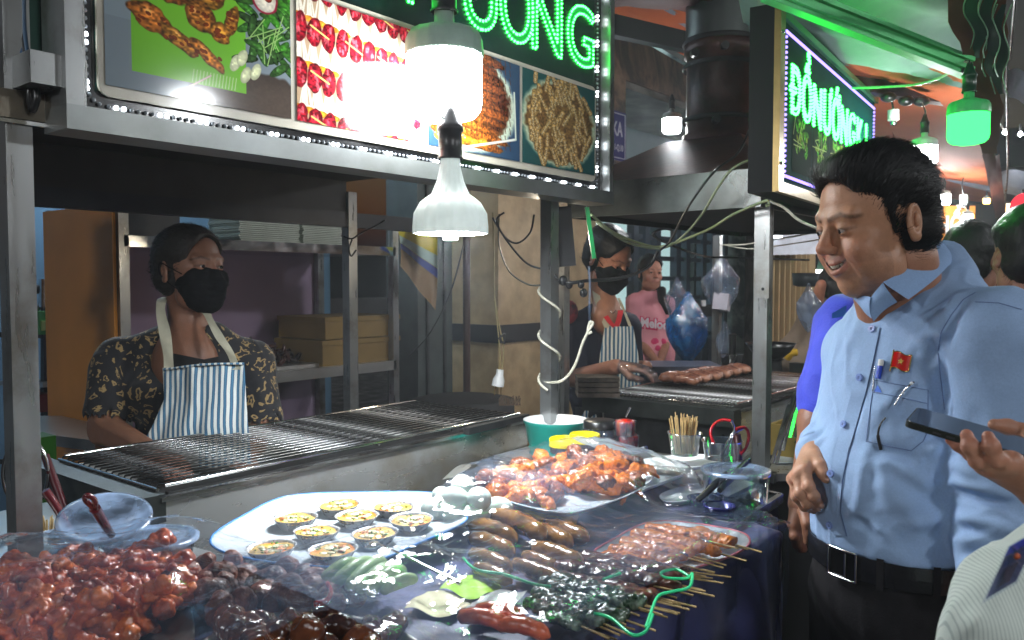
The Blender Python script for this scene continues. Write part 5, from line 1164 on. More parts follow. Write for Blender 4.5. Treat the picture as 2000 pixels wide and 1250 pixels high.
# ================================================================ OTHER PEOPLE
def patmat(name,kind):
    m,t,p=newmat(name); L=t.links.new; p.inputs['Roughness'].default_value=.8
    tc=nd(t,'ShaderNodeTexCoord'); mp=nd(t,'ShaderNodeMapping'); L(tc.outputs['Object'],mp.inputs[0]); mp.inputs['Rotation'].default_value=(0,0,-(YAW-R(90)))
    cr=nd(t,'ShaderNodeValToRGB'); cr.color_ramp.interpolation='CONSTANT'
    if kind=='stripe':
        sx=nd(t,'ShaderNodeSeparateXYZ'); L(mp.outputs[0],sx.inputs[0]); nz=nd(t,'ShaderNodeTexNoise'); nz.inputs['Scale'].default_value=7; L(tc.outputs['Object'],nz.inputs[0])
        a=nd(t,'ShaderNodeMath',operation='MULTIPLY_ADD'); a.inputs[1].default_value=.012; L(nz.outputs[0],a.inputs[0]); L(sx.outputs[0],a.inputs[2])
        b=nd(t,'ShaderNodeMath',operation='MULTIPLY'); b.inputs[1].default_value=1/.0155; L(a.outputs[0],b.inputs[0]); c=nd(t,'ShaderNodeMath',operation='FRACT'); L(b.outputs[0],c.inputs[0]); L(c.outputs[0],cr.inputs[0])
        e=cr.color_ramp.elements; e[0].color=C(214,218,212); e[1].position=.45; e[1].color=C(44,92,128); x=e.new(.62); x.color=C(70,120,150); x=e.new(.80); x.color=C(44,92,128); x=e.new(.95); x.color=C(214,218,212)
    elif kind=='pin':
        sx=nd(t,'ShaderNodeSeparateXYZ'); L(mp.outputs[0],sx.inputs[0]); b=nd(t,'ShaderNodeMath',operation='MULTIPLY'); b.inputs[1].default_value=1/.0036; L(sx.outputs[0],b.inputs[0]); c=nd(t,'ShaderNodeMath',operation='FRACT'); L(b.outputs[0],c.inputs[0]); L(c.outputs[0],cr.inputs[0])
        e=cr.color_ramp.elements; e[0].color=C(205,214,206); e[1].position=.72; e[1].color=C(172,184,178)
    elif kind=='motif':
        vo=nd(t,'ShaderNodeTexVoronoi',feature='DISTANCE_TO_EDGE'); vo.inputs['Scale'].default_value=26; nz=nd(t,'ShaderNodeTexNoise'); nz.inputs['Scale'].default_value=16; nz.inputs['Distortion'].default_value=2
        L(mp.outputs[0],nz.inputs[0]); mx=nd(t,'ShaderNodeMix',data_type='RGBA'); mx.inputs[0].default_value=.06; L(mp.outputs[0],mx.inputs[6]); L(nz.outputs[1],mx.inputs[7]); L(mx.outputs[2],vo.inputs['Vector'])
        L(vo.outputs[0],cr.inputs[0]); e=cr.color_ramp.elements; e[0].color=C(14,14,20); e[1].position=.20; e[1].color=C(150,125,80); x=e.new(.035); x.color=C(16,15,20); x=e.new(.05); x.color=C(14,14,20); x=e.new(.31); x.color=C(20,19,24)
    elif kind=='dots':
        vo=nd(t,'ShaderNodeTexVoronoi'); vo.inputs['Scale'].default_value=60; vo.inputs['Randomness'].default_value=.2; L(mp.outputs[0],vo.inputs['Vector']); L(vo.outputs[0],cr.inputs[0])
        e=cr.color_ramp.elements; e[0].color=C(190,150,165); e[1].position=.14; e[1].color=C(92,36,62)
    L(cr.outputs[0],p.inputs['Base Color']); p.inputs['Sheen Weight'].default_value=.15
    nb=nd(t,'ShaderNodeTexNoise'); nb.inputs['Scale'].default_value=9; nb.inputs['Detail'].default_value=4; L(tc.outputs['Object'],nb.inputs[0]); bp=nd(t,'ShaderNodeBump'); bp.inputs['Strength'].default_value=.35; bp.inputs['Distance'].default_value=.02; L(nb.outputs[0],bp.inputs['Height']); L(bp.outputs[0],p.inputs['Normal'])
    return m
STRIPE=patmat('blue_white_striped_cloth','stripe'); MOTIF=patmat('black_tan_patterned_cloth','motif'); PINS=patmat('fine_striped_white_shirt','pin'); DOTM=patmat('maroon_dotted_cloth','dots')
MASKM=M('black_mask_cloth',(.006,.006,.007,1),.9,0,.1,40,.1,200,spec=.1); STRAPM=M('beige_apron_strap',C(186,182,160),.8,0,.08,30,.3,400)
def maskpart(Mh,root,sag=.0):
    """folded face mask built over the lower face, with ear loops"""
    s=S((-.10,-.16,-.15),(.10,.06,.03),.0028)
    s.ell((0,-.045,-.048),(.069,.066,.060),.01); s.cap((0,-.100,-.006),(0,-.118,-.050),.008,.010,.03); s.cap((0,-.118,-.050),(0,-.085,-.100),.010,.022,.03); s.ell((0,-.05,-.085),(.052,.055,.036),.02)
    s.cap((-.044,-.072,-.025),(.044,-.072,-.025),.020,.020,.02)
    s.cut((0,-.012,0),(0,1,.25)); s.cut((0,-.1,-.003),(0,-.25,1)); s.cut((0,-.02,-.095),(0,.72,-.55))
    P,F=s.mesh(); P=relax(P,F,1,.3); 
    d=np.abs(P[:,2]+.045); N=normals(P,F); P=P+N*(.0025*np.exp(-(d/.003)**2)+.004*vnoise(P*np.array((1,1,2.5)),38,3)+.0015*vnoise(P*np.array((1,1,3)),110,4))[:,None]
    m=mesh_from('face_mask',xf(P,Mh),F,MASKM,root)
    b=B()
    for e in (-1,1):
        b.tube(spline([Mh@Vector(q) for q in ((e*.060,-.045,-.018),(e*.078,-.012,.004),(e*.087,.014,.018),(e*.084,.022,-.010),(e*.074,-.005,-.040),(e*.056,-.035,-.066))]),.0016,6)
    b.build('ear_loops',MASKM,m,kind='stuff')
def limb(s,a,b,c,r,k=.02): s.cap(a,b,r[0],r[1],k); s.cap(b,c,r[1],r[2],k)
# ---- woman 1
w1r=thing('person','woman in a black mask, patterned blouse and striped apron behind the near grill','person',tuple(onz(370,1100,0)))
F1=2.42; n1=at(372,640,F1+.03); w1r.location=(n1.x,n1.y,0); hc1=at(372,528,F1); D1=facing(-60,-4); Mh1=hframe(hc1,D1,V(0,0,1)+RT*.05,1.04)
hP,hF,hC=head(.0026,fem=1,skin=(138,98,78)); 
s_=S(*bnd([Mh1@Vector((0,.03,-.07)),n1-V(0,0,.10)],.13),.005); s_.cap(Mh1@Vector((0,.028,-.06)),n1-V(0,0,.03),.052,.060,.01); s_.ell(n1-V(0,0,.11)-FH*.040,(.098,.075,.12),.04,Matrix((RT,FH,V(0,0,1))).transposed()); nP,nF=s_.mesh(); nC=np.array(C(128,88,68)[:3],np.float32)
la=[at(228,694,F1),at(206,838,F1-.06),at(300,886,F1-.26)]; ra=[at(492,700,F1+.08),at(513,838,F1+.05),at(478,900,F1-.14)]
sk=[(xf(hP,Mh1),hF,hC),(nP,nF,nC)]
for arm in (la,ra): sk.append(skinparts(arm,lambda s:(s.cap(arm[0]-V(0,0,.03),arm[1],.050,.047,.02),s.cap(arm[1],arm[2],.046,.028,.02)),.006,(140,98,76)))
for arm,sd in ((la,1),(ra,-1)):
    w_=arm[2]; d_=(arm[2]-arm[1]).normalized(); x_=d_.cross(V(0,0,1)).normalized()
    m_=[w_+d_*.085+x_*k for k in (-.03,-.01,.01,.03)]; sk.append(hand(w_,m_,[[q,q+d_*.035-V(0,0,.008),q+d_*.055-V(0,0,.025),q+d_*.05-V(0,0,.04)] for q in m_],vx=.005,thumb=[w_+d_*.02+x_*.03*sd,w_+d_*.05+x_*.045*sd,w_+d_*.08+x_*.04*sd,w_+d_*.09+x_*.03*sd]))
P,F,c=join(sk); mesh_from('body',P,F,SKIN,w1r,col=c)
headparts(Mh1,w1r,None,HAIRB,'bun',1600,comb=lambda p:np.stack([p[:,0]*3,np.full(len(p),.9),.15-p[:,1]*3],1),gaze=(.35,-1,.1),hp=scalp(.0032,'bun')); maskpart(Mh1,w1r)
ch1=at(365,760,F1+.05); be1=at(372,880,F1+.06); Mb=Matrix((RT,FH,V(0,0,1))).transposed()
def bl1(s):
    s.ell(ch1,(.185,.115,.17),.03,Mb); s.ell(be1,(.180,.125,.15),.04,Mb); s.ell(ch1-FH*.05+RT*.06-V(0,0,.01),(.09,.08,.07),.04,Mb); s.ell(ch1-FH*.05-RT*.07-V(0,0,.01),(.09,.08,.07),.04,Mb)
    s.cap(n1-V(0,0,.03)-RT*.06,la[0]-V(0,0,.02),.050,.060,.03); s.cap(n1-V(0,0,.03)+RT*.06,ra[0]-V(0,0,.02),.050,.060,.03)
    for arm,t in ((la,.80),(ra,.84)): s.cap(arm[0]-V(0,0,.005),arm[0].lerp(arm[1],t),.060,.065,.02); s.cap(arm[0].lerp(arm[1],t),arm[0].lerp(arm[1],t+.3),.060,.06,.003,sub=True)
    s.ell(n1-V(0,0,.05)-FH*.11,(.066,.09,.075),.01,Mb,sub=True); s.ell(n1+V(0,0,.03),(.07,.07,.08),.01,sub=True)
    s.ell(V(be1.x,be1.y,be1.z-.22),(.19,.14,.2),.04,Mb)
mf=[(at(250,690,F1-.05),at(240,800,F1-.06),.02,-.008),(at(300,740,F1-.1),at(270,850,F1-.1),.018,.008),(at(470,700,F1-.02),at(500,790,F1),.015,-.008),(at(200,760,F1-.05),at(270,780,F1-.05),.015,.006)]
_,bP,bF=garment('blouse',bl1,[n1,la[0],la[1],ra[0],ra[1],ch1,be1,V(be1.x,be1.y,be1.z-.45)],.0058,MOTIF,w1r,mf,.012,12,margin=.13)
it=B(); it.grid(lambda u,v:at(338+ (458-338)*u, 690+40*v+ (1-abs(2*u-1))*12, F1-.088-.02*math.sin(math.pi*u)),10,4); it.build('black_undershirt',M('black_cotton',(.010,.010,.012,1),.8),w1r)
def apron(root,tree,ctr_rows,mat,off=.006,nm='apron',nu=22,ripple=.004):
    b=B(); n=len(ctr_rows)-1
    def g(u,v):
        i=min(int(v*n),n-1); t=v*n-i; a=ctr_rows[i]; c_=ctr_rows[i+1]; xl_=a[0]*(1-t)+c_[0]*t; xr_=a[1]*(1-t)+c_[1]*t; y=(a[2]*(1-t)+c_[2]*t)+(a[3]*(1-t)+c_[3]*t)*u; f=a[4]*(1-t)+c_[4]*t
        p=at(xl_+(xr_-xl_)*u,y,f); 
        return p-FH*(.028*math.sin(math.pi*u)+ripple*math.sin(u*19+v*3)+ripple*.6*math.sin(u*33+1))
    b.grid(g,nu*2,30); return b.build(nm,mat,root)
ap1=apron(w1r,None,[(318,478,718,-8,F1-.155),(322,482,780,0,F1-.165),(300,486,830,0,F1-.175),(262,492,900,0,F1-.175),(255,495,1010,0,F1-.16)],STRIPE)
B().tube(spline([at(320,722,F1-.165),at(398,712,F1-.19),at(477,710,F1-.165)]),.0035,6).build('apron_hem',STRIPE,ap1)
def strap(root,pts,w_,mat=STRAPM):
    pp_=spline([at(*p) for p in pts],6); b=B()
    b.grid(lambda u,v: pp_[int(round(v*(len(pp_)-1)))]+RT*w_*(u-.5)+FH*.004*math.sin(v*12+u*3),3,len(pp_)-1); b.build('apron_strap',mat,root)
strap(w1r,[(330,728,F1-.165),(328,690,F1-.14),(322,650,F1-.10),(314,610,F1-.05),(316,588,F1-.02),(326,580,F1+.05)],.030)
strap(w1r,[(462,722,F1-.165),(450,690,F1-.15),(430,660,F1-.125),(414,632,F1-.09),(404,612,F1-.05),(398,600,F1)],.024)
B().ball(at(393,712,F1-.14),(.006,.006,.008),8,6).build('pendant',CHROME,w1r)
SKT=M('dark_skirt',(.02,.02,.025,1),.8); q=V(be1.x,be1.y,.02); B().tube([q+V(0,0,.82),q+V(0,0,.5),q+V(0,0,.04)],[.17,.18,.16],20).build('skirt',SKT,w1r)
# ---- woman 2
F2=3.42; w2r=thing('person','woman in a navy top and striped apron turning sausages with a gloved hand','person'); n2=at(1183,590,F2+.02); w2r.location=(n2.x,n2.y,0)
hc2=at(1187,505,F2); D2=facing(-42,26); Mh2=hframe(hc2,D2,V(0,0,1),1.02); hP,hF,hC=head(.0034,fem=1,skin=(178,124,100),open_=.0)
s_=S(*bnd([Mh2@Vector((0,.03,-.07)),n2-V(0,0,.10)],.11),.006); s_.cap(Mh2@Vector((0,.028,-.06)),n2-V(0,0,.03),.046,.052,.01); s_.ell(n2-V(0,0,.06)-FH*.03,(.08,.055,.08),.03); nP,nF=s_.mesh()
el2=at(1118,742,F2-.05); wr2=at(1205,716,F2-.42); tip2=at(1265,728,F2-.46); el3=at(1232,720,F2+.1); wr3=at(1262,716,F2-.05)
sk=[(xf(hP,Mh2),hF,hC),(nP,nF,np.array(C(168,118,92)[:3],np.float32)),skinparts([el2,wr2],lambda s:s.cap(el2,wr2,.042,.029,.01),.006,(150,104,84)),skinparts([el3,wr3],lambda s:s.cap(el3,wr3,.036,.026,.01),.007,(150,104,84))]
dd=(tip2-wr2).normalized(); xx=dd.cross(V(0,0,1)).normalized(); mm=[wr2+dd*.075+xx*k+V(0,0,.01) for k in (-.033,-.011,.011,.031)]
gl_=hand(wr2,mm,[[q,q+dd*.035+V(0,0,-.004),q+dd*.058-V(0,0,.018),q+dd*.066-V(0,0,.034)] for q in mm],thumb=[wr2+dd*.03+xx*.03,wr2+dd*.06+xx*.045-V(0,0,.02),wr2+dd*.085+xx*.035-V(0,0,.025),wr2+dd*.10+xx*.025-V(0,0,.025)],vx=.004,skin=(186,132,104))
sk.append(gl_); P,F,c=join(sk); mesh_from('body',P,F,SKIN,w2r,col=c)
gP,gF,gC=gl_; gN=normals(gP,gF); mesh_from('plastic_glove',gP+gN*(.0035+.003*vnoise(gP,60,3))[:,None],gF,film('glove_film',gloss=.06,milk=.05,bs=40),w2r)
headparts(Mh2,w2r,None,HAIR,'tied',700,comb=lambda p:np.stack([p[:,0]*3,np.full(len(p),.9),.15-p[:,1]*3],1),gaze=(0,-1,-.5),hp=scalp(.0036,'tied')); maskpart(Mh2,w2r)
ch2=at(1172,690,F2+.05); sl2=at(1120,640,F2+.02); sr2=at(1226,640,F2+.12)
NAVY=M('navy_cotton',C(26,26,48),.8,0,.15,8,.3,200)
_,_,_=garment('top',lambda s:(s.ell(ch2,(.13,.095,.16),.03,Mb),s.ell(ch2-V(0,0,.17),(.13,.10,.16),.05,Mb),s.cap(n2-V(0,0,.035),sl2,.05,.055,.03),s.cap(n2-V(0,0,.035),sr2,.05,.055,.03),s.cap(sl2,sl2.lerp(el2,.85),.062,.056,.02),s.cap(sr2,sr2.lerp(el3,.8),.058,.052,.02),s.ell(n2-V(0,0,.04)-FH*.085,(.05,.06,.08),.008,Mb,sub=True),s.ell(n2+V(0,0,.03),(.055,.06,.07),.01,sub=True),s.ell(V(ch2.x,ch2.y,.75),(.14,.11,.15),.04,Mb)),[n2,sl2,sr2,el2,el3,ch2,V(ch2.x,ch2.y,.62)],.008,NAVY,w2r,(),.012,12,margin=.1)
RV=M('red_neck_trim',C(190,22,34),.7)
for pts in ([(1176,606,F2-.06),(1190,628,F2-.085),(1202,640,F2-.09)],[(1212,606,F2-.05),(1208,625,F2-.08),(1202,640,F2-.09)]):
    pp_=spline([at(*p) for p in pts],5); b=B(); b.grid(lambda u,v:pp_[int(round(v*(len(pp_)-1)))]+RT*.022*(u-.5)-FH*.006,2,len(pp_)-1); b.build('red_neckline',RV,w2r)
rp=B(); rp.ball(at(1112,610,F2-.03),(.05,.03,.05)); rp.build('red_shoulder_print',M('red_black_print',C(150,20,40),.7,base2=(.02,.01,.02,1),scale=40),w2r)
ap2=apron(w2r,None,[(1181,1236,637,0,F2-.075),(1172,1246,690,0,F2-.085),(1165,1252,760,0,F2-.085),(1110,1255,860,0,F2-.07)],STRIPE,ripple=.003)
strap(w2r,[(1187,640,F2-.09),(1176,612,F2-.07),(1166,582,F2-.03),(1162,560,F2+.03)],.028); strap(w2r,[(1232,640,F2-.075),(1218,605,F2-.04),(1208,582,F2-.02)],.012)
B().tube(spline([at(1188,600,F2-.06),at(1196,612,F2-.075),at(1203,606,F2-.07)]),.0015,5).build('necklace',CHROME,w2r)
B().tube([V(n2.x,n2.y,.9),V(n2.x,n2.y,.03)],[.13,.14],16).build('skirt',SKT,w2r)
# ---- girl in pink
F3=5.5; g3=thing('person','girl in a printed pink t-shirt standing with clasped hands behind the stalls','person'); n3=at(1268,568,F3); g3.location=(n3.x,n3.y,0)
hc3=at(1270,533,F3); Mh3=hframe(hc3,facing(-14,2),V(0,0,1)+RT*.02,.96); hP,hF,hC=head(.0042,fem=1,skin=(186,130,108),open_=.8)
hnd=at(1285,702,F3-.16); s3l=at(1240,592,F3+.0); s3r=at(1300,592,F3+.05); e3l=at(1240,655,F3+.02); e3r=at(1305,652,F3+.05)
sk=[(xf(hP,Mh3),hF,hC),skinparts([Mh3@Vector((0,.03,-.06)),n3-V(0,0,.05)],lambda s:s.cap(Mh3@Vector((0,.025,-.06)),n3-V(0,0,.03),.045,.05,.01),.007,(170,118,96))]
for a,b,k in ((s3l,e3l,-1),(s3r,e3r,1)):
    h_=hnd+RT*.02*k; sk.append(skinparts([a,b,h_],lambda s:(s.cap(a,b,.042,.038,.02),s.cap(b,h_,.037,.026,.02)),.007,(176,122,98)))
    d_=(h_-b).normalized(); x_=RT; m_=[h_+d_*.05+x_*j-RT*.015*k for j in (-.024,-.008,.008,.024)]; sk.append(hand(h_,m_,[[q,q+d_*.03-RT*.012*k,q+d_*.045-RT*.02*k,q+d_*.05-RT*.03*k] for q in m_],vx=.005,skin=(180,126,102)))
P,F,c=join(sk); mesh_from('body',P,F,SKIN,g3,col=c)
headparts(Mh3,g3,None,HAIR,'side',400,comb=lambda p:np.stack([p[:,0]*3,np.full(len(p),.9),.15-p[:,1]*3],1),gaze=(-.1,-1,0),hp=scalp(.0045,'side'))
pt=at(1296,600,F3-.06); tl3=at(1308,622,F3-.1)
A=B(); A.tube(spline([at(1292,565,F3-.03),at(1294,585,F3-.09),at(1302,602,F3-.13),at(1310,618,F3-.13)]),[.03]*8+[.024]*8+[.006]*3,10); A.build('ponytail',HAIR,g3)
c3=at(1271,640,F3+.02); PINK=M('pink_cotton',C(238,158,168),.8,0,.06,8,.3,120)
_,tP,tF=garment('tshirt',lambda s:(s.ell(c3,(.150,.10,.17),.03,Mb),s.ell(c3-V(0,0,.17),(.165,.115,.17),.05,Mb),s.cap(n3-V(0,0,.03),s3l,.05,.05,.03),s.cap(n3-V(0,0,.03),s3r,.05,.05,.03),s.cap(s3l,s3l.lerp(e3l,.85),.062,.062,.02),s.cap(s3r,s3r.lerp(e3r,.85),.055,.06,.02),s.ell(n3+V(0,0,.03),(.05,.055,.055),.008,sub=True),s.ell(V(c3.x,c3.y,c3.z-.38),(.15,.11,.1),.04,Mb)),[n3,s3l,s3r,e3l,e3r,c3,V(c3.x,c3.y,c3.z-.45)],.009,PINK,g3,[(at(1250,640,F3-.1),at(1262,700,F3-.1),.02,-.012),(at(1290,660,F3-.1),at(1280,705,F3-.1),.02,.012)],.012,11,margin=.1)
t3=bvh(tP,tF)
def decal(body,px,py,size,mat,nm,bold=.004,off=.004,nar=.9,tilt=.12):
    vs,fs,_=text_mesh(body,size,bold,.0,nar); o=at(px,py,F3-.15); out=[]
    for v in vs:
        w_=o+RT*v.x+V(0,0,v.y-v.x*tilt); d=(w_-ORG).normalized(); h=t3.ray_cast(ORG,d); out.append(h[0]-d*off if h[0] is not None else w_)
    B().add(out,fs).build(nm,mat,g3)
decal('Melody',1283,642,.085,M('hot_pink_print',C(226,30,98),.6),'print_outline',.012,.004,.85); decal('Melody',1283,641,.085,M('white_print',C(240,225,232),.6),'print_lettering',.003,.007,.85)
hp_=B()
for dx,dy,r in ((-8,668,.028),(8,668,.024),(-2,680,.02),(6,684,.014)):
    o=at(1287+dx,dy,F3-.3); d=(o-ORG).normalized(); h=t3.ray_cast(ORG,d)
    if h[0] is not None: hp_.ball(h[0],(r,.006,r),10,6,Euler((0,0,YAW-R(90))))
hp_.build('pink_print_shapes',M('pink_flower_print',C(226,50,110),.6),g3,kind='stuff')
B().tube([V(n3.x,n3.y,.9),V(n3.x,n3.y,.03)],[.13,.13],16).build('trousers',M('dark_jeans',C(26,28,40),.8),g3)
# ---- man in royal blue behind the smiling man
F4=1.80; g4=thing('person','man in a royal blue short sleeved shirt half hidden behind the smiling man','person'); n4=at(1740,560,F4+.1); g4.location=(n4.x,n4.y,0)
Mh4=hframe(at(1722,452,F4+.12),facing(50,10),V(0,0,1),.93); hP,hF,hC=head(.005,skin=(150,100,76)); s4=at(1652,640,F4+.02); e4=at(1597,822,F4-.02); w4=at(1563,985,F4-.06)
m4=[at(1549+i*5,1024,F4-.08+i*.008) for i in range(4)]
sk=[(xf(hP,Mh4),hF,hC),skinparts([Mh4@Vector((0,.03,-.06)),n4-V(0,0,.05)],lambda s:s.cap(Mh4@Vector((0,.025,-.06)),n4-V(0,0,.03),.05,.058,.01),.007,(150,100,76)),
    skinparts([s4,e4,w4],lambda s:(s.cap(s4,e4,.048,.040,.02),s.cap(e4,w4,.038,.026,.02)),.005,(140,96,74)),
    hand(w4,m4,[[q,at(1551+i*5,1048,F4-.09+.01*i),at(1556+i*4,1064,F4-.08+.01*i),at(1563+i*3,1074,F4-.07+.01*i)] for i,q in enumerate(m4)],thumb=[at(1570,1000,F4-.10),at(1576,1022,F4-.12),at(1578,1042,F4-.12),at(1576,1058,F4-.12)],vx=.0035,skin=(140,96,74))]
P,F,c=join(sk); mesh_from('body',P,F,SKIN,g4,col=c); mesh_from('hair',*( (lambda pf:(xf(pf[0],Mh4),pf[1]))(scalp(.006,'short'))),HAIR,g4)
c4=at(1735,780,F4+.06); RB=M('royal_blue_cotton',C(58,72,205),.7,0,.08,8,.3,200,sheen=.2)
garment('shirt',lambda s:(s.ell(c4,(.15,.10,.19),.03,Mt),s.ell(c4-V(0,0,.20),(.16,.12,.20),.05,Mt),s.ell(at(1668,960,F4+.0),(.10,.07,.10),.05,Mt),s.cap(n4-V(0,0,.05),s4,.065,.062,.03),s.cap(s4,s4.lerp(e4,.76),.068,.064,.02),s.cap(n4-V(0,0,.05),n4+SL*.19-V(0,0,.06),.065,.062,.03)),[n4,s4,e4,c4,V(c4.x,c4.y,.95),n4+SL*.2],.008,RB,g4,(),.014,12,cuts=((at(1600,1083,F4),(0,0,-1)),),margin=.15)
cb=B(); cb.grid(lambda u,v:at(1625+28*u,612-16*u+ (8+14*u)*v*(1.2-u*.3),F4-.085-.0*v),6,4); cb.build('collar',M('mid_blue_collar',C(60,120,205),.7),g4)
B().tube([V(n4.x,n4.y,.9),V(n4.x,n4.y,.03)],[.15,.12],16).build('trousers',TR,g4)
# ---- bending woman in brown
F5=4.6; g5=thing('person','person in a brown top bending forward with one raised arm beyond the second stall','person'); b5=at(1600,640,F5); g5.location=(b5.x,b5.y,0)
Mh5=hframe(at(1627,567,F5),facing(-150,35),V(0,0,1),.98); hP,hF,hC=head(.006,skin=(176,118,90)); s5=at(1592,600,F5-.05); e5=at(1590,572,F5-.12); 
sk=[(xf(hP,Mh5),hF,hC),skinparts([at(1650,590,F5),at(1600,605,F5-.06),at(1582,600,F5),at(1602,553,F5-.1)],lambda s:(s.cap(at(1652,592,F5),at(1600,608,F5-.06),.045,.045,.02),s.cap(at(1588,612,F5-.04),at(1604,556,F5-.1),.042,.028,.02)),.008,(180,120,92))]
P,F,c=join(sk); mesh_from('body',P,F,SKIN,g5,col=c); mesh_from('hair',*( (lambda pf:(xf(pf[0],Mh5),pf[1]))(scalp(.007,'bun'))),HAIRB,g5)
garment('top',lambda s:(s.cap(at(1612,612,F5),at(1560,700,F5),.10,.13,.05,),s.cap(at(1590,600,F5-.04),at(1570,680,F5-.05),.07,.07,.04),s.cap(at(1560,700,F5),at(1620,760,F5),.13,.14,.05)),[at(1612,612,F5),at(1560,700,F5),at(1620,760,F5)],.012,M('brown_ribbed_top',C(140,122,104),.8,0,.1,10,.4,60),g5,(),.02,9,margin=.18)
B().tube([V(b5.x,b5.y,.8),V(b5.x,b5.y,.03)],[.14,.12],16).build('trousers',TR,g5)
B().tube(spline([at(1538,700,F5-.2),at(1545,690,F5-.22),at(1556,688,F5-.22)]),.02,8).build('yellow_cuff',M('yellow_cloth',C(190,150,20),.7),g5)
# ---- people in the crowd
def crowd(label,hx,hy,f,yaw,pitch,style,shirtm,sc_=1.0,skin=(150,104,82),sh_dx=0,vx=.0045,hs=700,smile=0):
    g=thing('person',label,'person'); h_=at(hx,hy,f); g.location=(h_.x,h_.y,0); Dd=facing(yaw,pitch); Mx=hframe(h_,Dd,V(0,0,1),sc_); hP,hF,hC=head(vx,skin=skin,smile=smile)
    Dh=Dd.copy(); Dh.z=0; Dh.normalize(); side=V(0,0,1).cross(Dh); nb=h_-V(0,0,.19*sc_)-Dh*.04
    sk=[(xf(hP,Mx),hF,hC),skinparts([h_,nb],lambda s:s.cap(Mx@Vector((0,.025,-.05)),nb,.052*sc_,.058*sc_,.01),.006,skin)]
    P,F,c=join(sk); mesh_from('body',P,F,SKIN,g,col=c); headparts(Mx,g,None,HAIR,style,hs,comb=lambda p:np.stack([p[:,0]*5,np.full(len(p),.2),np.full(len(p),-.8)],1),hp=scalp(vx,style),smile=smile)
    Mq=Matrix((side,-Dh,V(0,0,1))).transposed()
    garment('shirt',lambda s:(s.cap(nb-V(0,0,.02),nb+side*.16-V(0,0,.07),.065,.07,.04),s.cap(nb-V(0,0,.02),nb-side*.16-V(0,0,.07),.065,.07,.04),s.ell(nb-V(0,0,.25),(.17,.11,.25),.04,Mq),s.cap(nb+side*.19-V(0,0,.08),nb+side*.22-V(0,0,.38),.055,.045,.02),s.cap(nb-side*.19-V(0,0,.08),nb-side*.22-V(0,0,.38),.055,.045,.02)),[nb,nb-V(0,0,.55),nb+side*.25,nb-side*.25],.010,shirtm,g,(),.012,10,margin=.1)
    q=nb-V(0,0,.5); B().tube([q,V(q.x,q.y,.03)],[.15,.11],14).build('trousers',TR,g); return g
crowd('dark haired man turned away to the right in front of the orange banner',1903,508,2.75,-118,5,'round',M('dark_teal_shirt',C(50,80,74),.8),.96)
crowd('laughing dark haired man facing left between two darker heads',1968,550,3.0,42,5,'round',M('pale_teal_shirt',C(150,180,175),.8),.98,(150,96,82),smile=1)
crowd('man in a maroon dotted shirt with his back turned at the right edge',2008,498,2.2,-170,0,'round',DOTM,1.0)
# ---- foreground person with the phone
F6=.86; g6=thing('person','person in a finely striped white shirt holding a phone at the lower right corner','person'); g6.location=(at(2150,1200,F6).x,at(2150,1200,F6).y,0)
b6=at(2120,1330,F6); wr6=at(2030,955,1.0)
m6=[at(1988,908,.955),at(1972,915,.965),at(1958,915,.975),at(1945,912,.985)]
f6=[[at(1975,905,.945),at(1948,898,.94),at(1936,872,.94),at(1930,853,.945)],
    [at(1945,910,.96),at(1910,900,.955),at(1895,872,.955),at(1888,850,.96)],
    [at(1925,905,.98),at(1898,886,.985),at(1875,868,.99),at(1858,859,.995)]]
t6=[at(2025,880,1.0),at(2000,845,1.05),at(1968,834,1.055),at(1942,830,1.055)]
hh=hand(wr6,[f6[0][0],f6[1][0],f6[2][0]],f6,thumb=t6,fore=at(2110,1060,.95),vx=.0018,fr=.0086,palm_r=.017,skin=(172,122,98))
P,F,c=join([hh]); mesh_from('body',P,F,SKIN,g6,col=c)
ff=[(at(1850,1180,.80),at(1900,1120,.78),.012,-.006),(at(1890,1230,.78),at(1960,1180,.75),.012,.007),(at(1900,1110,.78),at(1960,1060,.76),.010,.007),(at(1930,1200,.74),at(1990,1150,.72),.012,-.008),(at(1860,1150,.8),at(1870,1240,.8),.01,.005),(at(1940,1250,.74),at(2000,1110,.73),.006,.008)]
_,gP6,gF6=garment('striped_shirt',lambda s:(s.ell(at(2125,1500,.83),(.135,.15,.23),.03),s.cap(at(1938,1240,.80),at(1990,1200,.83),.044,.066,.03),s.cap(at(1935,1300,.80),at(1935,1190,.81),.050,.030,.03),s.cap(at(1985,1190,.84),at(2110,1150,.86),.052,.085,.04)),[at(2090,1330,.83),at(1900,1250,.8),at(2090,1060,.86),at(2200,1500,.8)],.0045,PINS,g6,ff,.007,16,margin=.12)
t6b=bvh(gP6,gF6)
bdg=thing('id_badge','name badge in a clear holder with a blue band on the striped shirt','badge',tuple(at(1975,1130,.72)))
BP=[(1925,1170),(1985,1135),(2030,1040),(1968,1075)]
def BQ(u,v,o):
    a,b,c_,d=BP; x=(a[0]*(1-u)+b[0]*u)*(1-v)+(d[0]*(1-u)+c_[0]*u)*v; y=(a[1]*(1-u)+b[1]*u)*(1-v)+(d[1]*(1-u)+c_[1]*u)*v
    return at(x,y,.715-o)
b=B(); b.grid(lambda u,v:BQ(u,v,0),2,2); b.build('card',M('dark_lilac_card',C(92,86,128),.4),bdg)
b=B(); b.grid(lambda u,v:BQ(u,.86+.22*v,.001),2,2); b.build('blue_band',M('vivid_blue_band',C(34,34,200),.4),bdg)
b=B(); b.grid(lambda u,v:BQ(.1+.75*u,.60+.22*v,.0015),2,2); b.build('navy_header',M('navy_header',C(36,44,120),.4),bdg)
b=B(); b.ball(BQ(.5,.70,.002),(.003,.003,.003)); b.build('orange_emblem',M('orange_emblem',C(190,90,50),.4),bdg)
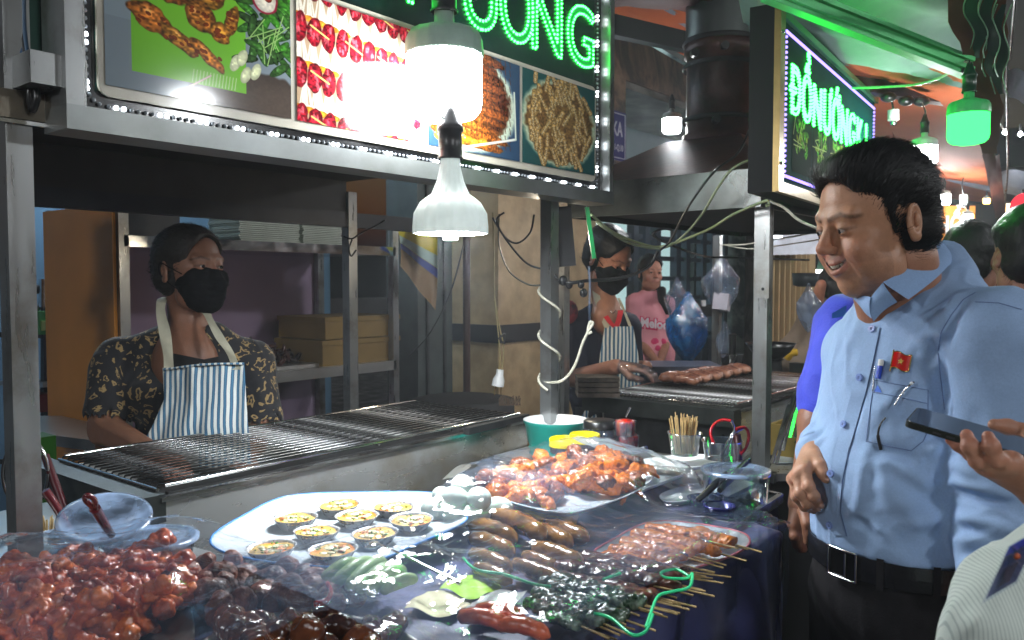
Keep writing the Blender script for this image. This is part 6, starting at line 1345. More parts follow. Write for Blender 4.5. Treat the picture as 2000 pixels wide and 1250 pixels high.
b=B(); b.grid(lambda u,v:BQ(.3+.4*u,.12+.4*v,.0015),2,2); b.build('portrait_patch',M('brown_portrait_patch',C(84,56,70),.5),bdg)
b=B(); b.grid(lambda u,v:BQ(-.08+1.16*u,-.08+1.2*v,.003),2,2); b.build('clear_sleeve',BAGF,bdg)
# phone
ph_=thing('phone','black smartphone held flat at chest height by the person in front','phone',tuple(at(1890,850,1.02)))
A0=at(1768,822,1.015); B0=at(1832,806,1.075); L0=at(2051,905,.93); ux=(L0-A0).normalized(); uy=(B0-A0); uy=(uy-ux*uy.dot(ux)); WP=uy.length; uy.normalize(); uz=ux.cross(uy); uz=uz if uz.z>0 else -uz
LP=.155; cen=A0+ux*LP/2+uy*WP/2
def rbox(w_,h_,t_,r,z0):
    pts=[]
    for sx,sy,a0 in ((1,1,0),(-1,1,90),(-1,-1,180),(1,-1,270)):
        for k in range(7): a=R(a0+15*k); pts.append((sx*(w_/2-r)+r*math.cos(a),sy*(h_/2-r)+r*math.sin(a)))
    n=len(pts); T=lambda p,z: cen+ux*p[0]+uy*p[1]+uz*z
    vs=[T(p,z0) for p in pts]+[T(p,z0+t_) for p in pts]; return B().add(vs,[tuple(range(n))[::-1],tuple(range(n,2*n))]+[(i,(i+1)%n,n+(i+1)%n,n+i) for i in range(n)])
rbox(LP,WP,.0078,.010,-.0078).build('case',M('graphite_metal',C(76,80,74),.3,.8),ph_)
rbox(LP-.004,WP-.004,.0006,.009,0).build('screen',M('dark_glass',(.01,.012,.014,1),.06,0,.05,3,coat=1),ph_)
for x in (-.045,-.03): 
    q=cen+ux*x-uy*(WP/2+.0004)-uz*.004; B().bar(q,q+ux*.010,.0016,.0022,up=uz).build('side_button',CHROME,ph_)
# ================================================================ FOOD ON THE NEAR COUNTER
FOODOBJ=[]
def foodthing(name,label,cat,loc,group=None):
    t=thing(name,label,cat,tuple(loc),group); FOODOBJ.append(t); return t
def proto(name,P,F,mat,label=None,cat=None,group=None):
    o=mesh_from(name,P,F,mat,org=(0,0,0),label=label,cat=cat,group=group); return o
CLOTH=M('violet_blue_tablecloth', C(62,66,124), .38, 0, .15, 6, .2, 30, sheen=.3, coat=.2, base2=C(28,32,54), thr=(.4,.7))
tc_=thing('tablecloth','shiny violet blue tablecloth hanging over the right end of the food counter','tablecloth',(1.2,1.0,Z0))
XEND=lambda y:1.60+.49*(y-.61)
def clothz(x,y,o=.006): return Z0+o+.0015*math.sin(x*23+y*17)
def cl_fn(u,v):
    # u along X (last part hangs at the right end), v from grill side to the street edge then down
    Yv=1.16-1.05*v; XE=XEND(max(Yv,.60)); X=.30+(XE+.14-.30)*u; z=clothz(X,Yv); x=X; y=Yv
    if X>XE: d=X-XE; x=XE+.012+.01*math.sin(y*40)*min(1,d*20); z-=d*(1.0 if Yv<.85 else .3)
    if Yv<.605: d=.605-Yv; y=.605-.014-.018*math.sin(x*26+1)*min(1,d*5)-.05*d; z-=d
    return V(x,y,z)
B().grid(cl_fn,120,100).build('cloth',CLOTH,tc_)
def dish(name,label,px,z,rim,mat,cat='tray',rimmat=None,base=.86,inner=.95,group=None,extra=None):
    pts=[onz(x,y,z+rim) for x,y in px]; c=sum(pts,V(0,0,0))/len(pts); t=foodthing(name,label,cat,(c.x,c.y,z),group); sp=spline(pts,6,True); n=len(sp)
    def ring(s,zz): return [V(c.x+(p.x-c.x)*s,c.y+(p.y-c.y)*s,zz) for p in sp]
    R_=[ring(base*.98,z),ring(base,z),ring(.985,z+rim*.9),ring(1.0,z+rim),ring(.985,z+rim+.0015),ring(inner,z+rim-.002),ring(base*.97,z+.005),ring(base*.5,z+.004)]
    b=B(); vs=[v for r in R_ for v in r]; b.add(vs,[(i*n+k,i*n+(k+1)%n,(i+1)*n+(k+1)%n,(i+1)*n+k) for i in range(len(R_)-1) for k in range(n)],True)
    b.add(R_[-1],[tuple(range(n))]); b.add(R_[0],[tuple(range(n))[::-1]]); b.build('dish',mat,t)
    if rimmat: B().tube([V(p.x,p.y,z+rim+.001) for p in ring(.992,0)]+[V(ring(.992,0)[0].x,ring(.992,0)[0].y,z+rim+.001)],.0022,6,cap=False).build('rim_line',rimmat,t)
    return t,c
def lay(o,a,b,z,sx=None,roll=0):
    p=onz(*a,z); q=onz(*b,z); o.location=(p+q)/2; o.location.z=z; d=q-p; o.rotation_euler=Euler((roll,0,math.atan2(d.y,d.x))); 
    if sx: k=d.length/sx; o.scale=(k,max(.8,min(1.2,k)),max(.8,min(1.2,k)))
def scatter(protos,lst,label,cat,group,mk=None):
    out=[]
    for i,(loc,rot,s) in enumerate(lst):
        src=protos[i%len(protos)]; o=src if i<len(protos) else src.copy()
        if i>=len(protos): COL.objects.link(o)
        o.location=loc; o.rotation_euler=rot; o.scale=(s,s,s); tag(o,label(i) if callable(label) else label,cat,group); FOODOBJ.append(o); out.append(o)
    return out
# --- glazed chicken feet heap (left)
GLAZE=M('sticky_red_brown_glaze', C(200,88,32), .25, 0, .35, 38, 1.0, 140, base2=C(124,44,20), thr=(.42,.62), rvar=.1, coat=.7)
GLAZE2=M('sticky_orange_glaze', C(214,108,34), .26, 0, .3, 38, 1.0, 140, base2=C(150,58,20), thr=(.45,.7), rvar=.1, coat=.7)
def foot(seed):
    rg=random.Random(seed); s=S((-.065,-.05,-.03),(.065,.05,.03),.0025); s.cap((-.05,0,0),(-.005,0,.004),.0095,.0085,.006); s.ell((.003,0,.003),(.015,.014,.009),.006)
    for a in (-.7,0,.65): 
        b=a+rg.uniform(-.2,.2); m=(.025*math.cos(b),.025*math.sin(b),.008+rg.uniform(-.003,.006)); e=(.046*math.cos(b+.15),.046*math.sin(b+.15),-.006+rg.uniform(-.006,.004)); s.chain([(.003,0,.003),m,e],[.0075,.0068,.004],.004)
    P,F=s.mesh(); N=normals(P,F); return P+N*((vnoise(P,140,seed)+.7*vnoise(P,330,seed))*.0052)[:,None],F
feet=[proto('glazed_chicken_piece',*foot(i),GLAZE if i%3 else GLAZE2) for i in range(6)]
heapc=onz(95,1225,.93); lst=[]; rg=random.Random(3)
for i in range(112):
    a=rg.random()*6.283; r=.160*math.sqrt(rg.random()); x=heapc.x+r*math.cos(a)*1.0; y=heapc.y+r*math.sin(a)*.85; h=.055*max(0,1-(r/.172)**2)**.7; z=.94+h*(.55+.45*rg.random())
    lst.append(((x,y,z),(rg.uniform(-.8,.8),rg.uniform(-.6,.6),rg.random()*6.28),rg.uniform(1.15,1.55)))
scatter(feet,lst,'glazed red brown chicken foot in the big heap at the lower left corner','chicken foot','glazed chicken feet heaped under film')
dish('tray','wide steel tray under the heap of glazed chicken feet',[(onp) for onp in ((-120,1120),(40,1085),(220,1092),(350,1150),(380,1260),(320,1400),(20,1420),(-140,1300))],.925,.012,STEELH)
# --- dark roasted chunks
ROAST=M('dark_roast_crust', C(142,74,46), .5, 0, .35, 40, 1.0, 150, base2=C(50,26,24), thr=(.4,.62), rvar=.1, coat=.15)
def chunk(seed,rx,ry,rz,amp=.006,fq=60,vx=.003):
    s=S((-rx-.015,-ry-.015,-rz-.012),(rx+.015,ry+.015,rz+.012),vx); s.ell((0,0,0),(rx,ry,rz),.01); rg=random.Random(seed)
    for _ in range(4): s.ell((rg.uniform(-.6,.6)*rx,rg.uniform(-.6,.6)*ry,rg.uniform(-.2,.5)*rz),(rx*.5,ry*.5,rz*.6),.01)
    P,F=s.mesh(); N=normals(P,F); return P+N*((vnoise(P,fq,seed)+.5*vnoise(P,fq*2.5,seed+1))*amp)[:,None],F
ch=[proto('roast_ball',*chunk(i+20,.029,.025,.021),ROAST) for i in range(4)]
L_=[(370,1132),(425,1128),(480,1130),(530,1134),(585,1136),(410,1168),(520,1164),(565,1162),(610,1162),(340,1140),(400,1110),(455,1105),(510,1112),(560,1118),(392,1150),(440,1150),(500,1148),(555,1150),(600,1140),(350,1118),(620,1120),(470,1178),(540,1180),(595,1175),(650,1170),(430,1190),(690,1160),(640,1190)]
scatter(ch,[(tuple(onz(x,y,.950+.012*(i%2))),(random.random()*6,random.random()*6,random.random()*6),1.0 if i<10 else .85) for i,(x,y) in enumerate(L_)],'dark roasted meat ball in the smoky middle of the counter','meat ball','dark roasted meat balls left of the green slices')
ok_=proto('green_wrapped_roll',*chunk(40,.075,.016,.014,.002),M('olive_leaf_wrap',C(96,104,60),.4,0,.3,20,.3,80,coat=.3),'olive green wrapped roll beside the dark meat balls','roll'); lay(ok_,(300,1160),(400,1128),.95); FOODOBJ.append(ok_)
o2=ok_.copy(); COL.objects.link(o2); tag(o2,'lower olive green wrapped roll touching the chicken feet heap','roll'); lay(o2,(310,1178),(395,1150),.95); FOODOBJ.append(o2)
chili=B(); chili.tube(spline([onz(615,1180,.985),onz(638,1172,.985),onz(646,1155,.985),onz(640,1140,.985)]),[.0045]*25,8); FOODOBJ.append(chili.build('red_chili',M('shiny_red_chili',C(214,24,22),.15,coat=.6),org=tuple(onz(640,1165,.98)),label='curved red chili on the dark meat balls',cat='chili'))
# --- pale green gourd slices on sticks
GRN=M('pale_green_gourd', C(168,196,128), .4, 0, .15, 30, .3, 90, coat=.2, base2=C(120,160,96), thr=(.5,.7)); 
def slab_slice(seed):
    s=S((-.045,-.016,-.024),(.045,.016,.024),.002); 
    s.chain([((k-8)/8*.034,0,.010-.012*((k-8)/8)**2) for k in range(17)],[.0062]*17,.004)
    s.cap((-.028,0,-.004),(.028,0,-.004),.0060,.0060,.006); P,F=s.mesh(); return P,F
gs_=[proto('gourd_slice',*slab_slice(0),GRN)]
G=[((632,1128),(700,1098)),((655,1136),(728,1096)),((682,1142),(750,1096)),((702,1148),(768,1108)),((722,1152),(788,1112)),((748,1152),(812,1128))]
for i,(a,b) in enumerate(G):
    o=gs_[0] if i==0 else gs_[0].copy()
    if i: COL.objects.link(o)
    lay(o,a,b,.975,.072,roll=.35); tag(o,'pale green gourd slice, %s in the skewered row'%('first','second','third','fourth','fifth','last')[i],'vegetable slice','skewered pale green gourd slices'); FOODOBJ.append(o)
# --- blue rimmed tray with tins of egg custard
BRIM=M('blue_rim_line',C(70,140,215),.3); MEL=M('white_melamine', C(208,216,222), .22, 0, .04, 20, coat=.5); PRIM=M('pink_rim_line',C(216,120,130),.3)
TZ=.955
dish('tray','white tray with a blue rim carrying nine tins of baked egg',[(410,1052),(470,1010),(560,970),(700,962),(860,965),(908,1000),(905,1024),(820,1062),(705,1106),(560,1104),(440,1082)],TZ,.016,MEL,rimmat=BRIM)
bx=[onz(520,1095,TZ),onz(860,1040,TZ),onz(820,990,TZ),onz(520,1010,TZ)]
cb_=thing('box','flat pale box lifting the egg tray off the cloth','box',(1.05,1.22,.926)); B().prism([(p.x,p.y) for p in (V(.96,1.12,0),V(1.18,1.12,0),V(1.18,1.32,0),V(.96,1.32,0))],.928,TZ-.001).build('carton',M('pale_yellow_card',C(196,186,120),.6),cb_)
TIN=M('crimped_foil', (.80,.80,.82,1), .28, .55, .1, 60, rvar=.08)
EGGY=M('baked_egg', C(236,196,110), .35, 0, .2, 50, .5, 110, base2=C(240,150,60), thr=(.45,.58), coat=.5); SCAL=M('chopped_scallion',C(70,140,50),.4,0,.3,60); FLOSS=M('pink_floss',C(232,160,120),.5,0,.2,60); PALEE=M('pale_custard',C(232,226,186),.3,0,.1,40,.4,100,coat=.4)
def tin(c,lbl,first=[None]):
    if first[0] is None:
        t=foodthing('egg_tin',lbl,'egg tin',(0,0,0),'baked egg tins on the blue rimmed tray'); n=64; b=B()
        b.lathe((0,0,0),[(.0001,0),(.026,0),(.027,.001)],n); b.lathe((0,0,0),[(.027,.001),(.0385,.019),(.041,.0205),(.0385,.0195),(.0365,.017),(.034,.012)],n,ribs=2,ribh=.045); b.build('foil_cup',TIN,t)
        def ef(u,v): a=2*math.pi*u; r=.037*v; return V(r*math.cos(a),r*math.sin(a),.0165+.0018*math.sin(a*3+v*9)+.0015*math.cos(v*14+a))
        B().grid(ef,28,8).build('egg_filling',EGGY,t); rg=random.Random(5); k=B()
        for _ in range(26): a=rg.random()*6.28; r=.03*math.sqrt(rg.random()); k.ball((r*math.cos(a),r*math.sin(a),.0185),(rg.uniform(.0015,.0035),rg.uniform(.001,.002),.0012),6,4,Euler((0,0,rg.random()*3)))
        k.build('scallion_bits',SCAL,t,kind='stuff'); k=B()
        for _ in range(7): a=rg.random()*6.28; r=.024*math.sqrt(rg.random()); k.ball((r*math.cos(a),r*math.sin(a),.0175),(rg.uniform(.006,.011),rg.uniform(.004,.008),.0022),10,6,Euler((0,0,rg.random()*3)))
        k.build('pale_custard_lumps',PALEE,t,kind='stuff'); k=B()
        for _ in range(5): a=rg.random()*6.28; r=.022*math.sqrt(rg.random()); k.ball((r*math.cos(a),r*math.sin(a),.0185),(rg.uniform(.004,.009),.003,.0018),8,5,Euler((0,0,rg.random()*3)))
        k.build('pink_topping',FLOSS,t,kind='stuff'); first[0]=t
    else: t=copy_tree(first[0]); FOODOBJ.append(t); tag(t,lbl)
    t.location=c; t.rotation_euler=(random.uniform(-.04,.04),random.uniform(-.04,.04),random.random()*6.28); return t
for (x,y),lb in zip([(662,984),(768,988),(577,1010),(697,1006),(803,1013),(618,1036),(733,1040),(530,1068),(650,1072)],
    ['rear left egg tin topped with green scallion','rear right egg tin near the white duck eggs','egg tin at the left, beside the grill face','middle egg tin of the tray','rightmost egg tin by the blue rim','egg tin with a bright yolk left of centre','front right egg tin beside the spoon','front left egg tin nearest the white end of the tray','front middle egg tin with pink topping']):
    tin(onz(x,y,TZ+.023)-V(0,0,.020),lb)
sp_=thing('spoon','steel spoon lying from the egg tray over its rim','spoon',tuple(onz(760,1080,.985))); FOODOBJ.append(sp_)
B().ball(onz(727,1064,.985),(.017,.012,.005),14,8,Euler((0,0,.6))).build('bowl',CHROME,sp_); B().tube([onz(738,1062,.988),onz(790,1085,.99),onz(835,1108,.978),onz(900,1140,.965)],[.0018,.002,.0022,.0035],8).build('handle',CHROME,sp_)
# --- duck eggs on a pink rimmed plate
dish('plate','pink rimmed oval plate of pale blue duck eggs',[(828,1005),(850,985),(900,975),(960,975),(1002,990),(1005,1006),(960,1018),(900,1022),(850,1020)],.945,.012,MEL,'plate',rimmat=PRIM)
EGG=M('pale_blue_duck_egg', C(214,226,214), .35, 0, .04, 60, .05, 200, sss=.05)
eg=B(); eg.lathe((0,0,0),[(.0001,-.031)]+[(.0235*math.sin(t)*(1+.10*math.cos(t)) , -.031*math.cos(t)) for t in [k*math.pi/14 for k in range(1,14)]]+[(.0001,.031)],24); e0=eg.build('duck_egg',EGG,org=(0,0,0))
EL=[((862,968),.978,'small duck egg at the left back of the plate'),((903,950),1.012,'topmost duck egg of the plate'),((935,974),1.000,'upper right duck egg leaning on the pile'),((888,974),.998,'duck egg in the middle of the pile'),((850,995),.975,'leftmost front duck egg by the blue tray rim'),((886,999),.972,'large front duck egg left of centre'),((932,1003),.972,'front duck egg right of centre'),((973,993),.974,'rightmost duck egg by the pink rim')]
for i,((x,y),z,lb) in enumerate(EL):
    o=e0 if i==0 else e0.copy()
    if i: COL.objects.link(o)
    o.location=onz(x,y,z); o.rotation_euler=(R(90)+random.uniform(-.3,.3),0,random.random()*3); s=.82 if i==0 else 1.0; o.scale=(s,s,s); tag(o,lb,'egg','duck eggs on the pink plate'); FOODOBJ.append(o)
# --- roast chicken on the white tray
YBX=M('yellow_plastic_box',C(214,186,20),.35,0,.06,10)
yb=thing('yellow_box','flat yellow box under the tray of roast chicken wings','box',(1.36,1.1,.93)); B().prism([(p.x,p.y) for p in (onz(1005,1000,.955),onz(1115,1033,.955),onz(1130,985,.955),onz(1030,965,.955))],.928,.962).build('box',YBX,yb)
dish('tray','white tray of orange roast chicken wings on a yellow box',[(938,948),(950,925),(1010,905),(1120,888),(1225,890),(1278,925),(1240,962),(1150,995),(1090,1002),(1010,985),(960,967)],.968,.016,MEL)
CHK=M('orange_roast_chicken', C(228,122,26), .28, 0, .3, 26, 1.0, 150, base2=C(160,64,16), thr=(.48,.72), rvar=.1, coat=.6); CHAR=M('charred_roast_chicken', C(168,84,26), .28, 0, .3, 26, 1.0, 150, base2=C(34,14,8), thr=(.42,.58), rvar=.1, coat=.6)
def wing(seed):
    rg=random.Random(seed); s=S((-.06,-.05,-.03),(.06,.05,.035),.0028); a=rg.uniform(.5,1.1)
    s.chain([(-.035,-.010,0),(.005,.006,.006)],[.018,.013],.01); s.chain([(.005,.006,.006),(.040,-.012*a,.0)],[.014,.011],.008); s.ell((-.036,-.012,.002),(.018,.019,.014),.008); s.ell((.012,.010,.004),(.016,.013,.012),.008); s.chain([(.04,-.012*a,0),(.045,-.03,-.004)],[.008,.004],.005)
    P,F=s.mesh(); N=normals(P,F); return P+N*((vnoise(P,90,seed)+.7*vnoise(P,230,seed))*.0065)[:,None],F
wg=[proto('roast_chicken_piece',*wing(i),CHK if i%3 else CHAR) for i in range(6)]
W_=[(1220,905,1.03),(1190,912,1.02),(1160,908,1.02),(1130,905,1.02),(1100,902,1.015),(1240,925,1.01),(1215,935,1.005),(1185,938,1.01),(1160,930,1.015),(1130,928,1.015),(1100,925,1.015),(1070,918,1.01),(1040,920,1.0),(1010,925,.998),(980,932,.995),(960,945,.99),(1000,945,.993),(1030,942,1.0),(1065,940,1.005),(1095,945,1.0),(1125,948,1.0),(1155,950,1.0),(1195,952,.995),(1225,945,.995),(970,955,.988),(1005,962,.99),(1040,958,.99),(1070,960,.99),(1045,972,.987),(1010,975,.987),(1165,900,1.035),(1200,895,1.04),(1060,905,1.0),(1020,910,.995)]
scatter(wg,[(tuple(onz(x,y,.985+(z-.985)*.4)),(random.uniform(-.7,.7),random.uniform(-.5,.5),random.random()*6.28),random.uniform(.9,1.2)) for x,y,z in W_],lambda i:'charred dark roast chicken wing on the white tray' if i%6 in (0,3) else 'orange roast chicken wing piled on the white tray','chicken wing','roast chicken wings on the white tray')
# --- plump sausages under film
SA2=M('glossy_brown_sausage', C(150,104,50), .2, 0, .2, 30, .25, 90, base2=C(104,62,26), thr=(.45,.65), coat=.8)
sg0=sausage(.115,.0155,.004,16).build('sausage',SA2,org=(0,0,0))
SL_=[((915,1022),(1010,1058)),((918,1050),(1005,1084)),((918,1082),(1000,1115)),((955,1004),(1045,1032)),((985,1008),(1065,1050)),((1045,1032),(1118,1066)),((1062,1024),(1150,1056)),((1040,1070),(1140,1104)),((1000,1100),(1078,1128)),((1038,1112),(1110,1140)),((925,1108),(1000,1138)),((1020,1085),(1090,1112))]
for i,(a,b) in enumerate(SL_):
    o=sg0 if i==0 else sg0.copy()
    if i: COL.objects.link(o)
    lay(o,a,b,.952+.010*(i in (3,4,7)),.115); tag(o,'shiny brown sausage under film between the duck eggs and the skewers','sausage','brown sausages under film'); FOODOBJ.append(o)
# --- orange skewers on the pink rimmed tray
dish('tray','white pink rimmed tray of orange barbecue skewers',[(1155,1085),(1200,1052),(1262,1022),(1330,1020),(1440,1038),(1466,1058),(1440,1082),(1380,1104),(1300,1125),(1200,1118)],.935,.010,MEL,rimmat=PRIM)
STK=M('bamboo_stick', C(196,166,112), .5, 0, .15, 60); ORM=M('orange_barbecue_meat', C(228,128,30), .27, 0, .3, 30, .9, 150, base2=C(150,76,22), thr=(.45,.68), coat=.6); DKM=M('dark_barbecue_meat', C(110,56,40), .28, 0, .3, 30, .5, 100, base2=C(48,24,24), thr=(.42,.62), coat=.6)
def strip_meat(seed,L=.12):
    s=S((-L/2-.02,-.03,-.015),(L/2+.02,.03,.02),.003); rg=random.Random(seed)
    for i in range(9): x=-L/2+L*i/8; s.ell((x,rg.uniform(-.004,.004),rg.uniform(0,.004)),(.013,rg.uniform(.009,.014),rg.uniform(.006,.009)),.008)
    P,F=s.mesh(); N=normals(P,F); return P+N*((vnoise(P,110,seed)+.5*vnoise(P,300,seed))*.004)[:,None],F
def skewer(seed,mat,lbl,grp,L=.12,cat='skewer',stick=(-.5,1.15)):
    t=foodthing('skewer',lbl,cat,(0,0,0),grp); P,F=strip_meat(seed,L); mesh_from('meat',P,F,mat,t); B().cyl((L*stick[0],0,.002),(L*stick[1],0,0),.0013,n=6).build('stick',STK,t); return t
pr_=[skewer(50+i,ORM,'',None) for i in range(3)]
def putsk(protos,lst,label,grp,L=.12,z=.95):
    for i,(a,b) in enumerate(lst):
        t=protos[i] if i<len(protos) else copy_tree(protos[i%len(protos)])
        if i>=len(protos): FOODOBJ.append(t)
        p=onz(*a,z); q=onz(*b,z); d=q-p; t.location=p.lerp(q,.42); t.location.z=z+.004*(i%3); k=d.length/(L*1.65); t.scale=(k,1.3,1.15); t.rotation_euler=(random.uniform(-.3,.3),0,math.atan2(d.y,d.x)); tag(t,label,'skewer',grp)
putsk(pr_,[((1165,1082),(1345,1124)),((1180,1072),(1370,1118)),((1200,1062),(1388,1112)),((1212,1052),(1395,1098)),((1225,1042),(1400,1085)),((1250,1034),(1420,1075)),((1275,1028),(1440,1068)),((1330,1040),(1470,1078)),((1300,1062),(1440,1100))],'orange barbecue meat skewer on the pink rimmed tray','orange skewers on the pink rimmed tray')
dk=[skewer(60+i,DKM,'',None) for i in range(3)]
DK=[((1080,1100),(1300,1140)),((1095,1092),(1320,1132)),((1070,1110),(1290,1158)),((1060,1122),(1285,1172)),((1120,1088),(1350,1126)),((1150,1120),(1352,1160)),((1140,1134),(1335,1180)),((1165,1108),(1385,1140)),((1130,1150),(1322,1196)),((1175,1098),(1400,1124)),((1085,1135),(1262,1188)),((1190,1128),(1372,1170))]
putsk(dk,DK,'dark meat skewer pointing at the street edge of the counter','dark meat skewers at the right of the counter')
# --- dark green leaf wrapped skewers
GLF=M('dark_green_wrapped_leaf', C(40,62,44), .22, 0, .5, 60, .6, 160, base2=C(120,140,120), thr=(.56,.66), coat=.7)
lfp=[skewer(70+i,GLF,'',None) for i in range(2)]
LF=[((1030,1150),(1200,1212)),((1045,1140),(1225,1200)),((1065,1136),(1250,1190)),((1035,1168),(1190,1232)),((1060,1176),(1215,1240)),((1085,1150),(1270,1205)),((1100,1170),(1260,1225)),((1020,1180),(1170,1245)),((1120,1160),(1300,1205))]
putsk(lfp,LF,'dark green leaf wrapped skewer near the front edge','leaf wrapped skewers at the front',z=.955)
# --- bamboo ends sticking out over the edge
for i,(a,b) in enumerate([((1370,1112),(1396,1118)),((1330,1122),(1392,1130)),((1290,1135),(1372,1152)),((1265,1142),(1354,1163)),((1262,1150),(1322,1168)),((1270,1165),(1330,1183)),((1252,1178),(1328,1198)),((1240,1188),(1304,1206)),((1130,1200),(1240,1230)),((1110,1215),(1205,1250))]):
    o=B().cyl(onz(*a,.945),onz(*b,.940),.0016,n=6).build('skewer_stick',STK,org=tuple(onz(*a,.945)),label='bare bamboo skewer end reaching over the counter edge',cat='stick',group='bare skewer ends'); 
# --- shrimps / orange sausages in front, yellow-green and white paper
SHR=M('pink_orange_shrimp', C(226,104,56), .3, 0, .25, 30, .4, 90, base2=C(190,60,50), thr=(.5,.7), coat=.6)
for i,(a,b,lb) in enumerate((((893,1206),(1000,1226),'front orange shrimp sausage lying before the white paper'),((925,1194),(1028,1212),'middle orange shrimp sausage near the leaf wrapped skewers'),((970,1222),(1075,1244),'lowest orange shrimp sausage at the bottom edge'))):
    if i==0: s0=sausage(.115,.0145,.010,14).build('shrimp_sausage',SHR,org=(0,0,0)); o=s0
    else: o=s0.copy(); COL.objects.link(o)
    lay(o,a,b,.952,.115); tag(o,lb,'sausage','orange shrimp sausages at the front'); FOODOBJ.append(o)
def paper(name,label,px,z,mat,cat='paper'):
    pts=[onz(x,y,z) for x,y in px]; o=quad(name,pts,mat,None,org=tuple(pts[0]),nu=10,nv=10,fn=lambda u,v,p:p+V(0,0,.004*math.sin(u*7+v*5)),label=label,cat=cat); FOODOBJ.append(o); return o
paper('paper','lime green sheet lying on the middle of the counter',[(858,1150),(935,1172),(985,1140),(900,1120)],.940,M('lime_green_sheet',C(170,220,20),.5))
paper('paper','white paper sheet in front of the lime green sheet',[(895,1208),(980,1204),(1030,1150),(940,1160)],.944,WHITEPL)
paper('paper','cream coloured paper sheet left of the white paper',[(790,1188),(880,1206),(925,1170),(835,1150)],.936,M('cream_paper',C(226,214,170),.6))
NS=M('neon_green_string', (.03,.75,.30,1), .35, 0, .1, 30)
for lb,pts in (('bright green string looped at the right end of the skewers',[(1345,1125),(1320,1112),(1292,1118),(1300,1128),(1340,1130),(1352,1120),(1350,1140),(1340,1150),(1310,1156),(1285,1165),(1272,1195),(1262,1225)]),('green string running over the sausages',[(905,1090),(930,1112),(985,1122),(1040,1140),(1075,1146)]),('short green string on the dark skewers',[(1178,1132),(1195,1126),(1212,1120)]),('green string along the front leaf skewers',[(1160,1198),(1180,1202),(1200,1212),(1235,1240),(1262,1232),(1275,1200)])):
    o=B().tube(spline([onz(x,y,.982) for x,y in pts],6),.0022,6).build('green_string',NS,org=tuple(onz(*pts[0],.98)),label=lb,cat='string')
# --- brown braised food at the bottom centre
BR=M('brown_braised_food', C(124,66,30), .2, 0, .3, 22, .5, 60, base2=C(66,30,14), thr=(.42,.62), coat=.8)
br=[proto('braised_piece',*chunk(i+80,.030,.022,.016,.006,80),BR) for i in range(4)]
scatter(br,[(tuple(onz(random.uniform(430,760),random.uniform(1222,1330),.945+random.random()*.02)),(random.random()*6,random.random()*6,random.random()*6),random.uniform(.8,1.2)) for i in range(44)],'brown braised piece in the shallow tray at the bottom edge','braised piece','braised pieces at the bottom edge')
dish('tray','shallow steel tray of brown braised pieces at the bottom edge',[(380,1270),(470,1212),(560,1196),(700,1205),(800,1240),(850,1300),(700,1400),(420,1380)],.925,.022,STEELH)
# --- left: plastic tubs, lids and ladles
CP=film('cloudy_plastic_tub',(.85,.92,.93,1),gloss=.10,milk=.42,rough=.2,bump=.05,bs=30)
def tub(label,x,y,z,r,h,name='plastic_tub',tilt=(0,0,0),liq=None):
    c=onz(x,y,z); t=foodthing(name,label,'tub',(c.x,c.y,c.z-h)); c0=V(c.x,c.y,c.z-h)
    B().lathe(c0,[(.0001,.001),(r*.86,.001),(r*.88,.003),(r*.98,h*.95),(r*1.04,h*.97),(r*1.04,h)],40).build('bowl',CP,t)
    if liq: B().lathe(c0,[(.0001,h*.6),(r*.93,h*.6)],30).build('sauce',liq,t)
    l=B(); l.lathe(c0+V(0,0,h),[(r*1.07,-.004),(r*1.07,.002),(r*.96,.004),(r*.90,.001),(r*.70,.001),(r*.68,.003),(.0001,.003)],40); l.build('lid',CP,t); return t
tub('round cloudy plastic tub with its lid on beside the egg tray',293,1052,.995,.072,.05,liq=M('brown_sauce',C(120,70,30),.2))
tub('small white lidded tub half hidden at the left edge',130,1048,.975,.055,.04)
lid_=thing('tub_cover','tilted loose cloudy plastic lid leaning behind the tubs','lid',tuple(at(200,1015,1.36)))
ax_=(V(0,0,1)*1.0-FH*.32+RT*.16).normalized(); B().lathe(at(205,1012,1.38),[(.075,-.003),(.075,.003),(.068,.004),(.062,.001),(.048,.001),(.046,.003),(.0001,.003)],40,axis=ax_).build('lid',CP,lid_)
LAD=M('maroon_ladle_handle', C(92,22,30), .18, 0, .1, 20, coat=.6)
for lb,a,b,c in (('maroon handled ladle standing in the tub nearest the grill',(172,970,1.22),(192,1005,1.26),(218,1045,1.32)),('second maroon ladle handle behind the left post',(88,958,1.45),(110,990,1.46),(135,1035,1.46))):
    l=thing('ladle',lb,'ladle',tuple(at(*c))); p=[at(*a),at(*b),at(*c)]
    if 'nearest' in lb:
        q=at(180,984,1.23); d=(p[1]-p[0]).normalized(); s_=RT; B().tube(spline([q+d*.018,p[0]+d*.01+s_*.007,p[0]-d*.004,p[0]+d*.01-s_*.007,q+d*.018],6),.0042,8).build('loop_end',LAD,l); B().tube([q+d*.014,p[1],p[2]],[.0085,.008,.006],10).build('handle',LAD,l)
    else: B().tube(p,[.008,.008,.006],10).build('handle',LAD,l)
    B().ball(at(c[0]+6,c[1]+18,c[2]+.02),(.02,.02,.012)).build('bowl',CHROME,l)
sk_=thing('skewer_bundle','bundle of bamboo sticks behind the left tubs','sticks',tuple(at(90,1040,1.5)))
for i in range(26):
    x=58+3.0*i; a=at(x+random.uniform(-3,3),1012+random.uniform(-6,6),1.5+random.random()*.04); b=at(92+(x-92)*.6,1062,1.5); B().cyl(b,a,.0013,n=5).build('stick',STK,sk_)
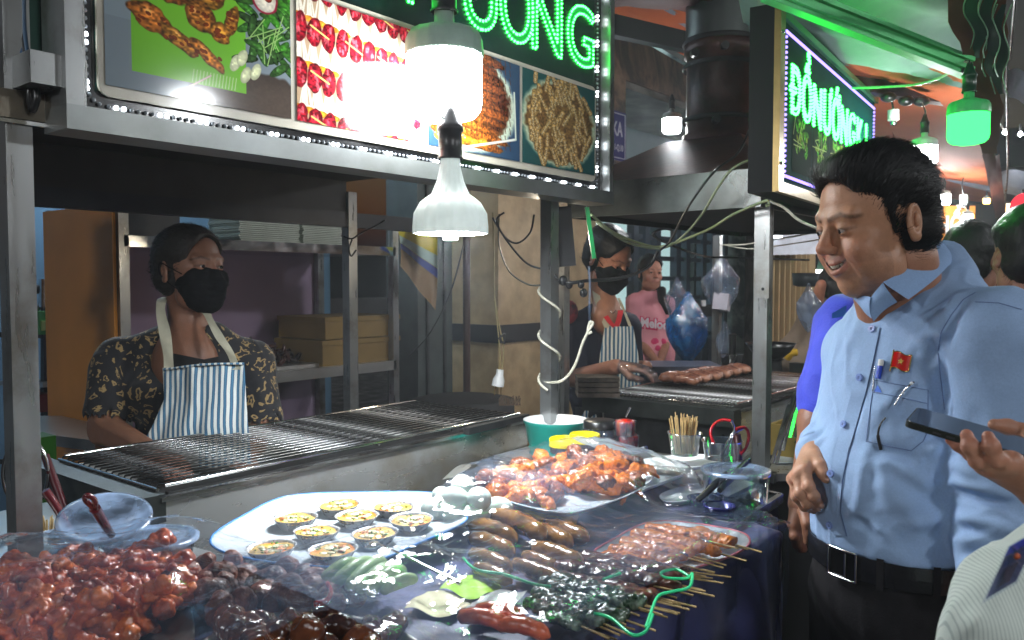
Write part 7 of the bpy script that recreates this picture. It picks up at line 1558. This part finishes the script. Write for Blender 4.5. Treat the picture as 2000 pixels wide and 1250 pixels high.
# --- right back corner of the counter: trays, cups, jars
PAPM=M('white_foam_plate', C(236,240,240), .4, 0, .04, 20)
for lb,px,z in (('upper white foam plate right of the chicken tray',[(1215,905),(1330,888),(1395,890),(1425,898),(1340,915),(1290,910)],.985),('lower white foam plate under the upper one',[(1200,930),(1270,905),(1360,905),(1335,925),(1270,950),(1230,960)],.965),('white foam plate in the shade beside the black handles',[(1320,925),(1390,922),(1430,928),(1420,940),(1330,945),(1305,940)],.945),('front white foam plate nearest the orange skewers',[(1290,965),(1345,948),(1400,948),(1392,968),(1345,978),(1300,980)],.94)):
    dish('foam_plate',lb,px,z-.012,.010,PAPM,'plate')
rim_=thing('steel_tray','empty dark steel tray projecting at the right end of the counter','tray',tuple(onz(1455,1000,.93)))
tp=[onz(1395,1052,.935),onz(1525,968,.935),onz(1478,958,.935),onz(1370,1010,.935)]
B().prism([(p.x,p.y) for p in tp],.915,.922).build('tray_floor',DARKM,rim_)
b=B()
for p,q in zip(tp,tp[1:]+tp[:1]): b.bar(V(p.x,p.y,.930),V(q.x,q.y,.930),.012,.02)
b.build('tray_rim',CHROME,rim_)
B().prism([(p.x,p.y) for p in [onz(1400,1060,.90),onz(1520,985,.90),onz(1480,960,.90),onz(1380,1010,.90)]],.1,.90).build('support_box',BLACK,org=tuple(onz(1450,1000,.1)),label='black support box under the projecting steel tray',cat='box')
# skewer cup
def cup(name,label,x,y,f,r0,r1,h,mat,cat):
    c=at(x,y,f); t=thing(name,label,cat,tuple(c)); B().lathe(c,[(.0001,.001),(r0,.001),(r1,h),(r1*1.04,h),(r1*1.04,h-.003)],32).build('cup',mat,t); return t,c
CLR=film('clear_cup_plastic',(.9,.96,.95,1),gloss=.14,milk=.12,rough=.05,bump=.02)
t,c=cup('skewer_cup','clear cup packed with bamboo skewers','cup' and 1337,888,1.98,.032,.041,.055,CLR,'cup')
b0=random.Random(9)
for i in range(60):
    a=b0.random()*6.283; r=math.sqrt(b0.random()); p=c+V(.024*r*math.cos(a),.024*r*math.sin(a),.004); q=c+V(.042*r*math.cos(a),.042*r*math.sin(a),.085+.014*b0.random()); B().cyl(p,q,.0014,n=5).build('stick',STK,t)
t,c=cup('scissors_cup','clear cup holding scissors','cup' and 1410,896,1.92,.040,.046,.045,CLR,'cup')
sc_=thing('scissors','scissors with red handles standing in the clear cup','scissors',tuple(c)); RH=M('red_handle_plastic',C(176,16,26),.25,0,.05,20,coat=.4)
B().tube(spline([at(1395,868,1.92),at(1388,845,1.93),at(1396,828,1.94),at(1412,820,1.94),at(1428,822,1.93)]),.0038,8).build('handle_loop',RH,sc_); B().tube(spline([at(1437,838,1.92),at(1455,835,1.93),at(1462,850,1.93),at(1458,872,1.92),at(1446,888,1.91)]),.0038,8).build('handle_loop',RH,sc_)
B().tube(spline([at(1428,822,1.93),at(1434,840,1.92),at(1420,865,1.92),at(1404,895,1.93)]),[.003]*25,8).build('blade',CHROME,sc_); B().tube(spline([at(1450,838,1.93),at(1434,848,1.92),at(1424,870,1.92),at(1412,895,1.93)]),[.003]*25,8).build('blade',CHROME,sc_)
mh=thing('knife','maroon knife handle standing beside the scissors','knife',tuple(at(1440,890,1.92))); B().tube([at(1439,848,1.92),at(1441,870,1.92),at(1442,898,1.92)],[.009,.010,.010],10).build('handle',M('maroon_handle',C(62,20,26),.3),mh)
# big clear tub with sauces, blue-violet canisters and black handled lids
t,c=cup('sauce_tub','large clear sauce tub at the right end, half full of dark sauce',1436,1012,1.80,.066,.072,.105,CLR,'tub'); B().lathe(c,[(.0001,.03),(.067,.03),(.067,.002)],30).build('dark_sauce',M('very_dark_sauce',(.012,.006,.006,1),.1),t)
B().lathe(c,[(.076,.105),(.076,.110),(.068,.112),(.055,.108),(.0001,.108)],36).build('lid',CP,t)
VI=M('violet_enamel_canister', C(44,46,110), .25, .3, .1, 10, coat=.5)
for lb,x,y,f in (('left violet canister beside the foam plates',1372,1040,1.80),('right violet canister before the dark sauce tub',1404,1058,1.72)):
    c=at(x,y,f); t=thing('canister',lb,'canister',tuple(c)); B().lathe(c,[(.0001,.0),(.030,.0),(.031,.002),(.031,.075),(.034,.077),(.034,.080),(.029,.080),(.029,.02)],30).build('canister',VI,t)
for lb,a,b in (('left black ladle handle leaning out of the canisters',(1362,978,1.74),(1420,925,1.78)),('right black ladle handle reaching up to the tall post',(1405,958,1.74),(1458,902,1.86))):
    t=thing('ladle',lb,'ladle',tuple(at(*a))); p=at(*a); q=at(*b); B().tube([p,p.lerp(q,.6),q],[.006,.0085,.007],10).build('handle',BLKPL,t); B().tube([q,q+(q-p)*.12],.002,6).build('shaft',CHROME,t)
# teal basin, yellow lidded jars, glass jar, chili
TEAL=M('teal_plastic_basin', C(40,150,136), .3, 0, .06, 10)
c=at(1086,886,2.40); t=thing('basin','teal plastic basin with a white inside behind the post','basin',tuple(c)); B().lathe(c,[(.0001,.0),(.075,.0),(.080,.004),(.076,.012),(.082,.02),(.078,.028),(.084,.04),(.092,.088),(.097,.096),(.097,.102)],48).build('basin',TEAL,t); B().lathe(c,[(.097,.102),(.091,.100),(.086,.08),(.075,.075),(.0001,.075)],48).build('white_lining',WHITEPL,t)
YL=M('yellow_lid',C(222,200,10),.3,0,.04,10)
for lb,x,y,f in (('yellow lidded jar right behind the post',1142,876,2.14),('yellow lidded jar partly hidden by the post',1102,884,2.16)):
    c=at(x,y,f); t=thing('jar',lb,'jar',tuple(c)); B().lathe(c,[(.0001,.0),(.036,.0),(.038,.003),(.038,.022)],32).build('jar_body',CLR,t); B().lathe(c+V(0,0,.018),[(.040,0),(.040,.020),(.037,.0225),(.033,.020),(.0001,.020)],40,ribs=2,ribh=.006).build('lid',YL,t); B().lathe(c,[(.0001,.002),(.034,.002),(.034,.017),(.0001,.017)],24).build('contents',M('brown_powder',C(120,84,50),.8),t)
c=at(1172,880,2.22); t=thing('glass_jar','big clear jar with a black lid','jar',tuple(c)); B().lathe(c,[(.0001,0),(.046,0),(.050,.006),(.050,.05),(.042,.066)],36).build('jar_body',CLR,t); B().lathe(c+V(0,0,.064),[(.046,0),(.046,.018),(.043,.020),(.0001,.020)],36).build('lid',BLKPL,t); B().lathe(c,[(.0001,.003),(.045,.003),(.045,.03),(.0001,.03)],24).build('contents',M('reddish_contents',C(110,64,66),.6),t)
CHI=M('red_chili_paste', C(196,34,18), .3, 0, .5, 90, .6, 200, base2=C(120,10,8), thr=(.4,.6), coat=.6)
c=at(1225,878,2.16); t=thing('chili_tub','stack of two clear tubs of chopped red chili with a spoon','tub',tuple(c)); B().lathe(c,[(.0001,0),(.030,0),(.033,.038),(.0001,.038)],4).build('lower_chili',CHI,t); B().lathe(c-RT*.006+V(0,0,.038),[(.0001,0),(.024,0),(.026,.036),(.02,.042),(.0001,.044)],24).build('upper_chili',CHI,t); B().lathe(c,[(.034,.0),(.036,.042)],4).build('lower_tub',CLR,t); B().lathe(c-RT*.006+V(0,0,.038),[(.027,.0),(.029,.040)],24).build('upper_tub',CLR,t); B().tube([at(1222,815,2.15),at(1231,796,2.15)],[.0025,.004],8).build('spoon',CHROME,t)
sr=thing('steel_riser','steel riser shelf carrying the jars at the back right corner','shelf',(1.95,1.35,.9))
B().bar(at(1192,890,2.12)-V(0,0,.006),at(1262,872,2.02)-V(0,0,.006),.012,.014).build('lip',CHROME,sr); B().bb(1.86,2.2,1.14,1.56,.895,.905).build('shelf',STEELH,sr); B().bb(1.86,2.2,1.14,1.56,.1,.894).build('body',DARKM,sr)
B().prism([(1.66,.80),(1.98,.80),(2.12,1.13),(1.84,1.13)],.1,.915).build('side_counter',STEELH,sr)
# plug hanging on its cord, pole wires
pg=thing('power_plug','white two pin plug hanging from twin cords by the post','plug',tuple(at(975,745,2.75))); F_=2.75
b=B(); b.tube([at(977,722,F_),at(976,732,F_),at(974,742,F_),at(972,754,F_)],[.012,.013,.020,.021],12); b.build('plug_body',WHITEPL,pg)
for x0_,x1_ in ((968,966),(979,978)): B().cyl(at(x0_,752,F_),at(x1_,771,F_),.0022,n=8).build('pin',M('brass_pin',C(200,160,90),.2,.9),pg)
YW=M('dull_yellow_wire',C(150,136,92),.45)
for k in (-1,1): B().tube(spline([at(977+k*3,722,F_),at(980+k*3,700,F_),at(979+k*4,672,F_),at(974+k*2,640,F_),at(966,580,F_),at(965,500,F_),at(962,415,F_-.05)]),.0022,6).build('cord',YW,pg)
B().tube(spline([at(974,662,F_),at(986,652,F_),at(985,670,F_),at(974,660,F_)]),.004,6).build('black_tie',BLKPL,pg)
wire('black wire drooping from the first sign towards the post',[(985,415,2.6),(970,430,2.6),(985,462,2.6),(1010,475,2.6),(1035,455,2.55),(1043,420,2.5)],.0032,WIREB)
wire('grey wire curving from the hood to the near post',[(975,418,2.7),(975,480,2.7),(995,530,2.7),(1030,555,2.6),(1056,557,2.5)],.0028,M('grey_green_wire',C(96,98,84),.45))
wire('second black wire curling over to the near post',[(962,425,2.7),(990,470,2.7),(1030,515,2.65),(1075,530,2.5),(1092,550,2.48)],.0034,WIREB)
wire('long thin dark wire sagging behind the lower bulb',[(905,480,3.0),(880,570,3.0),(840,650,3.05),(800,695,3.1)],.003,WIREB)
cw=[]; 
for k in range(46):
    t=k/45; a=t*2.5*2*math.pi+.5; cw.append(V(xr,1.47,1.42+((552-545)-(t*215))/1600*2.5-.0)+V(.033*math.cos(a),.033*math.sin(a),0))
B().tube(spline(cw,2),.0042,7).build('cable',WIREW,org=tuple(cw[0]),label='white cable wound round the near post below the first sign',cat='cable')
wire('white cable looping from the near post up to the switch',[(1055,742,2.5),(1075,747,2.47),(1100,742,2.45),(1122,715,2.44),(1138,670,2.44),(1150,645,2.44),(1158,632,2.44),(1152,630,2.44),(1148,650,2.44),(1156,648,2.44)],.0045)
wire('black rod wire from the clip to the second woman',[(1093,552,2.46),(1120,552,2.44),(1150,548,2.5),(1200,545,2.6),(1240,535,2.7),(1270,518,2.8),(1285,490,2.8)],.0055,WIREB)
wire('pale wire running from the hood corner to the tall post',[(1155,420,2.45),(1200,455,2.6),(1260,478,2.75),(1300,480,2.8),(1380,450,2.7),(1430,420,2.6),(1480,398,2.5),(1500,392,2.45),(1502,400,2.45),(1496,402,2.45)],.0045,M('pale_green_wire',C(150,160,120),.45))
wire('second pale wire crossing up to the hood band',[(1165,432,2.5),(1180,445,2.5),(1230,475,2.65),(1290,485,2.75),(1330,465,2.7),(1370,420,2.6),(1400,370,2.5),(1430,330,2.45),(1470,310,2.45)],.004,M('pale_green_wire_2',C(140,150,118),.45))
wire('black wire running up the hood slope',[(1290,488,2.75),(1310,470,2.7),(1330,430,2.6),(1360,380,2.5),(1400,330,2.5),(1440,300,2.6),(1465,250,2.7),(1470,225,2.8)],.004,WIREB)
wire('black cable looped at the wire knot',[(1275,455,2.8),(1290,470,2.8),(1310,470,2.8),(1312,450,2.8),(1290,448,2.8),(1278,462,2.8),(1340,490,3.0),(1385,502,3.4),(1430,503,3.4),(1580,508,3.6)],.0045,WIREB)
wire('thin white wires strung past the marble column',[(1405,478,4.6),(1450,478,4.4),(1500,470,4.2),(1560,460,4.0),(1600,452,4)],.004)
wire('thin white wire drooping right of the tall post',[(1405,476,4.6),(1460,486,4.3),(1520,480,4.2),(1600,468,4)],.003)
wire('cream cable hanging from the tall post to the second sign',[(1500,392,2.45),(1530,405,2.42),(1560,430,2.4),(1600,448,2.4),(1650,470,2.5)],.0042)
sw=thing('switch_cluster','black clips and switches wired to the near post','switch',tuple(at(1100,550,2.45)))
for x,y,r in ((1100,548,.016),(1112,556,.013),(1135,556,.012),(1140,572,.014)): B().ball(at(x,y,2.45),(r,r*.8,r)).build('clip',BLKPL,sw)
B().tube(spline([at(1150,520,2.45),at(1152,560,2.45),at(1151,600,2.45),at(1152,632,2.45)]),.004,6).build('clear_tube',CLR,sw)
cl_=thing('spring_clip','black wire clip tied on the rear post','clip',tuple(at(690,470,2.75))); B().tube(spline([at(672,462,2.76),at(688,466,2.74),at(705,455,2.74),at(735,440,2.74),at(752,430,2.74)]),.003,6).build('wire',WIREB,cl_); B().tube(spline([at(688,468,2.74),at(682,485,2.74),at(686,500,2.74),at(696,488,2.74)]),.003,6).build('clip',BLKPL,cl_)
# bags between the stalls
BLUEB=film('blue_plastic_bag',(.10,.45,.8,1),gloss=.10,milk=.55,rough=.12,bump=.8,bs=16)
for n_ in BLUEB.node_tree.nodes:
    if n_.type in('BSDF_DIFFUSE','BSDF_TRANSLUCENT'): n_.inputs[0].default_value=C(40,140,205)
def bag(label,px,py,f,wd,ht,mat,neckh=.3,seed=1,name='plastic_bag'):
    c=at(px,py,f); t=thing(name,label,'bag',tuple(c)); rg=random.Random(seed); ph1=rg.random()*6
    def g(u,v):
        a=2*math.pi*u; prof=(math.sin(min(1,v/.72)*math.pi*.62)**.8*(1-.0*v)) if v<.62 else 1-((v-.62)/.38)**.75*.93
        r=wd/2*prof*(1+.10*math.sin(a*5+v*9+ph1)+.06*math.sin(a*9+v*17)); return c+RT*r*math.cos(a)+FH*r*.6*math.sin(a)+V(0,0,ht*(v-.0))
    B().grid(g,48,36).build('bag',mat,t); return t
bg1=bag('blue plastic bag full of goods hanging left of the far post',1342,712,4.7,.24,.42,BLUEB)
B().ball(at(1342,680,4.75),(.08,.05,.09)).build('goods_inside',M('bag_contents',C(60,120,160),.6),bg1)
bag('clear plastic bag hanging between the blue bag and the girl',1322,640,4.9,.14,.30,BAGF,seed=2)
bg3=bag('clear plastic bag of white foam boxes hung on the far post',1408,612,4.5,.20,.32,BAGF,seed=3); B().box(at(1410,590,4.5),(.13,.08,.09),Euler((.1,.1,.3))).build('foam_boxes',M('foam_in_bag',C(196,190,200),.6),bg3)
bag('small clear bag standing on the rear ledge',1415,705,4.1,.08,.20,BAGF,seed=4); bag('white crumpled bag beside the bending person',1578,650,4.3,.12,.26,film('white_bag',(.8,.8,.8,1),milk=.5,gloss=.15),seed=5)
c=at(1430,712,4.0); t=thing('steel_pot','steel pot with a black dispenser behind the sausage grill','pot',tuple(c)); B().lathe(c,[(.0001,0),(.055,0),(.057,.05),(.06,.052),(.055,.05)],30).build('pot',CHROME,t); B().cyl(c+V(0,0,.02),c+V(0,0,.15),.018).build('dispenser',BLKPL,t)
c=at(1505,705,3.9); t=thing('wok','black wok on a burner right of the tall post','wok',tuple(c)); B().lathe(c,[(.0001,.0),(.05,.012),(.09,.045),(.115,.085),(.118,.086),(.09,.05)],32).build('wok',BLKPL,t); B().lathe(c-V(0,0,.08),[(.06,0),(.05,.08),(.062,.09)],24).build('burner',DARKM,t)
pb_=thing('parapet_ledge','ribbed grey ledge behind the second grill','ledge',tuple(at(1330,715,3.9))); B().bar(at(1255,716,4.0),at(1400,716,4.0),.3,.03).build('ledge',M('lilac_grey_metal',C(98,100,116),.4,.4),pb_)
pwr=thing('power_strip','black power strip with sockets on the wall behind the blue bag','socket',tuple(at(1365,605,4.9))); B().box(at(1365,606,4.9),(.15,.04,.07),Euler((0,0,YAW-R(90)))).build('strip',BLKPL,pwr)
for k in range(3): B().box(at(1350+k*12,592,4.88),(.022,.03,.035),Euler((0,0,YAW-R(90)))).build('adaptor',WHITEPL if k!=1 else BLKPL,pwr)
# towels under the glove
tw=thing('towel_stack','folded striped grey towels beside the second grill','towels',tuple(at(1150,760,2.95)))
for k in range(4): B().box(at(1166,768-k*10,2.98),(.15,.12,.015),Euler((0,0,YAW-R(90)))).build('towel',M('brown_grey_towel_%d'%k,C(88-6*k,76-5*k,66-5*k),.9,0,.3,60,.4,200),tw)
br_=thing('bristle_brush','brown bristle brush standing behind the right end of the long grill','brush',tuple(at(995,790,2.6)))
for k in range(60): 
    x=975+k*.7; B().cyl(at(x,792,2.6),at(x+random.uniform(-4,4),772+random.random()*8,2.6),.0012,n=4).build('bristle',M('bristle',C(64,48,32),.8) if k==0 else bpy.data.materials['bristle'],br_)
# ---- side flap and posts near woman 2's head (dark side of the first sign)
db=thing('sign_back_box','dark box edge with a green lit side hanging right of the near post','box',tuple(at(1120,470,2.5)))
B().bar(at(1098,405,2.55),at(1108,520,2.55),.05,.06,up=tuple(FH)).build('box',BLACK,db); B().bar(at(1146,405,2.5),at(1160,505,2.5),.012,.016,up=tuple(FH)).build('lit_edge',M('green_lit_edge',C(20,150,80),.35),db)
# ================================================================ CLEAR FILM SHEETS OVER THE FOOD
dg=bpy.context.evaluated_depsgraph_get(); dg.update()
NX,NY=130,90; gx=np.linspace(.30,1.90,NX); gy=np.linspace(.60,1.56,NY); Hh=np.full((NX,NY),Z0+.012,np.float32)
def splat(o):
    if o.type=='MESH':
        n=len(o.data.vertices); a=np.empty(n*3,np.float32); o.data.vertices.foreach_get('co',a); a=a.reshape(-1,3); Mw=np.array(o.matrix_world); a=a@Mw[:3,:3].T+Mw[:3,3]
        i=np.round((a[:,0]-.30)/1.60*(NX-1)).astype(int); j=np.round((a[:,1]-.60)/.96*(NY-1)).astype(int); k=(i>=0)&(i<NX)&(j>=0)&(j<NY)&(a[:,2]<1.13); np.maximum.at(Hh,(i[k],j[k]),a[k,2])
    for c_ in o.children: splat(c_)
for o in FOODOBJ: splat(o)
for _ in range(3):
    p=np.pad(Hh,1,mode='edge'); Hh=np.max([p[a:a+NX,b:b+NY] for a in range(3) for b in range(3)],axis=0)
for _ in range(14):
    p=np.pad(Hh,1,mode='edge'); Hh=(p[:-2,1:-1]+p[2:,1:-1]+p[1:-1,:-2]+p[1:-1,2:]+2*Hh)/6
def Hf(x,y):
    i=min(max((x-.30)/1.60*(NX-1),0),NX-1.001); j=min(max((y-.60)/.96*(NY-1),0),NY-1.001); a=int(i);b=int(j);u=i-a;v=j-b
    return Hh[a,b]*(1-u)*(1-v)+Hh[a+1,b]*u*(1-v)+Hh[a,b+1]*(1-u)*v+Hh[a+1,b+1]*u*v
def sheet(label,corners,mat,off=.008,nu=150,nv=110,wr=.004,seed=0,hang=True):
    a,b,c_,d=[V(*q,0) for q in corners]; rg=np.random.default_rng(seed); cr=[(rg.random()*6.28,rg.uniform(20,75),rg.random()*6.28,rg.uniform(.4,1)) for _ in range(9)]
    def g(u,v):
        p=a*(1-u)*(1-v)+b*u*(1-v)+c_*u*v+d*(1-u)*v; x,y=p.x,p.y; z=Hf(x,y)+off; w_=0
        for an,fq,ph1,am in cr: w_+=am*(1-abs(math.sin((x*math.cos(an)+y*math.sin(an))*fq*.5+ph1+1.2*math.sin(x*5+y*7+an))))**3
        z+=wr*w_*.6
        if hang and y<.60: dd_=.60-y; y=.58-.02*math.sin(x*30)*min(1,dd_*6); z-=dd_*1.0
        XE=XEND(max(y,.60))+.005
        if hang and x>XE: dd_=x-XE; x=XE+.02+.01*math.sin(y*30)*min(1,dd_*9); z-=dd_
        return V(x,y,z)
    return B().grid(g,nu,nv).build('plastic_film',mat,org=(a.x,a.y,Z0),label=label,cat='plastic film')
FM1=film('food_film_a',(.98,.99,1,1),gloss=.02,milk=.05,rough=.09,bump=.35,bs=11); FM2=film('food_film_b',(.97,.985,1,1),gloss=.025,milk=.085,rough=.08,bump=.4,bs=8)
sheet('crinkled clear film over the right half of the food reaching down the street edge',[(1.12,.46),(1.66,.46),(1.76,.94),(1.26,1.04)],FM1,.010,170,120,.0045,1)
sheet('hazy clear film across the sausages and the middle of the counter',[(.62,.55),(1.32,.60),(1.30,1.06),(.66,1.08)],FM2,.020,130,90,.005,2)
sheet('clear film draped over the heap of chicken feet',[(.32,.85),(.74,.80),(.76,1.30),(.34,1.46)],FM1,.012,120,100,.006,3,False)
sheet('clear film strip over the back of the roast chicken tray',[(1.22,.97),(1.74,.86),(1.80,1.08),(1.28,1.22)],FM1,.012,110,60,.005,4,False)
# ================================================================ SMOKY NIGHT AIR
hz=B().bb(-2.5,14,-3.5,9,-1,4.6).build('haze', bpy.data.materials.new('smoky_air'), org=(5,2,-1), kind='stuff', label='thin smoky night market air', cat='haze')
m=hz.data.materials[0]; m.use_nodes=True; t=m.node_tree; t.nodes.clear(); v=t.nodes.new('ShaderNodeVolumePrincipled'); v.inputs['Color'].default_value=(.9,.95,1,1); v.inputs['Density'].default_value=.009; v.inputs['Anisotropy'].default_value=.35
o_=t.nodes.new('ShaderNodeOutputMaterial'); t.links.new(v.outputs[0],o_.inputs['Volume']); m.cycles.homogeneous_volume=True
